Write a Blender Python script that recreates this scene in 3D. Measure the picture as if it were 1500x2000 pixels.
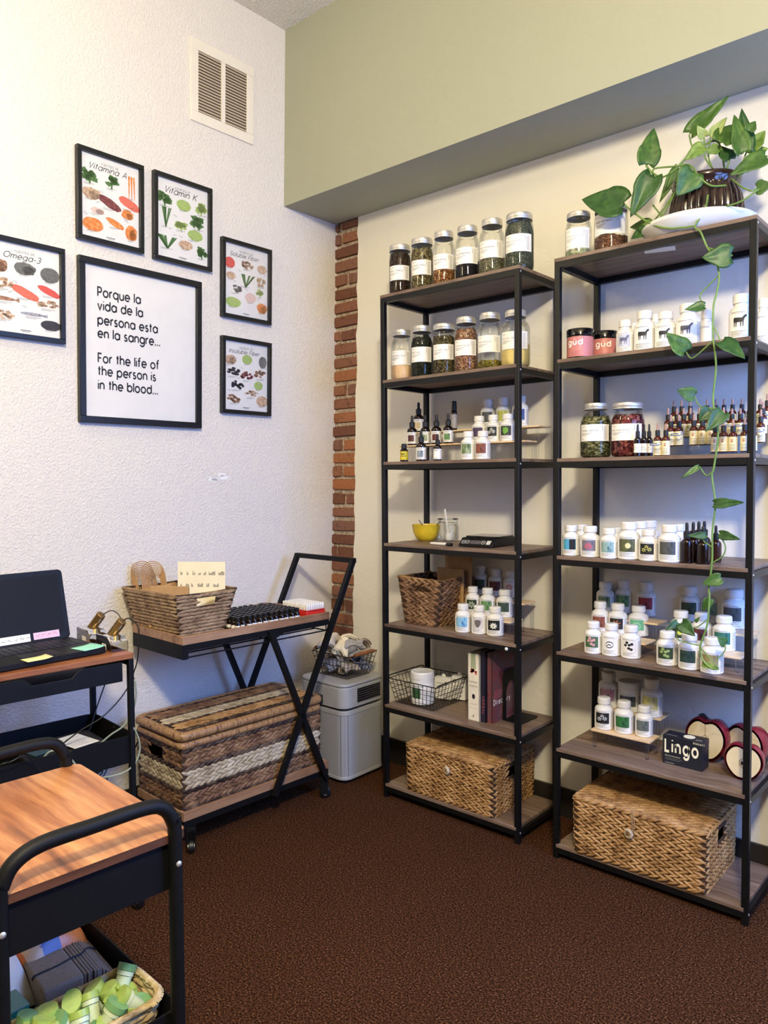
import bpy, math, random
import numpy as np
from math import sin, cos, pi, radians, sqrt, atan2

for _o in list(bpy.data.objects):
    bpy.data.objects.remove(_o)
SC = bpy.context.scene
COL = SC.collection
RND = random.Random(7)

# ------------------------------------------------------------------ camera, light, exposure
cam_data = bpy.data.cameras.new('camera')
cam_data.sensor_fit = 'VERTICAL'
cam_data.sensor_height = 36.0
cam_data.lens = 1477.6 / 2000 * 36.0
cam_data.clip_start = 0.02
cam = bpy.data.objects.new('camera', cam_data)
COL.objects.link(cam)
import mathutils
_R = mathutils.Vector((0.75121408, 0.66002356, -0.00680435))
_U = mathutils.Vector((-0.02208655, 0.03543834, 0.99912777))
_F = mathutils.Vector((-0.65968901, 0.75040857, -0.04119942))
_m = mathutils.Matrix((_R, _U, -_F)).transposed().to_4x4()
_m.translation = (2.6512, -2.6678, 1.3237)
cam.matrix_world = _m
SC.camera = cam

SC.view_settings.view_transform = 'Standard'
SC.view_settings.look = 'None'
SC.view_settings.gamma = 1.0
SC.view_settings.use_curve_mapping = False
SC.view_settings.exposure = 0.3

world = bpy.data.worlds.new('world')
SC.world = world
world.use_nodes = True
world.node_tree.nodes['Background'].inputs[0].default_value = (0.55, 0.68, 1.0, 1)
world.node_tree.nodes['Background'].inputs[1].default_value = 0.6


def light(name, kind, loc, power, color, size=0.1, target=None, size_y=None):
    d = bpy.data.lights.new(name, kind)
    d.energy = power
    d.color = color
    if kind == 'AREA':
        d.shape = 'RECTANGLE' if size_y else 'DISK'
        d.size = size
        if size_y:
            d.size_y = size_y
    else:
        d.shadow_soft_size = size
    o = bpy.data.objects.new(name, d)
    o.location = loc
    if target is not None:
        o.rotation_euler = (mathutils.Vector(target) - mathutils.Vector(loc)).to_track_quat('-Z', 'Y').to_euler()
    COL.objects.link(o)
    return o


light('ceiling_lamp', 'POINT', (2.95, -2.85, 2.85), 285, (1.0, 0.89, 0.65), 0.13)
light('corner_lamp', 'POINT', (0.45, -2.2, 2.55), 14, (1.0, 0.86, 0.55), 0.10)
light('window_daylight', 'AREA', (3.38, -0.85, 1.62), 66, (0.16, 0.35, 1.0), 1.15, (1.2, -0.85, 0.1), 1.2)

# ------------------------------------------------------------------ materials
MATS = {}


def srgb(r, g, b):
    f = lambda c: (c / 255 / 12.92) if c / 255 <= 0.04045 else ((c / 255 + 0.055) / 1.055) ** 2.4
    return (f(r), f(g), f(b), 1)


class NT:
    """small node tree builder around one Principled shader"""
    def __init__(self, name):
        self.m = bpy.data.materials.new(name)
        self.m.use_nodes = True
        self.t = self.m.node_tree
        self.n = self.t.nodes
        self.p = self.n['Principled BSDF']
        self.out = self.n['Material Output']
        self.tc = self.n.new('ShaderNodeTexCoord')

    def link(self, a, b):
        self.t.links.new(a, b)

    def coord(self, kind='Object', scale=(1, 1, 1), rot=(0, 0, 0)):
        mp = self.n.new('ShaderNodeMapping')
        mp.inputs['Scale'].default_value = scale
        mp.inputs['Rotation'].default_value = rot
        self.link(self.tc.outputs[kind], mp.inputs[0])
        return mp.outputs[0]

    def noise(self, vec, scale, detail=3, rough=0.55, dist=0.0):
        x = self.n.new('ShaderNodeTexNoise')
        x.inputs['Scale'].default_value = scale
        x.inputs['Detail'].default_value = detail
        x.inputs['Roughness'].default_value = rough
        x.inputs['Distortion'].default_value = dist
        if vec is not None:
            self.link(vec, x.inputs['Vector'])
        return x

    def voronoi(self, vec, scale, feature='F1', rnd=1.0):
        x = self.n.new('ShaderNodeTexVoronoi')
        x.feature = feature
        x.inputs['Scale'].default_value = scale
        x.inputs['Randomness'].default_value = rnd
        self.link(vec, x.inputs['Vector'])
        return x

    def ramp(self, fac, stops, const=False):
        r = self.n.new('ShaderNodeValToRGB')
        if const:
            r.color_ramp.interpolation = 'CONSTANT'
        e = r.color_ramp.elements
        while len(e) < len(stops):
            e.new(0.5)
        for k, (p, c) in zip(e, stops):
            k.position = p
            k.color = c
        self.link(fac, r.inputs[0])
        return r.outputs[0]

    def bump(self, height, strength, dist=0.002):
        b = self.n.new('ShaderNodeBump')
        b.inputs['Strength'].default_value = strength
        b.inputs['Distance'].default_value = dist
        self.link(height, b.inputs['Height'])
        if self.p.inputs['Normal'].links:
            self.link(self.p.inputs['Normal'].links[0].from_socket, b.inputs['Normal'])
        self.link(b.outputs[0], self.p.inputs['Normal'])

    def set(self, color=None, rough=0.5, metal=0.0, spec=None):
        if color is not None:
            if hasattr(color, 'default_value'):
                self.link(color, self.p.inputs['Base Color'])
            else:
                self.p.inputs['Base Color'].default_value = color
        self.p.inputs['Roughness'].default_value = rough
        self.p.inputs['Metallic'].default_value = metal
        if spec is not None:
            self.p.inputs['Specular IOR Level'].default_value = spec
        return self


def plain(name, c, rough=0.5, metal=0.0, var=0.06, scale=12, bump=0.0, bscale=200, bdist=0.001, spec=None):
    """one colour with a little noise variation and optional fine relief"""
    if name in MATS:
        return MATS[name]
    t = NT(name)
    v = t.coord()
    n = t.noise(v, scale, 3)
    c = tuple(c)
    lo = tuple(max(0, x * (1 - var * 2)) for x in c[:3]) + (1,)
    hi = tuple(min(1, x * (1 + var * 2)) for x in c[:3]) + (1,)
    t.set(t.ramp(n.outputs[0], [(0.3, lo), (0.7, hi)]), rough, metal, spec)
    if bump:
        b = t.noise(v, bscale, 2)
        t.bump(b.outputs[0], bump, bdist)
    MATS[name] = t.m
    return t.m


def blotch(name, cols, scale=40, rough=0.6, bump=0.0, bdist=0.002, vor=False, spec=None, aniso=(1, 1, 1)):
    """several colours in noise or cell patches"""
    if name in MATS:
        return MATS[name]
    t = NT(name)
    v = t.coord(scale=aniso)
    if vor:
        x = t.voronoi(v, scale)
        sep = t.n.new('ShaderNodeSeparateColor')
        t.link(x.outputs['Color'], sep.inputs[0])
        fac = sep.outputs[0]
        k = len(cols)
        stops = [(i / k, c) for i, c in enumerate(cols)]
        colr = t.ramp(fac, stops, True)
        hb = x.outputs['Distance']
    else:
        x = t.noise(v, scale, 4, 0.6, 0.6)
        k = len(cols)
        stops = [(0.32 + 0.36 * i / max(1, k - 1), c) for i, c in enumerate(cols)]
        colr = t.ramp(x.outputs[0], stops)
        hb = x.outputs[0]
    t.set(colr, rough, 0, spec)
    if bump:
        t.bump(hb, bump, bdist)
    MATS[name] = t.m
    return t.m


def wood(name, dark, mid, light_, along='x', scale=1.0, rough=0.45, swirl=0.6):
    if name in MATS:
        return MATS[name]
    t = NT(name)
    s = {'x': (1.2, 14, 14), 'y': (14, 1.2, 14), 'z': (14, 14, 1.2)}[along]
    v = t.coord(scale=tuple(k * scale for k in s))
    warp = t.noise(t.coord(scale=(3 * scale, 3 * scale, 3 * scale)), 1.0, 2)
    add = t.n.new('ShaderNodeVectorMath')
    add.operation = 'MULTIPLY_ADD'
    add.inputs[1].default_value = (swirl, swirl * 3, swirl)
    t.link(warp.outputs['Color'], add.inputs[0])
    t.link(v, add.inputs[2])
    n1 = t.noise(add.outputs[0], 1.6, 6, 0.62, 0.3)
    n2 = t.noise(add.outputs[0], 7.0, 3, 0.6)
    mix = t.n.new('ShaderNodeMath')
    mix.operation = 'MULTIPLY_ADD'
    mix.inputs[1].default_value = 0.28
    t.link(n2.outputs[0], mix.inputs[0])
    t.link(n1.outputs[0], mix.inputs[2])
    c = t.ramp(mix.outputs[0], [(0.42, dark), (0.60, mid), (0.82, light_)])
    t.set(c, rough)
    t.bump(n2.outputs[0], 0.12, 0.0006)
    MATS[name] = t.m
    return t.m


def thin_glass(name, tint=(0.97, 0.985, 0.98, 1), rough=0.02, refl=1.0):
    if name in MATS:
        return MATS[name]
    m = bpy.data.materials.new(name)
    m.use_nodes = True
    t = m.node_tree
    t.nodes.remove(t.nodes['Principled BSDF'])
    out = t.nodes['Material Output']
    tr = t.nodes.new('ShaderNodeBsdfTransparent')
    tr.inputs[0].default_value = tint
    gl = t.nodes.new('ShaderNodeBsdfGlossy')
    gl.inputs['Roughness'].default_value = rough
    lw = t.nodes.new('ShaderNodeLayerWeight')
    lw.inputs[0].default_value = 0.35
    ml = t.nodes.new('ShaderNodeMath')
    ml.operation = 'MULTIPLY'
    ml.inputs[1].default_value = 0.55 * refl
    mx = t.nodes.new('ShaderNodeMixShader')
    t.links.new(lw.outputs['Fresnel'], ml.inputs[0])
    t.links.new(ml.outputs[0], mx.inputs[0])
    t.links.new(tr.outputs[0], mx.inputs[1])
    t.links.new(gl.outputs[0], mx.inputs[2])
    t.links.new(mx.outputs[0], out.inputs[0])
    MATS[name] = m
    return m


def wall_paint(name, c, bscale, strength, dist, rough=0.75, big=0.0):
    t = NT(name)
    v = t.coord()
    n = t.noise(v, 2.0, 3)
    lo = tuple(x * 0.97 for x in c[:3]) + (1,)
    t.set(t.ramp(n.outputs[0], [(0.3, lo), (0.7, c)]), rough, 0, 0.25)
    a = t.noise(v, bscale, 2, 0.5, 0.4)
    t.bump(t.ramp(a.outputs[0], [(0.38, (0, 0, 0, 1)), (0.66, (1, 1, 1, 1))]), strength, dist)
    if big:
        b = t.noise(v, 9, 4, 0.6, 1.0)
        t.bump(b.outputs[0], big, 0.02)
    return t.m


WHITE_L = wall_paint('orange_peel_white', srgb(230, 223, 214), 115, 0.6, 0.0022)
WHITE_B = wall_paint('trowelled_white', srgb(226, 220, 206), 60, 0.12, 0.002, big=0.16)
GREEN_P = wall_paint('sage_paint', srgb(166, 167, 147), 70, 0.18, 0.002)
CEIL_P = wall_paint('popcorn_white', srgb(240, 234, 222), 130, 0.9, 0.004)

t = NT('brown_carpet')
_v = t.coord()
_a = t.noise(_v, 190, 2, 0.75)
_b = t.noise(_v, 3.0, 3)
_c = t.ramp(_a.outputs[0], [(0.37, srgb(18, 8, 3)), (0.48, srgb(60, 35, 20)), (0.59, srgb(88, 55, 35)), (0.70, srgb(144, 104, 75))])
_mx = t.n.new('ShaderNodeMix')
_mx.data_type = 'RGBA'
_mx.blend_type = 'MULTIPLY'
_mx.inputs[0].default_value = 0.5
t.link(_c, _mx.inputs[6])
t.link(t.ramp(_b.outputs[0], [(0.3, (0.8, 0.78, 0.76, 1)), (0.7, (1, 1, 1, 1))]), _mx.inputs[7])
t.set(_mx.outputs[2], 0.95, 0, 0.05)
t.bump(_a.outputs[0], 0.9, 0.006)
CARPET = t.m

t = NT('brick_red')
_v = t.coord()
_oi = t.n.new('ShaderNodeObjectInfo')
_a = t.noise(_v, 55, 5, 0.7)
_base = t.ramp(_oi.outputs['Random'], [(0.0, srgb(112, 76, 62)), (0.35, srgb(136, 94, 76)), (0.6, srgb(128, 94, 82)), (1.0, srgb(164, 108, 74))])
_mx = t.n.new('ShaderNodeMix')
_mx.data_type = 'RGBA'
_mx.blend_type = 'MULTIPLY'
_mx.inputs[0].default_value = 0.8
t.link(_base, _mx.inputs[6])
t.link(t.ramp(_a.outputs[0], [(0.32, (0.42, 0.38, 0.36, 1)), (0.46, (0.95, 0.93, 0.9, 1)), (0.75, (1, 1, 1, 1))]), _mx.inputs[7])
t.set(_mx.outputs[2], 0.9, 0, 0.1)
t.bump(_a.outputs[0], 0.6, 0.004)
BRICK = t.m
MORTAR = blotch('mortar', [srgb(120, 100, 84), srgb(170, 152, 130), srgb(196, 184, 164)], 60, 0.95, 0.7, 0.004)

BLACK = plain('black_metal', srgb(9, 9, 10), 0.58, 0.0, 0.1, 30, 0.1, 300, 0.0004, spec=0.25)
BLACK_SH = plain('shelf_metal', srgb(15, 15, 16), 0.42, 0.0, 0.1, 30, spec=0.3)
BLACKPL = plain('black_plastic', srgb(13, 13, 15), 0.5, 0.0, 0.1, 30, 0.25, 500, 0.0004, spec=0.3)
GLOSSBLK = plain('gloss_black', srgb(9, 9, 11), 0.12, 0.0, 0.1)
OAK = wood('weathered_oak', srgb(74, 57, 46), srgb(112, 91, 76), srgb(142, 121, 104), 'x', 1.0)
WALNUT = wood('acacia_top', srgb(74, 38, 18), srgb(156, 96, 54), srgb(204, 146, 92), 'x', 0.9, 0.36, 0.35)
PINE = wood('pine_rim', srgb(112, 78, 52), srgb(150, 112, 82), srgb(176, 140, 108), 'y', 1.0)
BIRCH = wood('birch_step', srgb(196, 160, 118), srgb(222, 192, 150), srgb(236, 212, 176), 'x', 1.5)
PAPER = plain('white_paper', srgb(238, 235, 230), 0.7, 0, 0.01)
WPLAST = plain('white_plastic', srgb(224, 221, 215), 0.32, 0, 0.01)
INK = plain('black_ink', srgb(28, 28, 32), 0.6, 0, 0.02)
GREYINK = plain('grey_ink', srgb(120, 118, 118), 0.7, 0, 0.02)
LIDM = plain('lid_metal', srgb(206, 203, 196), 0.42, 0.7, 0.03)
CHROME = plain('wire_metal', srgb(120, 116, 110), 0.3, 0.9, 0.05)
GLASS = thin_glass('jar_glass')
ACRYL = thin_glass('clear_acrylic', (0.98, 0.985, 0.985, 1), 0.03, 0.7)
PANE = thin_glass('picture_glass', (0.985, 0.985, 0.985, 1), 0.01, 0.35)
AMBER = plain('dark_amber_glass', srgb(26, 14, 10), 0.08, 0, 0.1)
RUBBER = plain('black_rubber', srgb(16, 16, 17), 0.45, 0, 0.05)
CREAM = plain('cream_label', srgb(226, 214, 172), 0.6, 0, 0.02)
KRAFT = plain('kraft_paper', srgb(176, 138, 92), 0.8, 0, 0.05, 30)
BRASS = plain('brass', srgb(168, 134, 82), 0.3, 0.9, 0.08)


# ------------------------------------------------------------------ geometry helpers
class G:
    def __init__(self):
        self.v = []
        self.f = []

    def add(self, verts, faces):
        o = len(self.v)
        self.v.extend([tuple(map(float, p)) for p in verts])
        self.f.extend([tuple(i + o for i in f) for f in faces])
        return self

    def box(self, x0, x1, y0, y1, z0, z1):
        v = [(x0, y0, z0), (x1, y0, z0), (x1, y1, z0), (x0, y1, z0), (x0, y0, z1), (x1, y0, z1), (x1, y1, z1), (x0, y1, z1)]
        return self.add(v, [(3, 2, 1, 0), (4, 5, 6, 7), (0, 1, 5, 4), (1, 2, 6, 5), (2, 3, 7, 6), (3, 0, 4, 7)])

    def cbox(self, cx, cy, cz, sx, sy, sz):
        return self.box(cx - sx / 2, cx + sx / 2, cy - sy / 2, cy + sy / 2, cz - sz / 2, cz + sz / 2)

    def bar(self, p, q, w, h=None, up=(0, 0, 1)):
        """rectangular bar from p to q"""
        h = h or w
        p = np.array(p, float)
        q = np.array(q, float)
        d = (q - p) / np.linalg.norm(q - p)
        u = np.array(up, float)
        if abs(d @ u) > 0.98:
            u = np.array((0, 1, 0.))
        s = np.cross(d, u)
        s /= np.linalg.norm(s)
        u = np.cross(s, d)
        v = []
        for c in (p, q):
            for a, b in ((-1, -1), (1, -1), (1, 1), (-1, 1)):
                v.append(c + s * a * w / 2 + u * b * h / 2)
        return self.add(v, [(0, 1, 2, 3), (7, 6, 5, 4), (0, 4, 5, 1), (1, 5, 6, 2), (2, 6, 7, 3), (3, 7, 4, 0)])

    def tube(self, pts, r, n=8, smooth=0, close=False, cap=True):
        P = [np.array(p, float) for p in pts]
        if smooth:
            P = spline(P, smooth, close)
        k = len(P)
        rr = r if hasattr(r, '__len__') else [r] * k
        if len(rr) != k:
            rr = list(np.interp(np.linspace(0, 1, k), np.linspace(0, 1, len(rr)), rr))
        vs = []
        prev = None
        for i in range(k):
            if close:
                d = P[(i + 1) % k] - P[i - 1]
            else:
                d = P[min(i + 1, k - 1)] - P[max(i - 1, 0)]
            d = d / (np.linalg.norm(d) + 1e-12)
            if prev is None:
                a = np.array((0, 0, 1.)) if abs(d[2]) < 0.9 else np.array((1., 0, 0))
                s = np.cross(d, a)
            else:
                s = prev - d * (prev @ d)
            s /= np.linalg.norm(s) + 1e-12
            prev = s
            u = np.cross(d, s)
            for j in range(n):
                t = 2 * pi * j / n
                vs.append(P[i] + (s * cos(t) + u * sin(t)) * rr[i])
        fs = []
        for i in range(k if close else k - 1):
            a = i * n
            b = ((i + 1) % k) * n
            for j in range(n):
                fs.append((a + j, a + (j + 1) % n, b + (j + 1) % n, b + j))
        if cap and not close:
            fs.append(tuple(range(n - 1, -1, -1)))
            fs.append(tuple(range((k - 1) * n, k * n)))
        return self.add(vs, fs)

    def lathe(self, prof, n=24, c=(0, 0, 0), ribs=0.0, ends=True):
        vs = []
        for r, z in prof:
            for j in range(n):
                t = 2 * pi * j / n
                k = 1 - ribs * (j % 2)
                vs.append((c[0] + r * k * cos(t), c[1] + r * k * sin(t), c[2] + z))
        fs = []
        m = len(prof)
        for i in range(m - 1):
            for j in range(n):
                fs.append((i * n + j, i * n + (j + 1) % n, (i + 1) * n + (j + 1) % n, (i + 1) * n + j))
        if ends:
            fs.append(tuple(range(n - 1, -1, -1)))
            fs.append(tuple(range((m - 1) * n, m * n)))
        return self.add(vs, fs)

    def prism(self, poly, z0, z1):
        n = len(poly)
        v = [(x, y, z0) for x, y in poly] + [(x, y, z1) for x, y in poly]
        f = [tuple(range(n - 1, -1, -1)), tuple(range(n, 2 * n))]
        f += [(i, (i + 1) % n, n + (i + 1) % n, n + i) for i in range(n)]
        return self.add(v, f)

    def grid(self, fn, nu, nv):
        """fn(u,v)->point, u,v in 0..1"""
        v = [fn(i / nu, j / nv) for j in range(nv + 1) for i in range(nu + 1)]
        w = nu + 1
        return self.add(v, [(j * w + i, j * w + i + 1, (j + 1) * w + i + 1, (j + 1) * w + i) for j in range(nv) for i in range(nu)])

    def merge(self, g, fn=None):
        return self.add([fn(p) for p in g.v] if fn else g.v, g.f)

    def mapped(self, fn):
        self.v = [tuple(fn(p)) for p in self.v]
        return self


def spline(P, sub, close=False):
    k = len(P)
    out = []
    rng = range(k) if close else range(k - 1)
    for i in rng:
        p0 = P[(i - 1) % k] if close or i > 0 else 2 * P[0] - P[1]
        p1 = P[i]
        p2 = P[(i + 1) % k]
        p3 = P[(i + 2) % k] if close or i + 2 < k else 2 * P[k - 1] - P[k - 2]
        for j in range(sub):
            t = j / sub
            out.append(0.5 * ((2 * p1) + (-p0 + p2) * t + (2 * p0 - 5 * p1 + 4 * p2 - p3) * t * t + (-p0 + 3 * p1 - 3 * p2 + p3) * t ** 3))
    if not close:
        out.append(P[-1])
    return out


def rrect(w, d, r, n=5, cx=0, cy=0):
    p = []
    for sx, sy, a0 in ((1, 1, 0), (-1, 1, 90), (-1, -1, 180), (1, -1, 270)):
        for i in range(n + 1):
            a = radians(a0 + 90 * i / n)
            p.append((cx + sx * (w / 2 - r) + r * cos(a), cy + sy * (d / 2 - r) + r * sin(a)))
    return p


def mesh(name, g, mat=None, ang=35):
    me = bpy.data.meshes.new(name)
    me.from_pydata(g.v, [], g.f)
    if mat:
        me.materials.append(mat)
    if ang:
        me.shade_smooth()
        me.set_sharp_from_angle(angle=radians(ang))
    return me


def put(name, me, parent=None, loc=(0, 0, 0), rot=(0, 0, 0), mat=None):
    o = bpy.data.objects.new(name, me)
    COL.objects.link(o)
    o.location = loc
    o.rotation_euler = rot
    if parent:
        o.parent = parent
    if mat:
        o.material_slots[0].link = 'OBJECT'
        o.material_slots[0].material = mat
    return o


def obj(name, g, mat, parent=None, loc=(0, 0, 0), rot=(0, 0, 0), bevel=0, ang=35, solid=0, kind=None, label=None):
    o = put(name, mesh(name, g, mat, ang), parent, loc, rot)
    if solid:
        md = o.modifiers.new('solid', 'SOLIDIFY')
        md.thickness = solid
        md.offset = 0
    if bevel:
        md = o.modifiers.new('bevel', 'BEVEL')
        md.width = bevel
        md.segments = 2
        md.limit_method = 'ANGLE'
    if kind:
        o['kind'] = kind
    if label:
        o['label'] = label
    return o


def thing(name, label, cat, loc=(0, 0, 0), rotz=0.0, group=None, rot=None, scale=None):
    o = bpy.data.objects.new(name, None)
    COL.objects.link(o)
    o.empty_display_size = 0.02
    o.location = loc
    o.rotation_euler = rot or (0, 0, rotz)
    if scale:
        o.scale = scale
    o['label'] = label
    o['category'] = cat
    if group:
        o['group'] = group
    return o


def struct(name, g, mat, **k):
    o = obj(name, g, mat, **k)
    o['kind'] = 'structure'
    return o


def tag(o, label, cat, group=None):
    o['label'] = label
    o['category'] = cat
    if group:
        o['group'] = group
    return o


# ------------------------------------------------------------------ a stroke alphabet for every piece of writing
def arc(cx, cy, r, a0, a1, ry=None, n=None):
    n = n or max(4, int(abs(a1 - a0) / 20))
    ry = r if ry is None else ry
    return [(cx + r * cos(radians(a0 + (a1 - a0) * i / n)), cy + ry * sin(radians(a0 + (a1 - a0) * i / n))) for i in range(n + 1)]


O_ = arc(.5, .5, .5, 0, 360)
GL = {
    'a': (1, [O_, [(1, 1), (1, 0)]]), 'b': (1, [O_, [(0, 1.5), (0, 0)]]), 'c': (.86, [arc(.5, .5, .5, 45, 315)]),
    'd': (1, [O_, [(1, 1.5), (1, 0)]]), 'e': (1, [[(0, .5), (1, .5)] + arc(.5, .5, .5, 0, 318)]),
    'f': (.5, [[(.2, 0), (.2, 1.15)] + arc(.5, 1.2, .3, 180, 80), [(-.05, 1), (.5, 1)]]),
    'g': (1, [O_, [(1, 1), (1, 0)] + arc(.5, -.02, .5, 0, -150)]), 'h': (.82, [[(0, 1.5), (0, 0)], arc(.41, .58, .41, 180, 0) + [(.82, 0)]]),
    'i': (0, [[(0, 1), (0, 0)], [(0, 1.32), (0, 1.45)]]), 'j': (.2, [[(.2, 1), (.2, -.2)] + arc(0, -.2, .2, 0, -110), [(.2, 1.32), (.2, 1.45)]]),
    'k': (.75, [[(0, 1.5), (0, 0)], [(.7, 1), (.02, .42)], [(.25, .6), (.75, 0)]]), 'l': (0, [[(0, 1.5), (0, 0)]]),
    'm': (1.3, [[(0, 1), (0, 0)], arc(.325, .62, .325, 180, 0) + [(.65, 0)], arc(.975, .62, .325, 180, 0) + [(1.3, 0)]]),
    'n': (.82, [[(0, 1), (0, 0)], arc(.41, .58, .41, 180, 0) + [(.82, 0)]]), 'o': (1, [O_]),
    'p': (1, [O_, [(0, 1), (0, -.5)]]), 'q': (1, [O_, [(1, 1), (1, -.5)]]), 'r': (.42, [[(0, 1), (0, 0)], arc(.42, .58, .42, 180, 80)]),
    's': (.6, [arc(.31, .735, .25, 40, 200) + arc(.3, .74, .26, 235, 270) + arc(.31, .24, .27, 80, -60) + arc(.3, .26, .27, -90, -160)]),
    't': (.45, [[(.22, 1.4), (.22, 0)], [(-.03, 1), (.48, 1)]]), 'u': (.82, [[(0, 1)] + arc(.41, .42, .41, 180, 360) + [(.82, 1)], [(.82, .42), (.82, 0)]]),
    'v': (.84, [[(0, 1), (.42, 0), (.84, 1)]]), 'w': (1.3, [[(0, 1), (.33, 0), (.65, .9), (.97, 0), (1.3, 1)]]),
    'x': (.8, [[(0, 1), (.8, 0)], [(.8, 1), (0, 0)]]), 'y': (.84, [[(0, 1), (.42, 0)], [(.84, 1), (.25, -.5)]]), 'z': (.75, [[(0, 1), (.72, 1), (0, 0), (.75, 0)]]),
    'A': (1.1, [[(0, 0), (.55, 1.45), (1.1, 0)], [(.2, .48), (.9, .48)]]), 'B': (.8, [[(0, .75), (0, 1.45), (.4, 1.45)] + arc(.4, 1.1, .35, 90, -90) + [(0, .75)], [(0, .75), (.4, .75)] + arc(.42, .375, .38, 90, -90) + [(0, 0), (0, .75)]]),
    'C': (1.1, [arc(.72, .725, .72, 48, 312)]), 'D': (1.1, [[(0, 0), (0, 1.45), (.4, 1.45)] + arc(.4, .725, .7, 90, -90, .725) + [(0, 0)]]),
    'E': (.75, [[(.75, 1.45), (0, 1.45), (0, 0), (.75, 0)], [(0, .73), (.68, .73)]]), 'F': (.7, [[(.72, 1.45), (0, 1.45), (0, 0)], [(0, .72), (.62, .72)]]),
    'G': (1.3, [arc(.72, .725, .72, 48, 350) + [(1.42, .68), (.85, .68)]]), 'H': (1, [[(0, 0), (0, 1.45)], [(1, 0), (1, 1.45)], [(0, .73), (1, .73)]]),
    'I': (0, [[(0, 0), (0, 1.45)]]), 'J': (.6, [[(.6, 1.45), (.6, .3)] + arc(.3, .3, .3, 0, -170)]), 'K': (.95, [[(0, 0), (0, 1.45)], [(.9, 1.45), (0, .6)], [(.3, .85), (.95, 0)]]),
    'L': (.7, [[(0, 1.45), (0, 0), (.72, 0)]]), 'M': (1.3, [[(0, 0), (.1, 1.45), (.65, .3), (1.2, 1.45), (1.3, 0)]]), 'N': (1.05, [[(0, 0), (0, 1.45), (1.05, 0), (1.05, 1.45)]]),
    'O': (1.44, [arc(.72, .725, .72, 0, 360)]), 'P': (.8, [[(0, 0), (0, 1.45), (.4, 1.45)] + arc(.4, 1.05, .4, 90, -90) + [(0, .65)]]),
    'Q': (1.44, [arc(.72, .725, .72, 0, 360), [(.85, .4), (1.35, -.1)]]), 'R': (.85, [[(0, 0), (0, 1.45), (.4, 1.45)] + arc(.4, 1.05, .4, 90, -90) + [(0, .65)], [(.4, .65), (.85, 0)]]),
    'S': (.8, [arc(.42, 1.07, .38, 40, 270) + arc(.4, .37, .38, 90, -150)]), 'T': (.85, [[(.42, 0), (.42, 1.45)], [(0, 1.45), (.85, 1.45)]]),
    'U': (.95, [[(0, 1.45)] + arc(.475, .475, .475, 180, 360) + [(.95, 1.45)]]), 'V': (1.05, [[(0, 1.45), (.52, 0), (1.05, 1.45)]]), 'W': (1.6, [[(0, 1.45), (.4, 0), (.8, 1.3), (1.2, 0), (1.6, 1.45)]]),
    'X': (.95, [[(0, 1.45), (.95, 0)], [(.95, 1.45), (0, 0)]]), 'Y': (.95, [[(0, 1.45), (.47, .7), (.95, 1.45)], [(.47, .7), (.47, 0)]]), 'Z': (.9, [[(0, 1.45), (.85, 1.45), (0, 0), (.9, 0)]]),
    '3': (.8, [arc(.36, 1.08, .37, 150, -90) + arc(.36, .36, .4, 90, -150)]), '.': (.12, [[(-.07, .06), (.17, .06)]]), '-': (.5, [[(0, .5), (.5, .5)]]), ' ': (.60, []),
    "'": (0, [[(0, 1.5), (0, 1.2)]]),
}


def ribbon(g, pts, w):
    pts = [p for i, p in enumerate(pts) if i == 0 or abs(p[0] - pts[i - 1][0]) + abs(p[1] - pts[i - 1][1]) > 1e-7]
    P = np.array(pts, float)
    k = len(P)
    closed = np.linalg.norm(P[0] - P[-1]) < 1e-6
    L, Rr = [], []
    for i in range(k):
        a = P[i] - P[i - 1] if i > 0 else (P[0] - P[-2] if closed else P[1] - P[0])
        b = P[i + 1] - P[i] if i < k - 1 else (P[1] - P[0] if closed else P[-1] - P[-2])
        a = a / (np.linalg.norm(a) + 1e-9)
        b = b / (np.linalg.norm(b) + 1e-9)
        n = np.array((-(a[1] + b[1]), a[0] + b[0]))
        ln = np.linalg.norm(n)
        n = n / ln if ln > 1e-6 else np.array((-b[1], b[0]))
        m = 1 / max(.5, n @ np.array((-b[1], b[0])))
        L.append(P[i] + n * w / 2 * m)
        Rr.append(P[i] - n * w / 2 * m)
    v = [(p[0], 0, p[1]) for p in L] + [(p[0], 0, p[1]) for p in Rr]
    g.add(v, [(k + i, k + i + 1, i + 1, i) for i in range(k - 1)])


def text(s, xh=.02, weight=.2, gap=.34, shear=0.0, center=False, width=None, xs=1.0):
    """flat writing in the local XZ plane, facing -Y"""
    g = G()
    x = 0
    for ch in s:
        if ch == 'ü':
            adv, st = GL['u']
            st = st + [[(.2, 1.35), (.2, 1.45)], [(.62, 1.35), (.62, 1.45)]]
        else:
            adv, st = GL[ch]
        for p in st:
            ribbon(g, [(x + a, b) for a, b in p], weight)
        x += adv + gap + (weight if ch not in ' ' else 0)
    tot = x - gap
    if width and xs != 1.0:
        xs = width / tot / xh
    elif width:
        xh = width / tot
    ox = tot / 2 if center else 0
    g.mapped(lambda p: ((p[0] - ox + shear * p[2]) * xh * xs, 0, p[2] * xh))
    return g


def refine(g, lim):
    """cut wide faces into narrow triangles so that they follow a curve"""
    todo, out = [], []
    for f in g.f:
        todo += [(g.v[f[0]], g.v[f[i]], g.v[f[i + 1]]) for i in range(1, len(f) - 1)]
    while todo:
        t = todo.pop()
        e = [abs(t[i][0] - t[(i + 1) % 3][0]) for i in range(3)]
        i = e.index(max(e))
        if e[i] <= lim:
            out.append(t)
            continue
        a, b, c_ = t[i], t[(i + 1) % 3], t[(i + 2) % 3]
        m = tuple((p + q) / 2 for p, q in zip(a, b))
        todo += [(a, m, c_), (m, b, c_)]
    g.v, g.f = [], []
    for t in out:
        g.add(t, [(0, 1, 2)])


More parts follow.
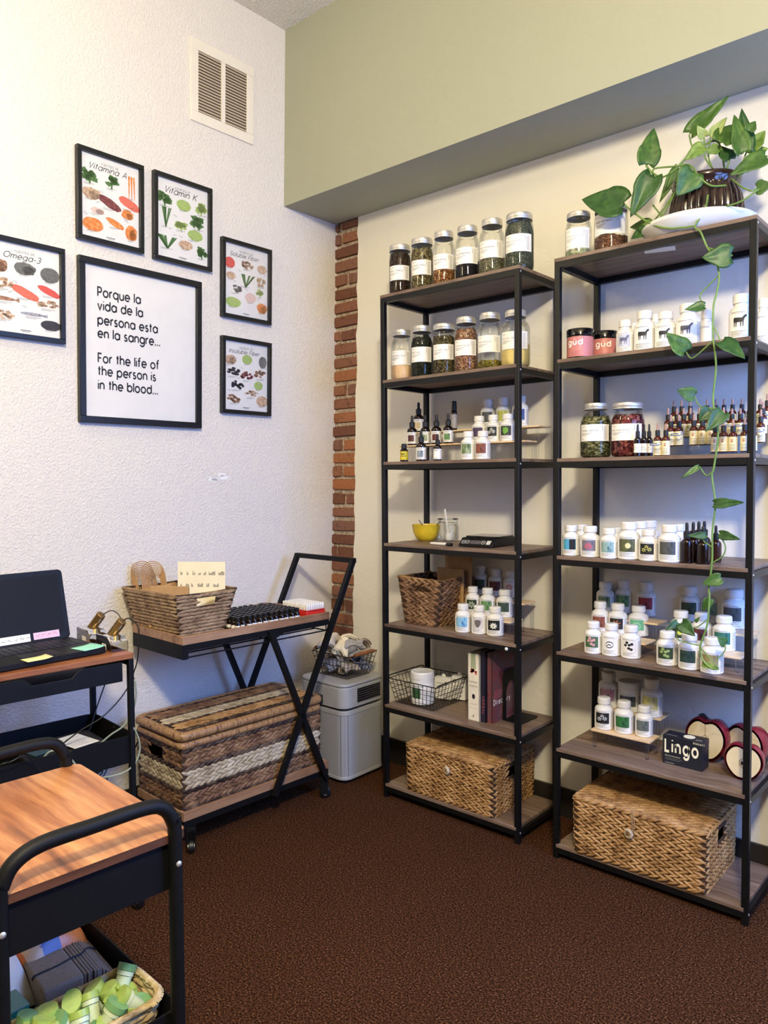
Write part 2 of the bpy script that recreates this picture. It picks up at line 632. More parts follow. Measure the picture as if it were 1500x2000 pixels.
def wrapped(g, r, z0=0.0, a0=0.0):
    """bend a flat XZ drawing round a cylinder, front at -Y"""
    refine(g, r * .16)
    return g.mapped(lambda p: ((r - p[1]) * sin(p[0] / r + a0), -(r - p[1]) * cos(p[0] / r + a0), p[2] + z0))


def patch(r, a0, a1, z0, z1, n=10, g=None):
    g = g or G()
    a0, a1 = radians(a0), radians(a1)
    v = []
    for i in range(n + 1):
        a = a0 + (a1 - a0) * i / n
        v += [(r * sin(a), -r * cos(a), z0), (r * sin(a), -r * cos(a), z1)]
    return g.add(v, [(2 * i, 2 * i + 2, 2 * i + 3, 2 * i + 1) for i in range(n)])


def at(g, x, y, z):
    return g.mapped(lambda p: (p[0] + x, p[1] + y, p[2] + z))

# ---- measured world positions (metres)
JARS = [
    (0.6109, -0.235, 2.08, 0.0457, 0.2156, 0.454, 0.97, 0.8, 'darkbrown', 'MULT SPELL', 'tall jar of dark brown leaf, first from the left on the top shelf'),
    (0.7267, -0.235, 2.08, 0.0451, 0.2175, 0.425, 0.97, 0.78, 'greenbrown', 'LEMON PEEL', 'jar of mixed green and tan herb filled to the shoulder on the top shelf'),
    (0.8363, -0.235, 2.08, 0.0451, 0.2219, 0.397, 0.84, 0.3, 'orange', 'BUPLEURUM', 'jar one third full of orange brown chips on the top shelf'),
    (0.9494, -0.235, 2.08, 0.0474, 0.2178, 0.366, 0.82, 0.34, 'black', 'ELDERBERRY', 'jar one third full of black berries on the top shelf'),
    (1.0616, -0.235, 2.08, 0.0487, 0.2182, 0.334, 0.8, 0.3, 'greygreen', 'RED RASPBERRY', 'jar one third full of grey green cut leaf with much empty glass above'),
    (1.1792, -0.235, 2.08, 0.0525, 0.2099, 0.3, 0.92, 0.8, 'darkgreen', 'GREEN OVEN TEA', 'largest jar, full of dark green leaf, at the right end of the top shelf'),
    (0.6166, -0.235, 1.735, 0.0453, 0.214, 0.452, 0.82, 0.34, 'peach', 'SLIPPERY ELM', 'jar one third full of peach powder on the second shelf'),
    (0.7245, -0.235, 1.735, 0.0461, 0.2151, 0.425, 0.84, 0.74, 'verydark', 'NETTLE', 'jar packed with near black green leaf on the second shelf'),
    (0.836, -0.235, 1.735, 0.0458, 0.2063, 0.397, 0.97, 0.74, 'olive', 'HAWTHORN LEAF', 'wide mouthed jar of dull olive herb on the second shelf'),
    (0.9424, -0.235, 1.735, 0.0467, 0.2182, 0.368, 0.83, 0.76, 'pinkbrown', 'PASSIONFLOWER', 'jar full of pinkish brown dried flower on the second shelf'),
    (1.0508, -0.235, 1.735, 0.0476, 0.2184, 0.338, 0.82, 0.12, 'yellowgreen', 'CHAMOMILE', 'nearly empty jar with a little yellow green flower at the bottom'),
    (1.1629, -0.235, 1.735, 0.053, 0.2111, 0.305, 0.74, 0.36, 'yellow', 'YELLOW DOCK', 'jar one third full of pale yellow powder behind the shelf post'),
    (1.4212, -0.25, 2.073, 0.0442, 0.1606, 0.226, 0.9, 0.14, 'palegreen', 'LEMON BALM TEA', 'short nearly empty jar with pale green dust on the top of the second shelving unit'),
    (1.5248, -0.22, 2.073, 0.0556, 0.165, 0.187, 0.97, 0.34, 'redbrown', 'ROSE HIP DUST', 'jar a third full of red brown seed half hidden by a big heart shaped leaf'),
    (1.4809, -0.235, 1.396, 0.0523, 0.1883, 0.204, 0.74, 0.72, 'yerba', 'YERBA SANTA', 'jar of pale green and yellow curled leaf beside the red petal jar'),
    (1.5936, -0.235, 1.396, 0.0542, 0.1816, 0.166, 0.9, 0.74, 'rose', 'RED ROSE BUDS', 'jar of crimson rose petals on the middle shelf'),
]
SUPPLEMENTS = [
    (0.9866, -0.285, 1.401, 0.0277, 0.1083, 0.226, 'herb', 'white pill bottle with green herb photo on the board, left of the brown root one', 'supplement bottles on the third shelf of the left unit'),
    (1.0493, -0.28, 1.401, 0.0283, 0.107, 0.207, 'almond', 'white pill bottle with reddish brown root photo on the board', 'supplement bottles on the third shelf of the left unit'),
    (0.9721, -0.19, 1.4694, 0.0284, 0.1045, 0.281, 'purple', 'white pill bottle with dark purple photo on the low step of the display riser', 'supplement bottles on the third shelf of the left unit'),
    (1.0374, -0.19, 1.4694, 0.027, 0.105, 0.263, 'whiteflower', 'white pill bottle with white blossoms on a black photo', 'supplement bottles on the third shelf of the left unit'),
    (1.1014, -0.19, 1.4694, 0.0286, 0.1049, 0.245, 'leaf', 'white pill bottle with one bright green leaf photo', 'supplement bottles on the third shelf of the left unit'),
    (0.9476, -0.09, 1.5295, 0.03, 0.1194, 0.375, 'greyflower', 'white pill bottle with dark grey photo on the high step, behind the purple one', 'supplement bottles on the third shelf of the left unit'),
    (1.0197, -0.09, 1.5295, 0.0283, 0.1211, 0.355, 'yellowgreen', 'white pill bottle with yellow green photo on the high step of the riser', 'supplement bottles on the third shelf of the left unit'),
    (1.0954, -0.09, 1.5295, 0.0314, 0.1217, 0.334, 'blue', 'white pill bottle with dark blue label, behind the right post of the left unit', 'supplement bottles on the third shelf of the left unit'),
    (0.9403, -0.2577, 0.732, 0.0307, 0.1098, 0.408, 'sky', 'white pill bottle with sky blue photo, beside the woven basket', 'supplement bottles on the fifth shelf of the left unit'),
    (1.0075, -0.2455, 0.732, 0.0296, 0.1091, 0.387, 'shield', 'white pill bottle with grey shield emblem', 'supplement bottles on the fifth shelf of the left unit'),
    (1.0736, -0.2351, 0.732, 0.0319, 0.1096, 0.366, 'blackflower', 'white pill bottle with white flower on black photo, at the front right corner', 'supplement bottles on the fifth shelf of the left unit'),
    (0.9256, -0.1696, 0.787, 0.0284, 0.1116, 0.395, 'palm', 'white pill bottle with pale palm leaf on dark photo on the low step', 'supplement bottles on the fifth shelf of the left unit'),
    (0.9864, -0.155, 0.787, 0.0301, 0.1096, 0.376, 'fern', 'white pill bottle with bright fern photo on the low step', 'supplement bottles on the fifth shelf of the left unit'),
    (1.0529, -0.1354, 0.787, 0.0316, 0.1072, 0.354, 'darkfern', 'white pill bottle with dark forest photo on the low step by the post', 'supplement bottles on the fifth shelf of the left unit'),
    (0.8612, -0.0197, 0.844, 0.0322, 0.1186, 0.385, 'forest', 'white pill bottle with black green photo on the high step', 'supplement bottles on the fifth shelf of the left unit'),
    (0.9315, -0.0089, 0.844, 0.0321, 0.1117, 0.365, 'maroon', 'white pill bottle with maroon seed photo on the high step', 'supplement bottles on the fifth shelf of the left unit'),
    (0.9979, -0.0017, 0.844, 0.0306, 0.1104, 0.346, 'redleaf', 'white pill bottle with red leaf photo on the high step', 'supplement bottles on the fifth shelf of the left unit'),
    (1.59, -0.25, 1.732, 0.0286, 0.1142, 0.204, 'cowblue', 'small white bottle with a dim blue animal picture', 'livestock picture bottles on the second shelf of the right unit'),
    (1.6557, -0.25, 1.732, 0.0333, 0.1344, 0.181, 'cow', 'first full size white bottle with a black cattle drawing, left of its twin', 'livestock picture bottles on the second shelf of the right unit'),
    (1.7235, -0.25, 1.732, 0.0322, 0.1219, 0.157, 'cow', 'second white bottle with a black cattle drawing, above the lower leaf', 'livestock picture bottles on the second shelf of the right unit'),
    (1.7942, -0.25, 1.732, 0.0362, 0.1348, 0.131, 'cowbird', 'large white bottle with cattle drawing behind the round vine leaf', 'livestock picture bottles on the second shelf of the right unit'),
    (1.5662, -0.12, 1.732, 0.0228, 0.1275, 0.193, 'none', 'small white bottle peeking out behind the dim blue animal one', 'livestock picture bottles on the second shelf of the right unit'),
    (1.6324, -0.1, 1.732, 0.0263, 0.1509, 0.168, 'none', 'white bottle hidden between the two cattle drawing bottles', 'livestock picture bottles on the second shelf of the right unit'),
    (1.8062, -0.12, 1.732, 0.0219, 0.1351, 0.111, 'none', 'white bottle behind the vine, right of the large cattle one', 'livestock picture bottles on the second shelf of the right unit'),
    (1.951, -0.25, 1.732, 0.035, 0.1383, 0.072, 'cowred', 'largest white bottle with black cattle drawing and red line at the right post', 'livestock picture bottles on the second shelf of the right unit'),
    (1.9784, -0.13, 1.732, 0.019, 0.1439, 0.05, 'none', 'white bottle just right of the right post', 'livestock picture bottles on the second shelf of the right unit'),
    (1.4158, -0.2854, 1.062, 0.0296, 0.1052, 0.269, 'split', 'white pill bottle with half blue half black label', 'supplement bottles on the fourth shelf of the right unit'),
    (1.4884, -0.2891, 1.062, 0.0319, 0.1049, 0.245, 'lotus', 'white pill bottle with pink lotus photo', 'supplement bottles on the fourth shelf of the right unit'),
    (1.5599, -0.2985, 1.062, 0.0284, 0.1009, 0.222, 'seaweed', 'white pill bottle with teal grass photo', 'supplement bottles on the fourth shelf of the right unit'),
    (1.6215, -0.2835, 1.062, 0.0351, 0.1226, 0.198, 'garlic', 'large white pill bottle with pale bulb on dark leaf photo', 'supplement bottles on the fourth shelf of the right unit'),
    (1.6892, -0.2885, 1.062, 0.0298, 0.1013, 0.175, 'twoflower', 'white pill bottle with two yellow flowers on black', 'supplement bottles on the fourth shelf of the right unit'),
    (1.7572, -0.2912, 1.062, 0.0335, 0.1188, 0.15, 'bark', 'large white pill bottle with dark grey bark photo beside the black droppers', 'supplement bottles on the fourth shelf of the right unit'),
    (1.3832, -0.14, 1.062, 0.0266, 0.0998, 0.255, 'none', 'white pill bottle behind the pink lotus one', 'supplement bottles on the fourth shelf of the right unit'),
    (1.5133, -0.14, 1.062, 0.029, 0.0937, 0.214, 'none', 'white pill bottle behind the teal grass one', 'supplement bottles on the fourth shelf of the right unit'),
    (1.6139, -0.175, 1.062, 0.0311, 0.12, 0.185, 'none', 'white pill bottle behind the two yellow flowers one', 'supplement bottles on the fourth shelf of the right unit'),
    (1.6089, -0.085, 1.062, 0.0351, 0.1184, 0.174, 'none', 'white pill bottle at the back, half hidden by two others', 'supplement bottles on the fourth shelf of the right unit'),
    (1.7304, -0.14, 1.062, 0.0274, 0.1121, 0.14, 'none', 'white pill bottle behind the dark bark one', 'supplement bottles on the fourth shelf of the right unit'),
    (1.4905, -0.267, 0.731, 0.0298, 0.1082, 0.241, 'pinkgreen', 'white pill bottle with pink flowers on green, first of the left front row', 'supplement bottles on the fifth shelf of the right unit'),
    (1.5521, -0.2592, 0.731, 0.0309, 0.1078, 0.219, 'whitebean', 'white pill bottle with white beans photo', 'supplement bottles on the fifth shelf of the right unit'),
    (1.6175, -0.2526, 0.731, 0.0319, 0.1088, 0.195, 'blackbean', 'white pill bottle with black seeds on white', 'supplement bottles on the fifth shelf of the right unit'),
    (1.4638, -0.1582, 0.779, 0.0299, 0.1121, 0.233, 'brownred', 'white pill bottle with rust brown photo', 'supplement bottles on the fifth shelf of the right unit'),
    (1.5239, -0.146, 0.779, 0.0316, 0.1098, 0.211, 'star', 'white pill bottle with orange star flower on black', 'supplement bottles on the fifth shelf of the right unit'),
    (1.585, -0.1133, 0.779, 0.0332, 0.1047, 0.186, 'green', 'white pill bottle with mint green label', 'supplement bottles on the fifth shelf of the right unit'),
    (1.4258, -0.036, 0.831, 0.0317, 0.1136, 0.226, 'herb', 'white pill bottle with dark green herb on the back step by the post', 'supplement bottles on the fifth shelf of the right unit'),
    (1.4789, 0.0082, 0.831, 0.0328, 0.1216, 0.203, 'fern', 'white pill bottle with green spiky leaf on the back step', 'supplement bottles on the fifth shelf of the right unit'),
    (1.5664, 0.0043, 0.831, 0.0347, 0.1222, 0.176, 'crimson', 'white pill bottle with crimson photo on the back step', 'supplement bottles on the fifth shelf of the right unit'),
    (1.7449, -0.2694, 0.731, 0.0325, 0.1078, 0.152, 'greenfruit', 'white pill bottle with round green fruit photo', 'supplement bottles on the fifth shelf of the right unit'),
    (1.8179, -0.2788, 0.731, 0.0324, 0.1115, 0.126, 'darkgreen', 'white pill bottle with dark green pod photo', 'supplement bottles on the fifth shelf of the right unit'),
    (1.8879, -0.2843, 0.731, 0.0333, 0.1087, 0.1, 'sage', 'white pill bottle with the vine tip looped over its label', 'supplement bottles on the fifth shelf of the right unit'),
    (1.746, -0.1542, 0.779, 0.0324, 0.1096, 0.136, 'yellowflower', 'white pill bottle with small yellow flower, behind the hanging leaf', 'supplement bottles on the fifth shelf of the right unit'),
    (1.814, -0.1568, 0.779, 0.0307, 0.1111, 0.112, 'maroon', 'white pill bottle with plum coloured photo behind the vine', 'supplement bottles on the fifth shelf of the right unit'),
    (1.885, -0.1625, 0.779, 0.0337, 0.1094, 0.087, 'mint', 'white pill bottle with dark mint photo at right on the low step', 'supplement bottles on the fifth shelf of the right unit'),
    (1.7215, 0.0031, 0.831, 0.0349, 0.1198, 0.126, 'forest', 'white pill bottle with dark olive herb on the tall step, left of the vine', 'supplement bottles on the fifth shelf of the right unit'),
    (1.786, 0.0203, 0.831, 0.0345, 0.125, 0.102, 'seaweed', 'white pill bottle directly behind the vine on the tall step', 'supplement bottles on the fifth shelf of the right unit'),
    (1.8791, -0.04, 0.831, 0.0388, 0.1284, 0.076, 'bark', 'white pill bottle with dark grey leaf photo nearest the right post', 'supplement bottles on the fifth shelf of the right unit'),
    (1.4982, -0.1971, 0.454, 0.0315, 0.1098, 0.227, 'whiteonblack', 'white pill bottle with white squiggle on black on the wooden riser', 'supplement bottles on the sixth shelf of the right unit'),
    (1.5691, -0.1927, 0.454, 0.0317, 0.1092, 0.203, 'emerald', 'white pill bottle with bright green blades on black on the wooden riser', 'supplement bottles on the sixth shelf of the right unit'),
    (1.6359, -0.1829, 0.454, 0.0286, 0.103, 0.178, 'moss', 'small white pill bottle with grey moss photo on the wooden riser', 'supplement bottles on the sixth shelf of the right unit'),
    (1.479, -0.1185, 0.509, 0.0349, 0.1255, 0.222, 'pinkbird', 'white pill bottle with pink photo in the back row', 'supplement bottles on the sixth shelf of the right unit'),
    (1.6381, -0.125, 0.509, 0.036, 0.1306, 0.17, 'yellowbloom', 'white pill bottle with yellow bloom photo in the back row', 'supplement bottles on the sixth shelf of the right unit'),
]
BACK_TUB = (1.5554, -0.1169, 0.509, 0.0383, 0.1052)
DROPPERS = [
    (0.5966, -0.1, 1.5296, 0.0219, 0.1322, 0.5, 'cream', 'tall amber dropper with cream label on the highest step', 'tincture droppers on the third shelf of the left unit'),
    (0.6415, -0.2, 1.4702, 0.0212, 0.1254, 0.509, 'apple', 'amber dropper with dark red fruit label, at the left end of the step', 'tincture droppers on the third shelf of the left unit'),
    (0.7119, -0.2, 1.4702, 0.0203, 0.1237, 0.492, 'herb', 'amber dropper with grey green label in front of the rear post', 'tincture droppers on the third shelf of the left unit'),
    (0.769, -0.2, 1.4702, 0.0212, 0.1217, 0.477, 'maroon', 'amber dropper with brown seed label, third along the step', 'tincture droppers on the third shelf of the left unit'),
    (0.8286, -0.2, 1.4702, 0.0204, 0.1216, 0.462, 'fern', 'amber dropper with green stem label, at the right end of the step', 'tincture droppers on the third shelf of the left unit'),
    (0.7533, -0.28, 1.401, 0.0208, 0.1249, 0.497, 'grey', 'amber dropper with blue grey label standing on the board', 'tincture droppers on the third shelf of the left unit'),
    (0.8361, -0.28, 1.401, 0.0169, 0.1056, 0.475, 'white', 'small amber dropper with plain white label on the board', 'tincture droppers on the third shelf of the left unit'),
    (1.6504, -0.287, 1.396, 0.0118, 0.1053, 0.223, 'noir', 'left black dropper of three beside the rose petal jar', 'black droppers behind a shared white label'),
    (1.6634, -0.268, 1.396, 0.0119, 0.1056, 0.216, 'noir', 'middle black dropper of three beside the rose petal jar', 'black droppers behind a shared white label'),
    (1.6706, -0.244, 1.396, 0.0119, 0.1065, 0.21, 'noir', 'right black dropper of three beside the rose petal jar', 'black droppers behind a shared white label'),
    (1.8089, -0.2852, 1.062, 0.0186, 0.1261, 0.165, 'plain', 'unlabelled black dropper next to the dark bark pill bottle', 'unlabelled black droppers on the fourth shelf of the right unit'),
    (1.8127, -0.24, 1.062, 0.019, 0.1256, 0.158, 'plain', 'second unlabelled black dropper, behind the leftmost', 'unlabelled black droppers on the fourth shelf of the right unit'),
    (1.8129, -0.19, 1.062, 0.0193, 0.1252, 0.152, 'plain', 'third unlabelled black dropper in the rear line', 'unlabelled black droppers on the fourth shelf of the right unit'),
    (1.8136, -0.14, 1.062, 0.0195, 0.1244, 0.145, 'plain', 'rearmost unlabelled black dropper in the line', 'unlabelled black droppers on the fourth shelf of the right unit'),
    (1.8571, -0.281, 1.062, 0.0213, 0.1161, 0.147, 'plain', 'unlabelled black dropper standing in front behind the vine', 'unlabelled black droppers on the fourth shelf of the right unit'),
    (1.8683, -0.1989, 1.062, 0.017, 0.1148, 0.133, 'plain', 'unlabelled amber dropper alone right of the vine', 'unlabelled black droppers on the fourth shelf of the right unit'),
]
REMEDIES = [
    (1.7147, -0.285, 1.396, 0.0126, 0.1043, 0.13),
    (1.7408, -0.285, 1.396, 0.0125, 0.1028, 0.121),
    (1.8863, -0.27, 1.4022, 0.0129, 0.1028, 0.064),
    (1.9101, -0.27, 1.4022, 0.0128, 0.1031, 0.055),
    (1.937, -0.27, 1.4022, 0.0127, 0.0998, 0.045),
    (1.97, -0.27, 1.4022, 0.0126, 0.1022, 0.032),
    (1.9915, -0.27, 1.4022, 0.0125, 0.1017, 0.024),
    (1.73, -0.215, 1.4288, 0.0133, 0.1016, 0.115),
    (1.7558, -0.215, 1.4288, 0.0132, 0.101, 0.106),
    (1.8028, -0.215, 1.4288, 0.013, 0.0999, 0.089),
    (1.8295, -0.215, 1.4288, 0.0129, 0.0982, 0.079),
    (1.8553, -0.215, 1.4288, 0.0128, 0.0965, 0.069),
    (1.7023, -0.165, 1.4568, 0.0131, 0.0996, 0.118),
    (1.7312, -0.165, 1.4568, 0.013, 0.0982, 0.108),
    (1.7525, -0.165, 1.4568, 0.0129, 0.0972, 0.1),
    (1.7746, -0.165, 1.4568, 0.0128, 0.0961, 0.093),
    (1.8024, -0.165, 1.4568, 0.0127, 0.0948, 0.083),
    (1.8266, -0.165, 1.4568, 0.0126, 0.0936, 0.074),
    (1.8514, -0.165, 1.4568, 0.0126, 0.0924, 0.065),
    (1.8772, -0.165, 1.4568, 0.0125, 0.0912, 0.056),
    (1.9022, -0.165, 1.4568, 0.0124, 0.0854, 0.046),
    (1.9268, -0.165, 1.4568, 0.0123, 0.0843, 0.037),
    (1.9537, -0.165, 1.4568, 0.0122, 0.083, 0.027),
    (1.7028, -0.115, 1.4848, 0.0123, 0.1018, 0.111),
    (1.7281, -0.115, 1.4848, 0.0122, 0.1007, 0.103),
    (1.7559, -0.115, 1.4848, 0.0121, 0.0994, 0.093),
    (1.8099, -0.115, 1.4848, 0.0119, 0.097, 0.074),
    (1.8374, -0.115, 1.4848, 0.0119, 0.0957, 0.064),
    (1.8624, -0.115, 1.4848, 0.0118, 0.0946, 0.055),
    (1.8883, -0.115, 1.4848, 0.0117, 0.0935, 0.046),
    (1.9164, -0.115, 1.4848, 0.0116, 0.0922, 0.036),
    (1.9416, -0.115, 1.4848, 0.0115, 0.0911, 0.027),
    (2.0019, -0.225, 1.4288, 0.0118, 0.1001, 0.015),
    (1.9911, -0.165, 1.4568, 0.0121, 0.1004, 0.014),
    (1.9714, -0.118, 1.4848, 0.0123, 0.0864, 0.016),
    (1.9898, -0.112, 1.4848, 0.0123, 0.1009, 0.009),
]
REMEDY_STEPS = (1.396, 1.4022, 1.4288, 1.4568, 1.4848)
RISER_THIRD = (1.4702, 1.4694, 1.5295)
RISER_TINCTURE = (1.4702, 1.5296)
LEAVES = [
    ((1.774, -0.2, 2.408), (1.881, -0.17, 2.507), 0.057, 0),
    ((1.661, -0.26, 2.324), (1.679, -0.24, 2.447), 0.067, 0),
    ((1.609, -0.3, 2.202), (1.471, -0.33, 2.255), 0.104, 1),
    ((1.698, -0.29, 2.279), (1.64, -0.33, 2.155), 0.071, 1),
    ((1.826, -0.3, 2.251), (1.786, -0.33, 2.181), 0.077, 0),
    ((1.841, -0.26, 2.335), (1.793, -0.29, 2.299), 0.043, 2),
    ((1.82, -0.2, 2.384), (1.806, -0.22, 2.42), 0.028, 3),
    ((1.838, -0.2, 2.38), (1.882, -0.18, 2.436), 0.033, 3),
    ((1.868, -0.2, 2.353), (1.91, -0.14, 2.427), 0.069, 0),
    ((1.944, -0.2, 2.304), (1.933, -0.2, 2.443), 0.05, 1),
    ((1.952, -0.21, 2.36), (1.969, -0.2, 2.39), 0.031, 0),
    ((1.941, -0.22, 2.294), (1.915, -0.22, 2.422), 0.049, 0),
    ((1.953, -0.18, 2.317), (1.987, -0.17, 2.368), 0.05, 2),
    ((2.008, -0.22, 2.269), (1.924, -0.28, 2.224), 0.057, 0),
    ((2.001, -0.3, 2.154), (2.044, -0.3, 2.156), 0.039, 0),
    ((1.654, -0.2, 2.155), (1.59, -0.22, 2.157), 0.044, 2),
    ((1.655, -0.24, 2.129), (1.611, -0.26, 2.107), 0.044, 1),
    ((1.72, -0.14, 2.341), (1.674, -0.18, 2.233), 0.034, 0),
    ((1.888, -0.17, 2.305), (1.854, -0.18, 2.361), 0.051, 1),
    ((1.863, -0.2, 2.341), (1.834, -0.22, 2.329), 0.032, 2),
    ((1.955, -0.17, 2.306), (1.994, -0.16, 2.316), 0.041, 2),
    ((1.957, -0.365, 1.959), (1.885, -0.4, 1.962), 0.064, 1),
    ((1.885, -0.37, 1.827), (1.833, -0.39, 1.823), 0.031, 1),
    ((1.832, -0.37, 1.7), (1.784, -0.4, 1.761), 0.058, 0),
    ((1.93, -0.37, 1.719), (2.003, -0.39, 1.664), 0.052, 1),
    ((1.854, -0.36, 1.568), (1.814, -0.39, 1.589), 0.041, 0),
    ((1.899, -0.36, 1.524), (1.874, -0.38, 1.493), 0.041, 1),
    ((1.939, -0.37, 1.517), (1.903, -0.41, 1.461), 0.045, 1),
    ((1.87, -0.36, 1.36), (1.826, -0.39, 1.325), 0.017, 0),
    ((1.915, -0.37, 1.25), (1.999, -0.38, 1.257), 0.028, 1),
    ((1.896, -0.37, 1.156), (1.85, -0.4, 1.156), 0.019, 1),
    ((1.931, -0.37, 1.162), (1.993, -0.39, 1.151), 0.025, 1),
    ((1.937, -0.36, 1.032), (1.888, -0.38, 1.013), 0.035, 0),
    ((1.818, -0.38, 0.892), (1.794, -0.41, 0.868), 0.022, 1),
    ((1.827, -0.38, 0.891), (1.872, -0.39, 0.858), 0.04, 1),
    ((1.863, -0.36, 0.894), (1.876, -0.36, 0.911), 0.009, 0),
    ((1.949, -0.36, 0.839), (1.934, -0.38, 0.863), 0.027, 0),
    ((1.889, -0.37, 0.772), (1.938, -0.38, 0.769), 0.018, 2),
    ((1.901, -0.35, 0.968), (1.885, -0.36, 0.93), 0.026, 0),
]
VINES = [
    (0.0029, [(1.857, -0.26, 2.212), (1.862, -0.31, 2.126), (1.843, -0.34, 2.074), (1.863, -0.35, 2.05), (1.886, -0.355, 1.996), (1.907, -0.36, 1.971), (1.922, -0.365, 1.909), (1.916, -0.365, 1.863), (1.907, -0.365, 1.821), (1.907, -0.365, 1.735), (1.913, -0.365, 1.689), (1.915, -0.362, 1.643), (1.909, -0.36, 1.584), (1.908, -0.36, 1.541), (1.923, -0.362, 1.455), (1.911, -0.36, 1.353), (1.906, -0.36, 1.333), (1.917, -0.362, 1.247), (1.911, -0.365, 1.169), (1.911, -0.365, 1.083), (1.901, -0.36, 0.999), (1.903, -0.36, 0.974), (1.899, -0.365, 0.891), (1.882, -0.37, 0.828), (1.889, -0.375, 0.79), (1.915, -0.38, 0.767), (1.936, -0.38, 0.767)]),
    (0.003, [(1.843, -0.34, 2.074), (1.768, -0.335, 2.085), (1.706, -0.32, 2.115), (1.649, -0.31, 2.162), (1.609, -0.3, 2.202)]),
    (0.0028, [(1.902, -0.25, 2.203), (1.868, -0.28, 2.203), (1.836, -0.29, 2.235), (1.802, -0.27, 2.284), (1.747, -0.27, 2.295), (1.692, -0.27, 2.304), (1.691, -0.28, 2.285)]),
    (0.0032, [(1.871, -0.15, 2.262), (1.857, -0.18, 2.365), (1.81, -0.19, 2.364), (1.768, -0.2, 2.34), (1.737, -0.22, 2.303), (1.711, -0.25, 2.279), (1.681, -0.26, 2.297), (1.661, -0.26, 2.324)]),
    (0.0025, [(1.782, -0.19, 2.367), (1.777, -0.195, 2.386), (1.774, -0.2, 2.408)]),
    (0.0025, [(1.855, -0.2, 2.27), (1.823, -0.2, 2.325), (1.82, -0.2, 2.384)]),
    (0.0025, [(1.851, -0.2, 2.271), (1.834, -0.2, 2.322), (1.838, -0.2, 2.38)]),
    (0.0028, [(1.773, -0.2, 2.306), (1.747, -0.22, 2.247), (1.726, -0.25, 2.183), (1.697, -0.26, 2.136), (1.655, -0.24, 2.129)]),
    (0.0025, [(1.761, -0.18, 2.32), (1.721, -0.2, 2.231), (1.7, -0.22, 2.188), (1.654, -0.2, 2.155)]),
    (0.0025, [(1.676, -0.24, 2.202), (1.711, -0.26, 2.156), (1.732, -0.27, 2.132)]),
    (0.0025, [(1.917, -0.25, 2.219), (1.963, -0.3, 2.168), (1.991, -0.31, 2.148), (2.001, -0.3, 2.154)]),
    (0.0028, [(1.918, -0.3, 2.123), (1.967, -0.31, 2.126), (2.008, -0.3, 2.151)]),
    (0.0025, [(1.878, -0.2, 2.237), (1.884, -0.2, 2.262), (1.888, -0.17, 2.305)]),
    (0.0025, [(1.899, -0.2, 2.24), (1.929, -0.2, 2.268), (1.944, -0.2, 2.304)]),
    (0.0025, [(1.917, -0.2, 2.236), (1.963, -0.2, 2.259), (2.008, -0.22, 2.269)]),
    (0.0025, [(1.883, -0.355, 1.999), (1.922, -0.36, 1.981), (1.957, -0.365, 1.959)]),
    (0.002, [(1.918, -0.365, 1.908), (1.874, -0.365, 1.87), (1.869, -0.366, 1.853), (1.885, -0.37, 1.827)]),
    (0.002, [(1.907, -0.365, 1.726), (1.872, -0.368, 1.695), (1.847, -0.37, 1.68), (1.832, -0.37, 1.7)]),
    (0.002, [(1.909, -0.365, 1.765), (1.93, -0.37, 1.719)]),
    (0.002, [(1.905, -0.36, 1.529), (1.871, -0.36, 1.537), (1.854, -0.36, 1.568)]),
    (0.002, [(1.905, -0.36, 1.529), (1.899, -0.36, 1.524)]),
    (0.002, [(1.905, -0.36, 1.529), (1.939, -0.37, 1.517)]),
    (0.002, [(1.905, -0.36, 1.341), (1.89, -0.36, 1.333), (1.87, -0.36, 1.36)]),
    (0.002, [(1.917, -0.362, 1.238), (1.915, -0.37, 1.25)]),
    (0.002, [(1.911, -0.365, 1.122), (1.887, -0.368, 1.14), (1.896, -0.37, 1.156)]),
    (0.002, [(1.909, -0.365, 1.074), (1.942, -0.37, 1.098), (1.949, -0.37, 1.128), (1.931, -0.37, 1.162)]),
    (0.002, [(1.902, -0.36, 1.016), (1.937, -0.36, 1.032)]),
    (0.0018, [(1.878, -0.37, 0.827), (1.845, -0.375, 0.832), (1.816, -0.38, 0.843), (1.818, -0.38, 0.892)]),
    (0.0018, [(1.901, -0.365, 0.908), (1.864, -0.37, 0.878), (1.827, -0.38, 0.891)]),
    (0.0018, [(1.93, -0.375, 0.792), (1.949, -0.365, 0.819), (1.949, -0.36, 0.839)]),
    (0.0018, [(1.884, -0.37, 0.819), (1.928, -0.38, 0.779), (1.938, -0.38, 0.769)]),
]

# ------------------------------------------------------------------ the room
LEAN = 0.03            # the old left wall leans away towards the floor
ZS, ZC, DS = 2.578, 3.352, 0.3286
wx = lambda z: -LEAN * (2.6 - z)
XR, YF = 3.4, -6.0

g = G()
for z0, z1 in ((0, ZC),):
    v = []
    for y in (YF, 0.06):
        for z in (z0, z1):
            v += [(wx(z), y, z), (wx(z) - 0.12, y, z)]
    g.add(v, [(0, 2, 6, 4), (1, 5, 7, 3), (0, 1, 3, 2), (4, 6, 7, 5), (2, 3, 7, 6), (0, 4, 5, 1)])
struct('wall_left', g, WHITE_L, ang=0)
g = G()
rs = random.Random(6)
for q in range(5):
    cy_, cz_, ra = -.70 + rs.uniform(-.05, .05), 1.345 + rs.uniform(-.015, .015), rs.uniform(.008, .02)
    ring = [(0, cy_ + ra * 1.6 * cos(a) * rs.uniform(.7, 1.2), cz_ + ra * .6 * sin(a) * rs.uniform(.7, 1.2)) for a in np.linspace(0, 2 * pi, 13)[:-1]]
    g.add([(wx(p[2]) + .0006, p[1], p[2]) for p in [(0, cy_, cz_)] + ring], [(0, 1 + i, 1 + (i + 1) % 12) for i in range(12)])
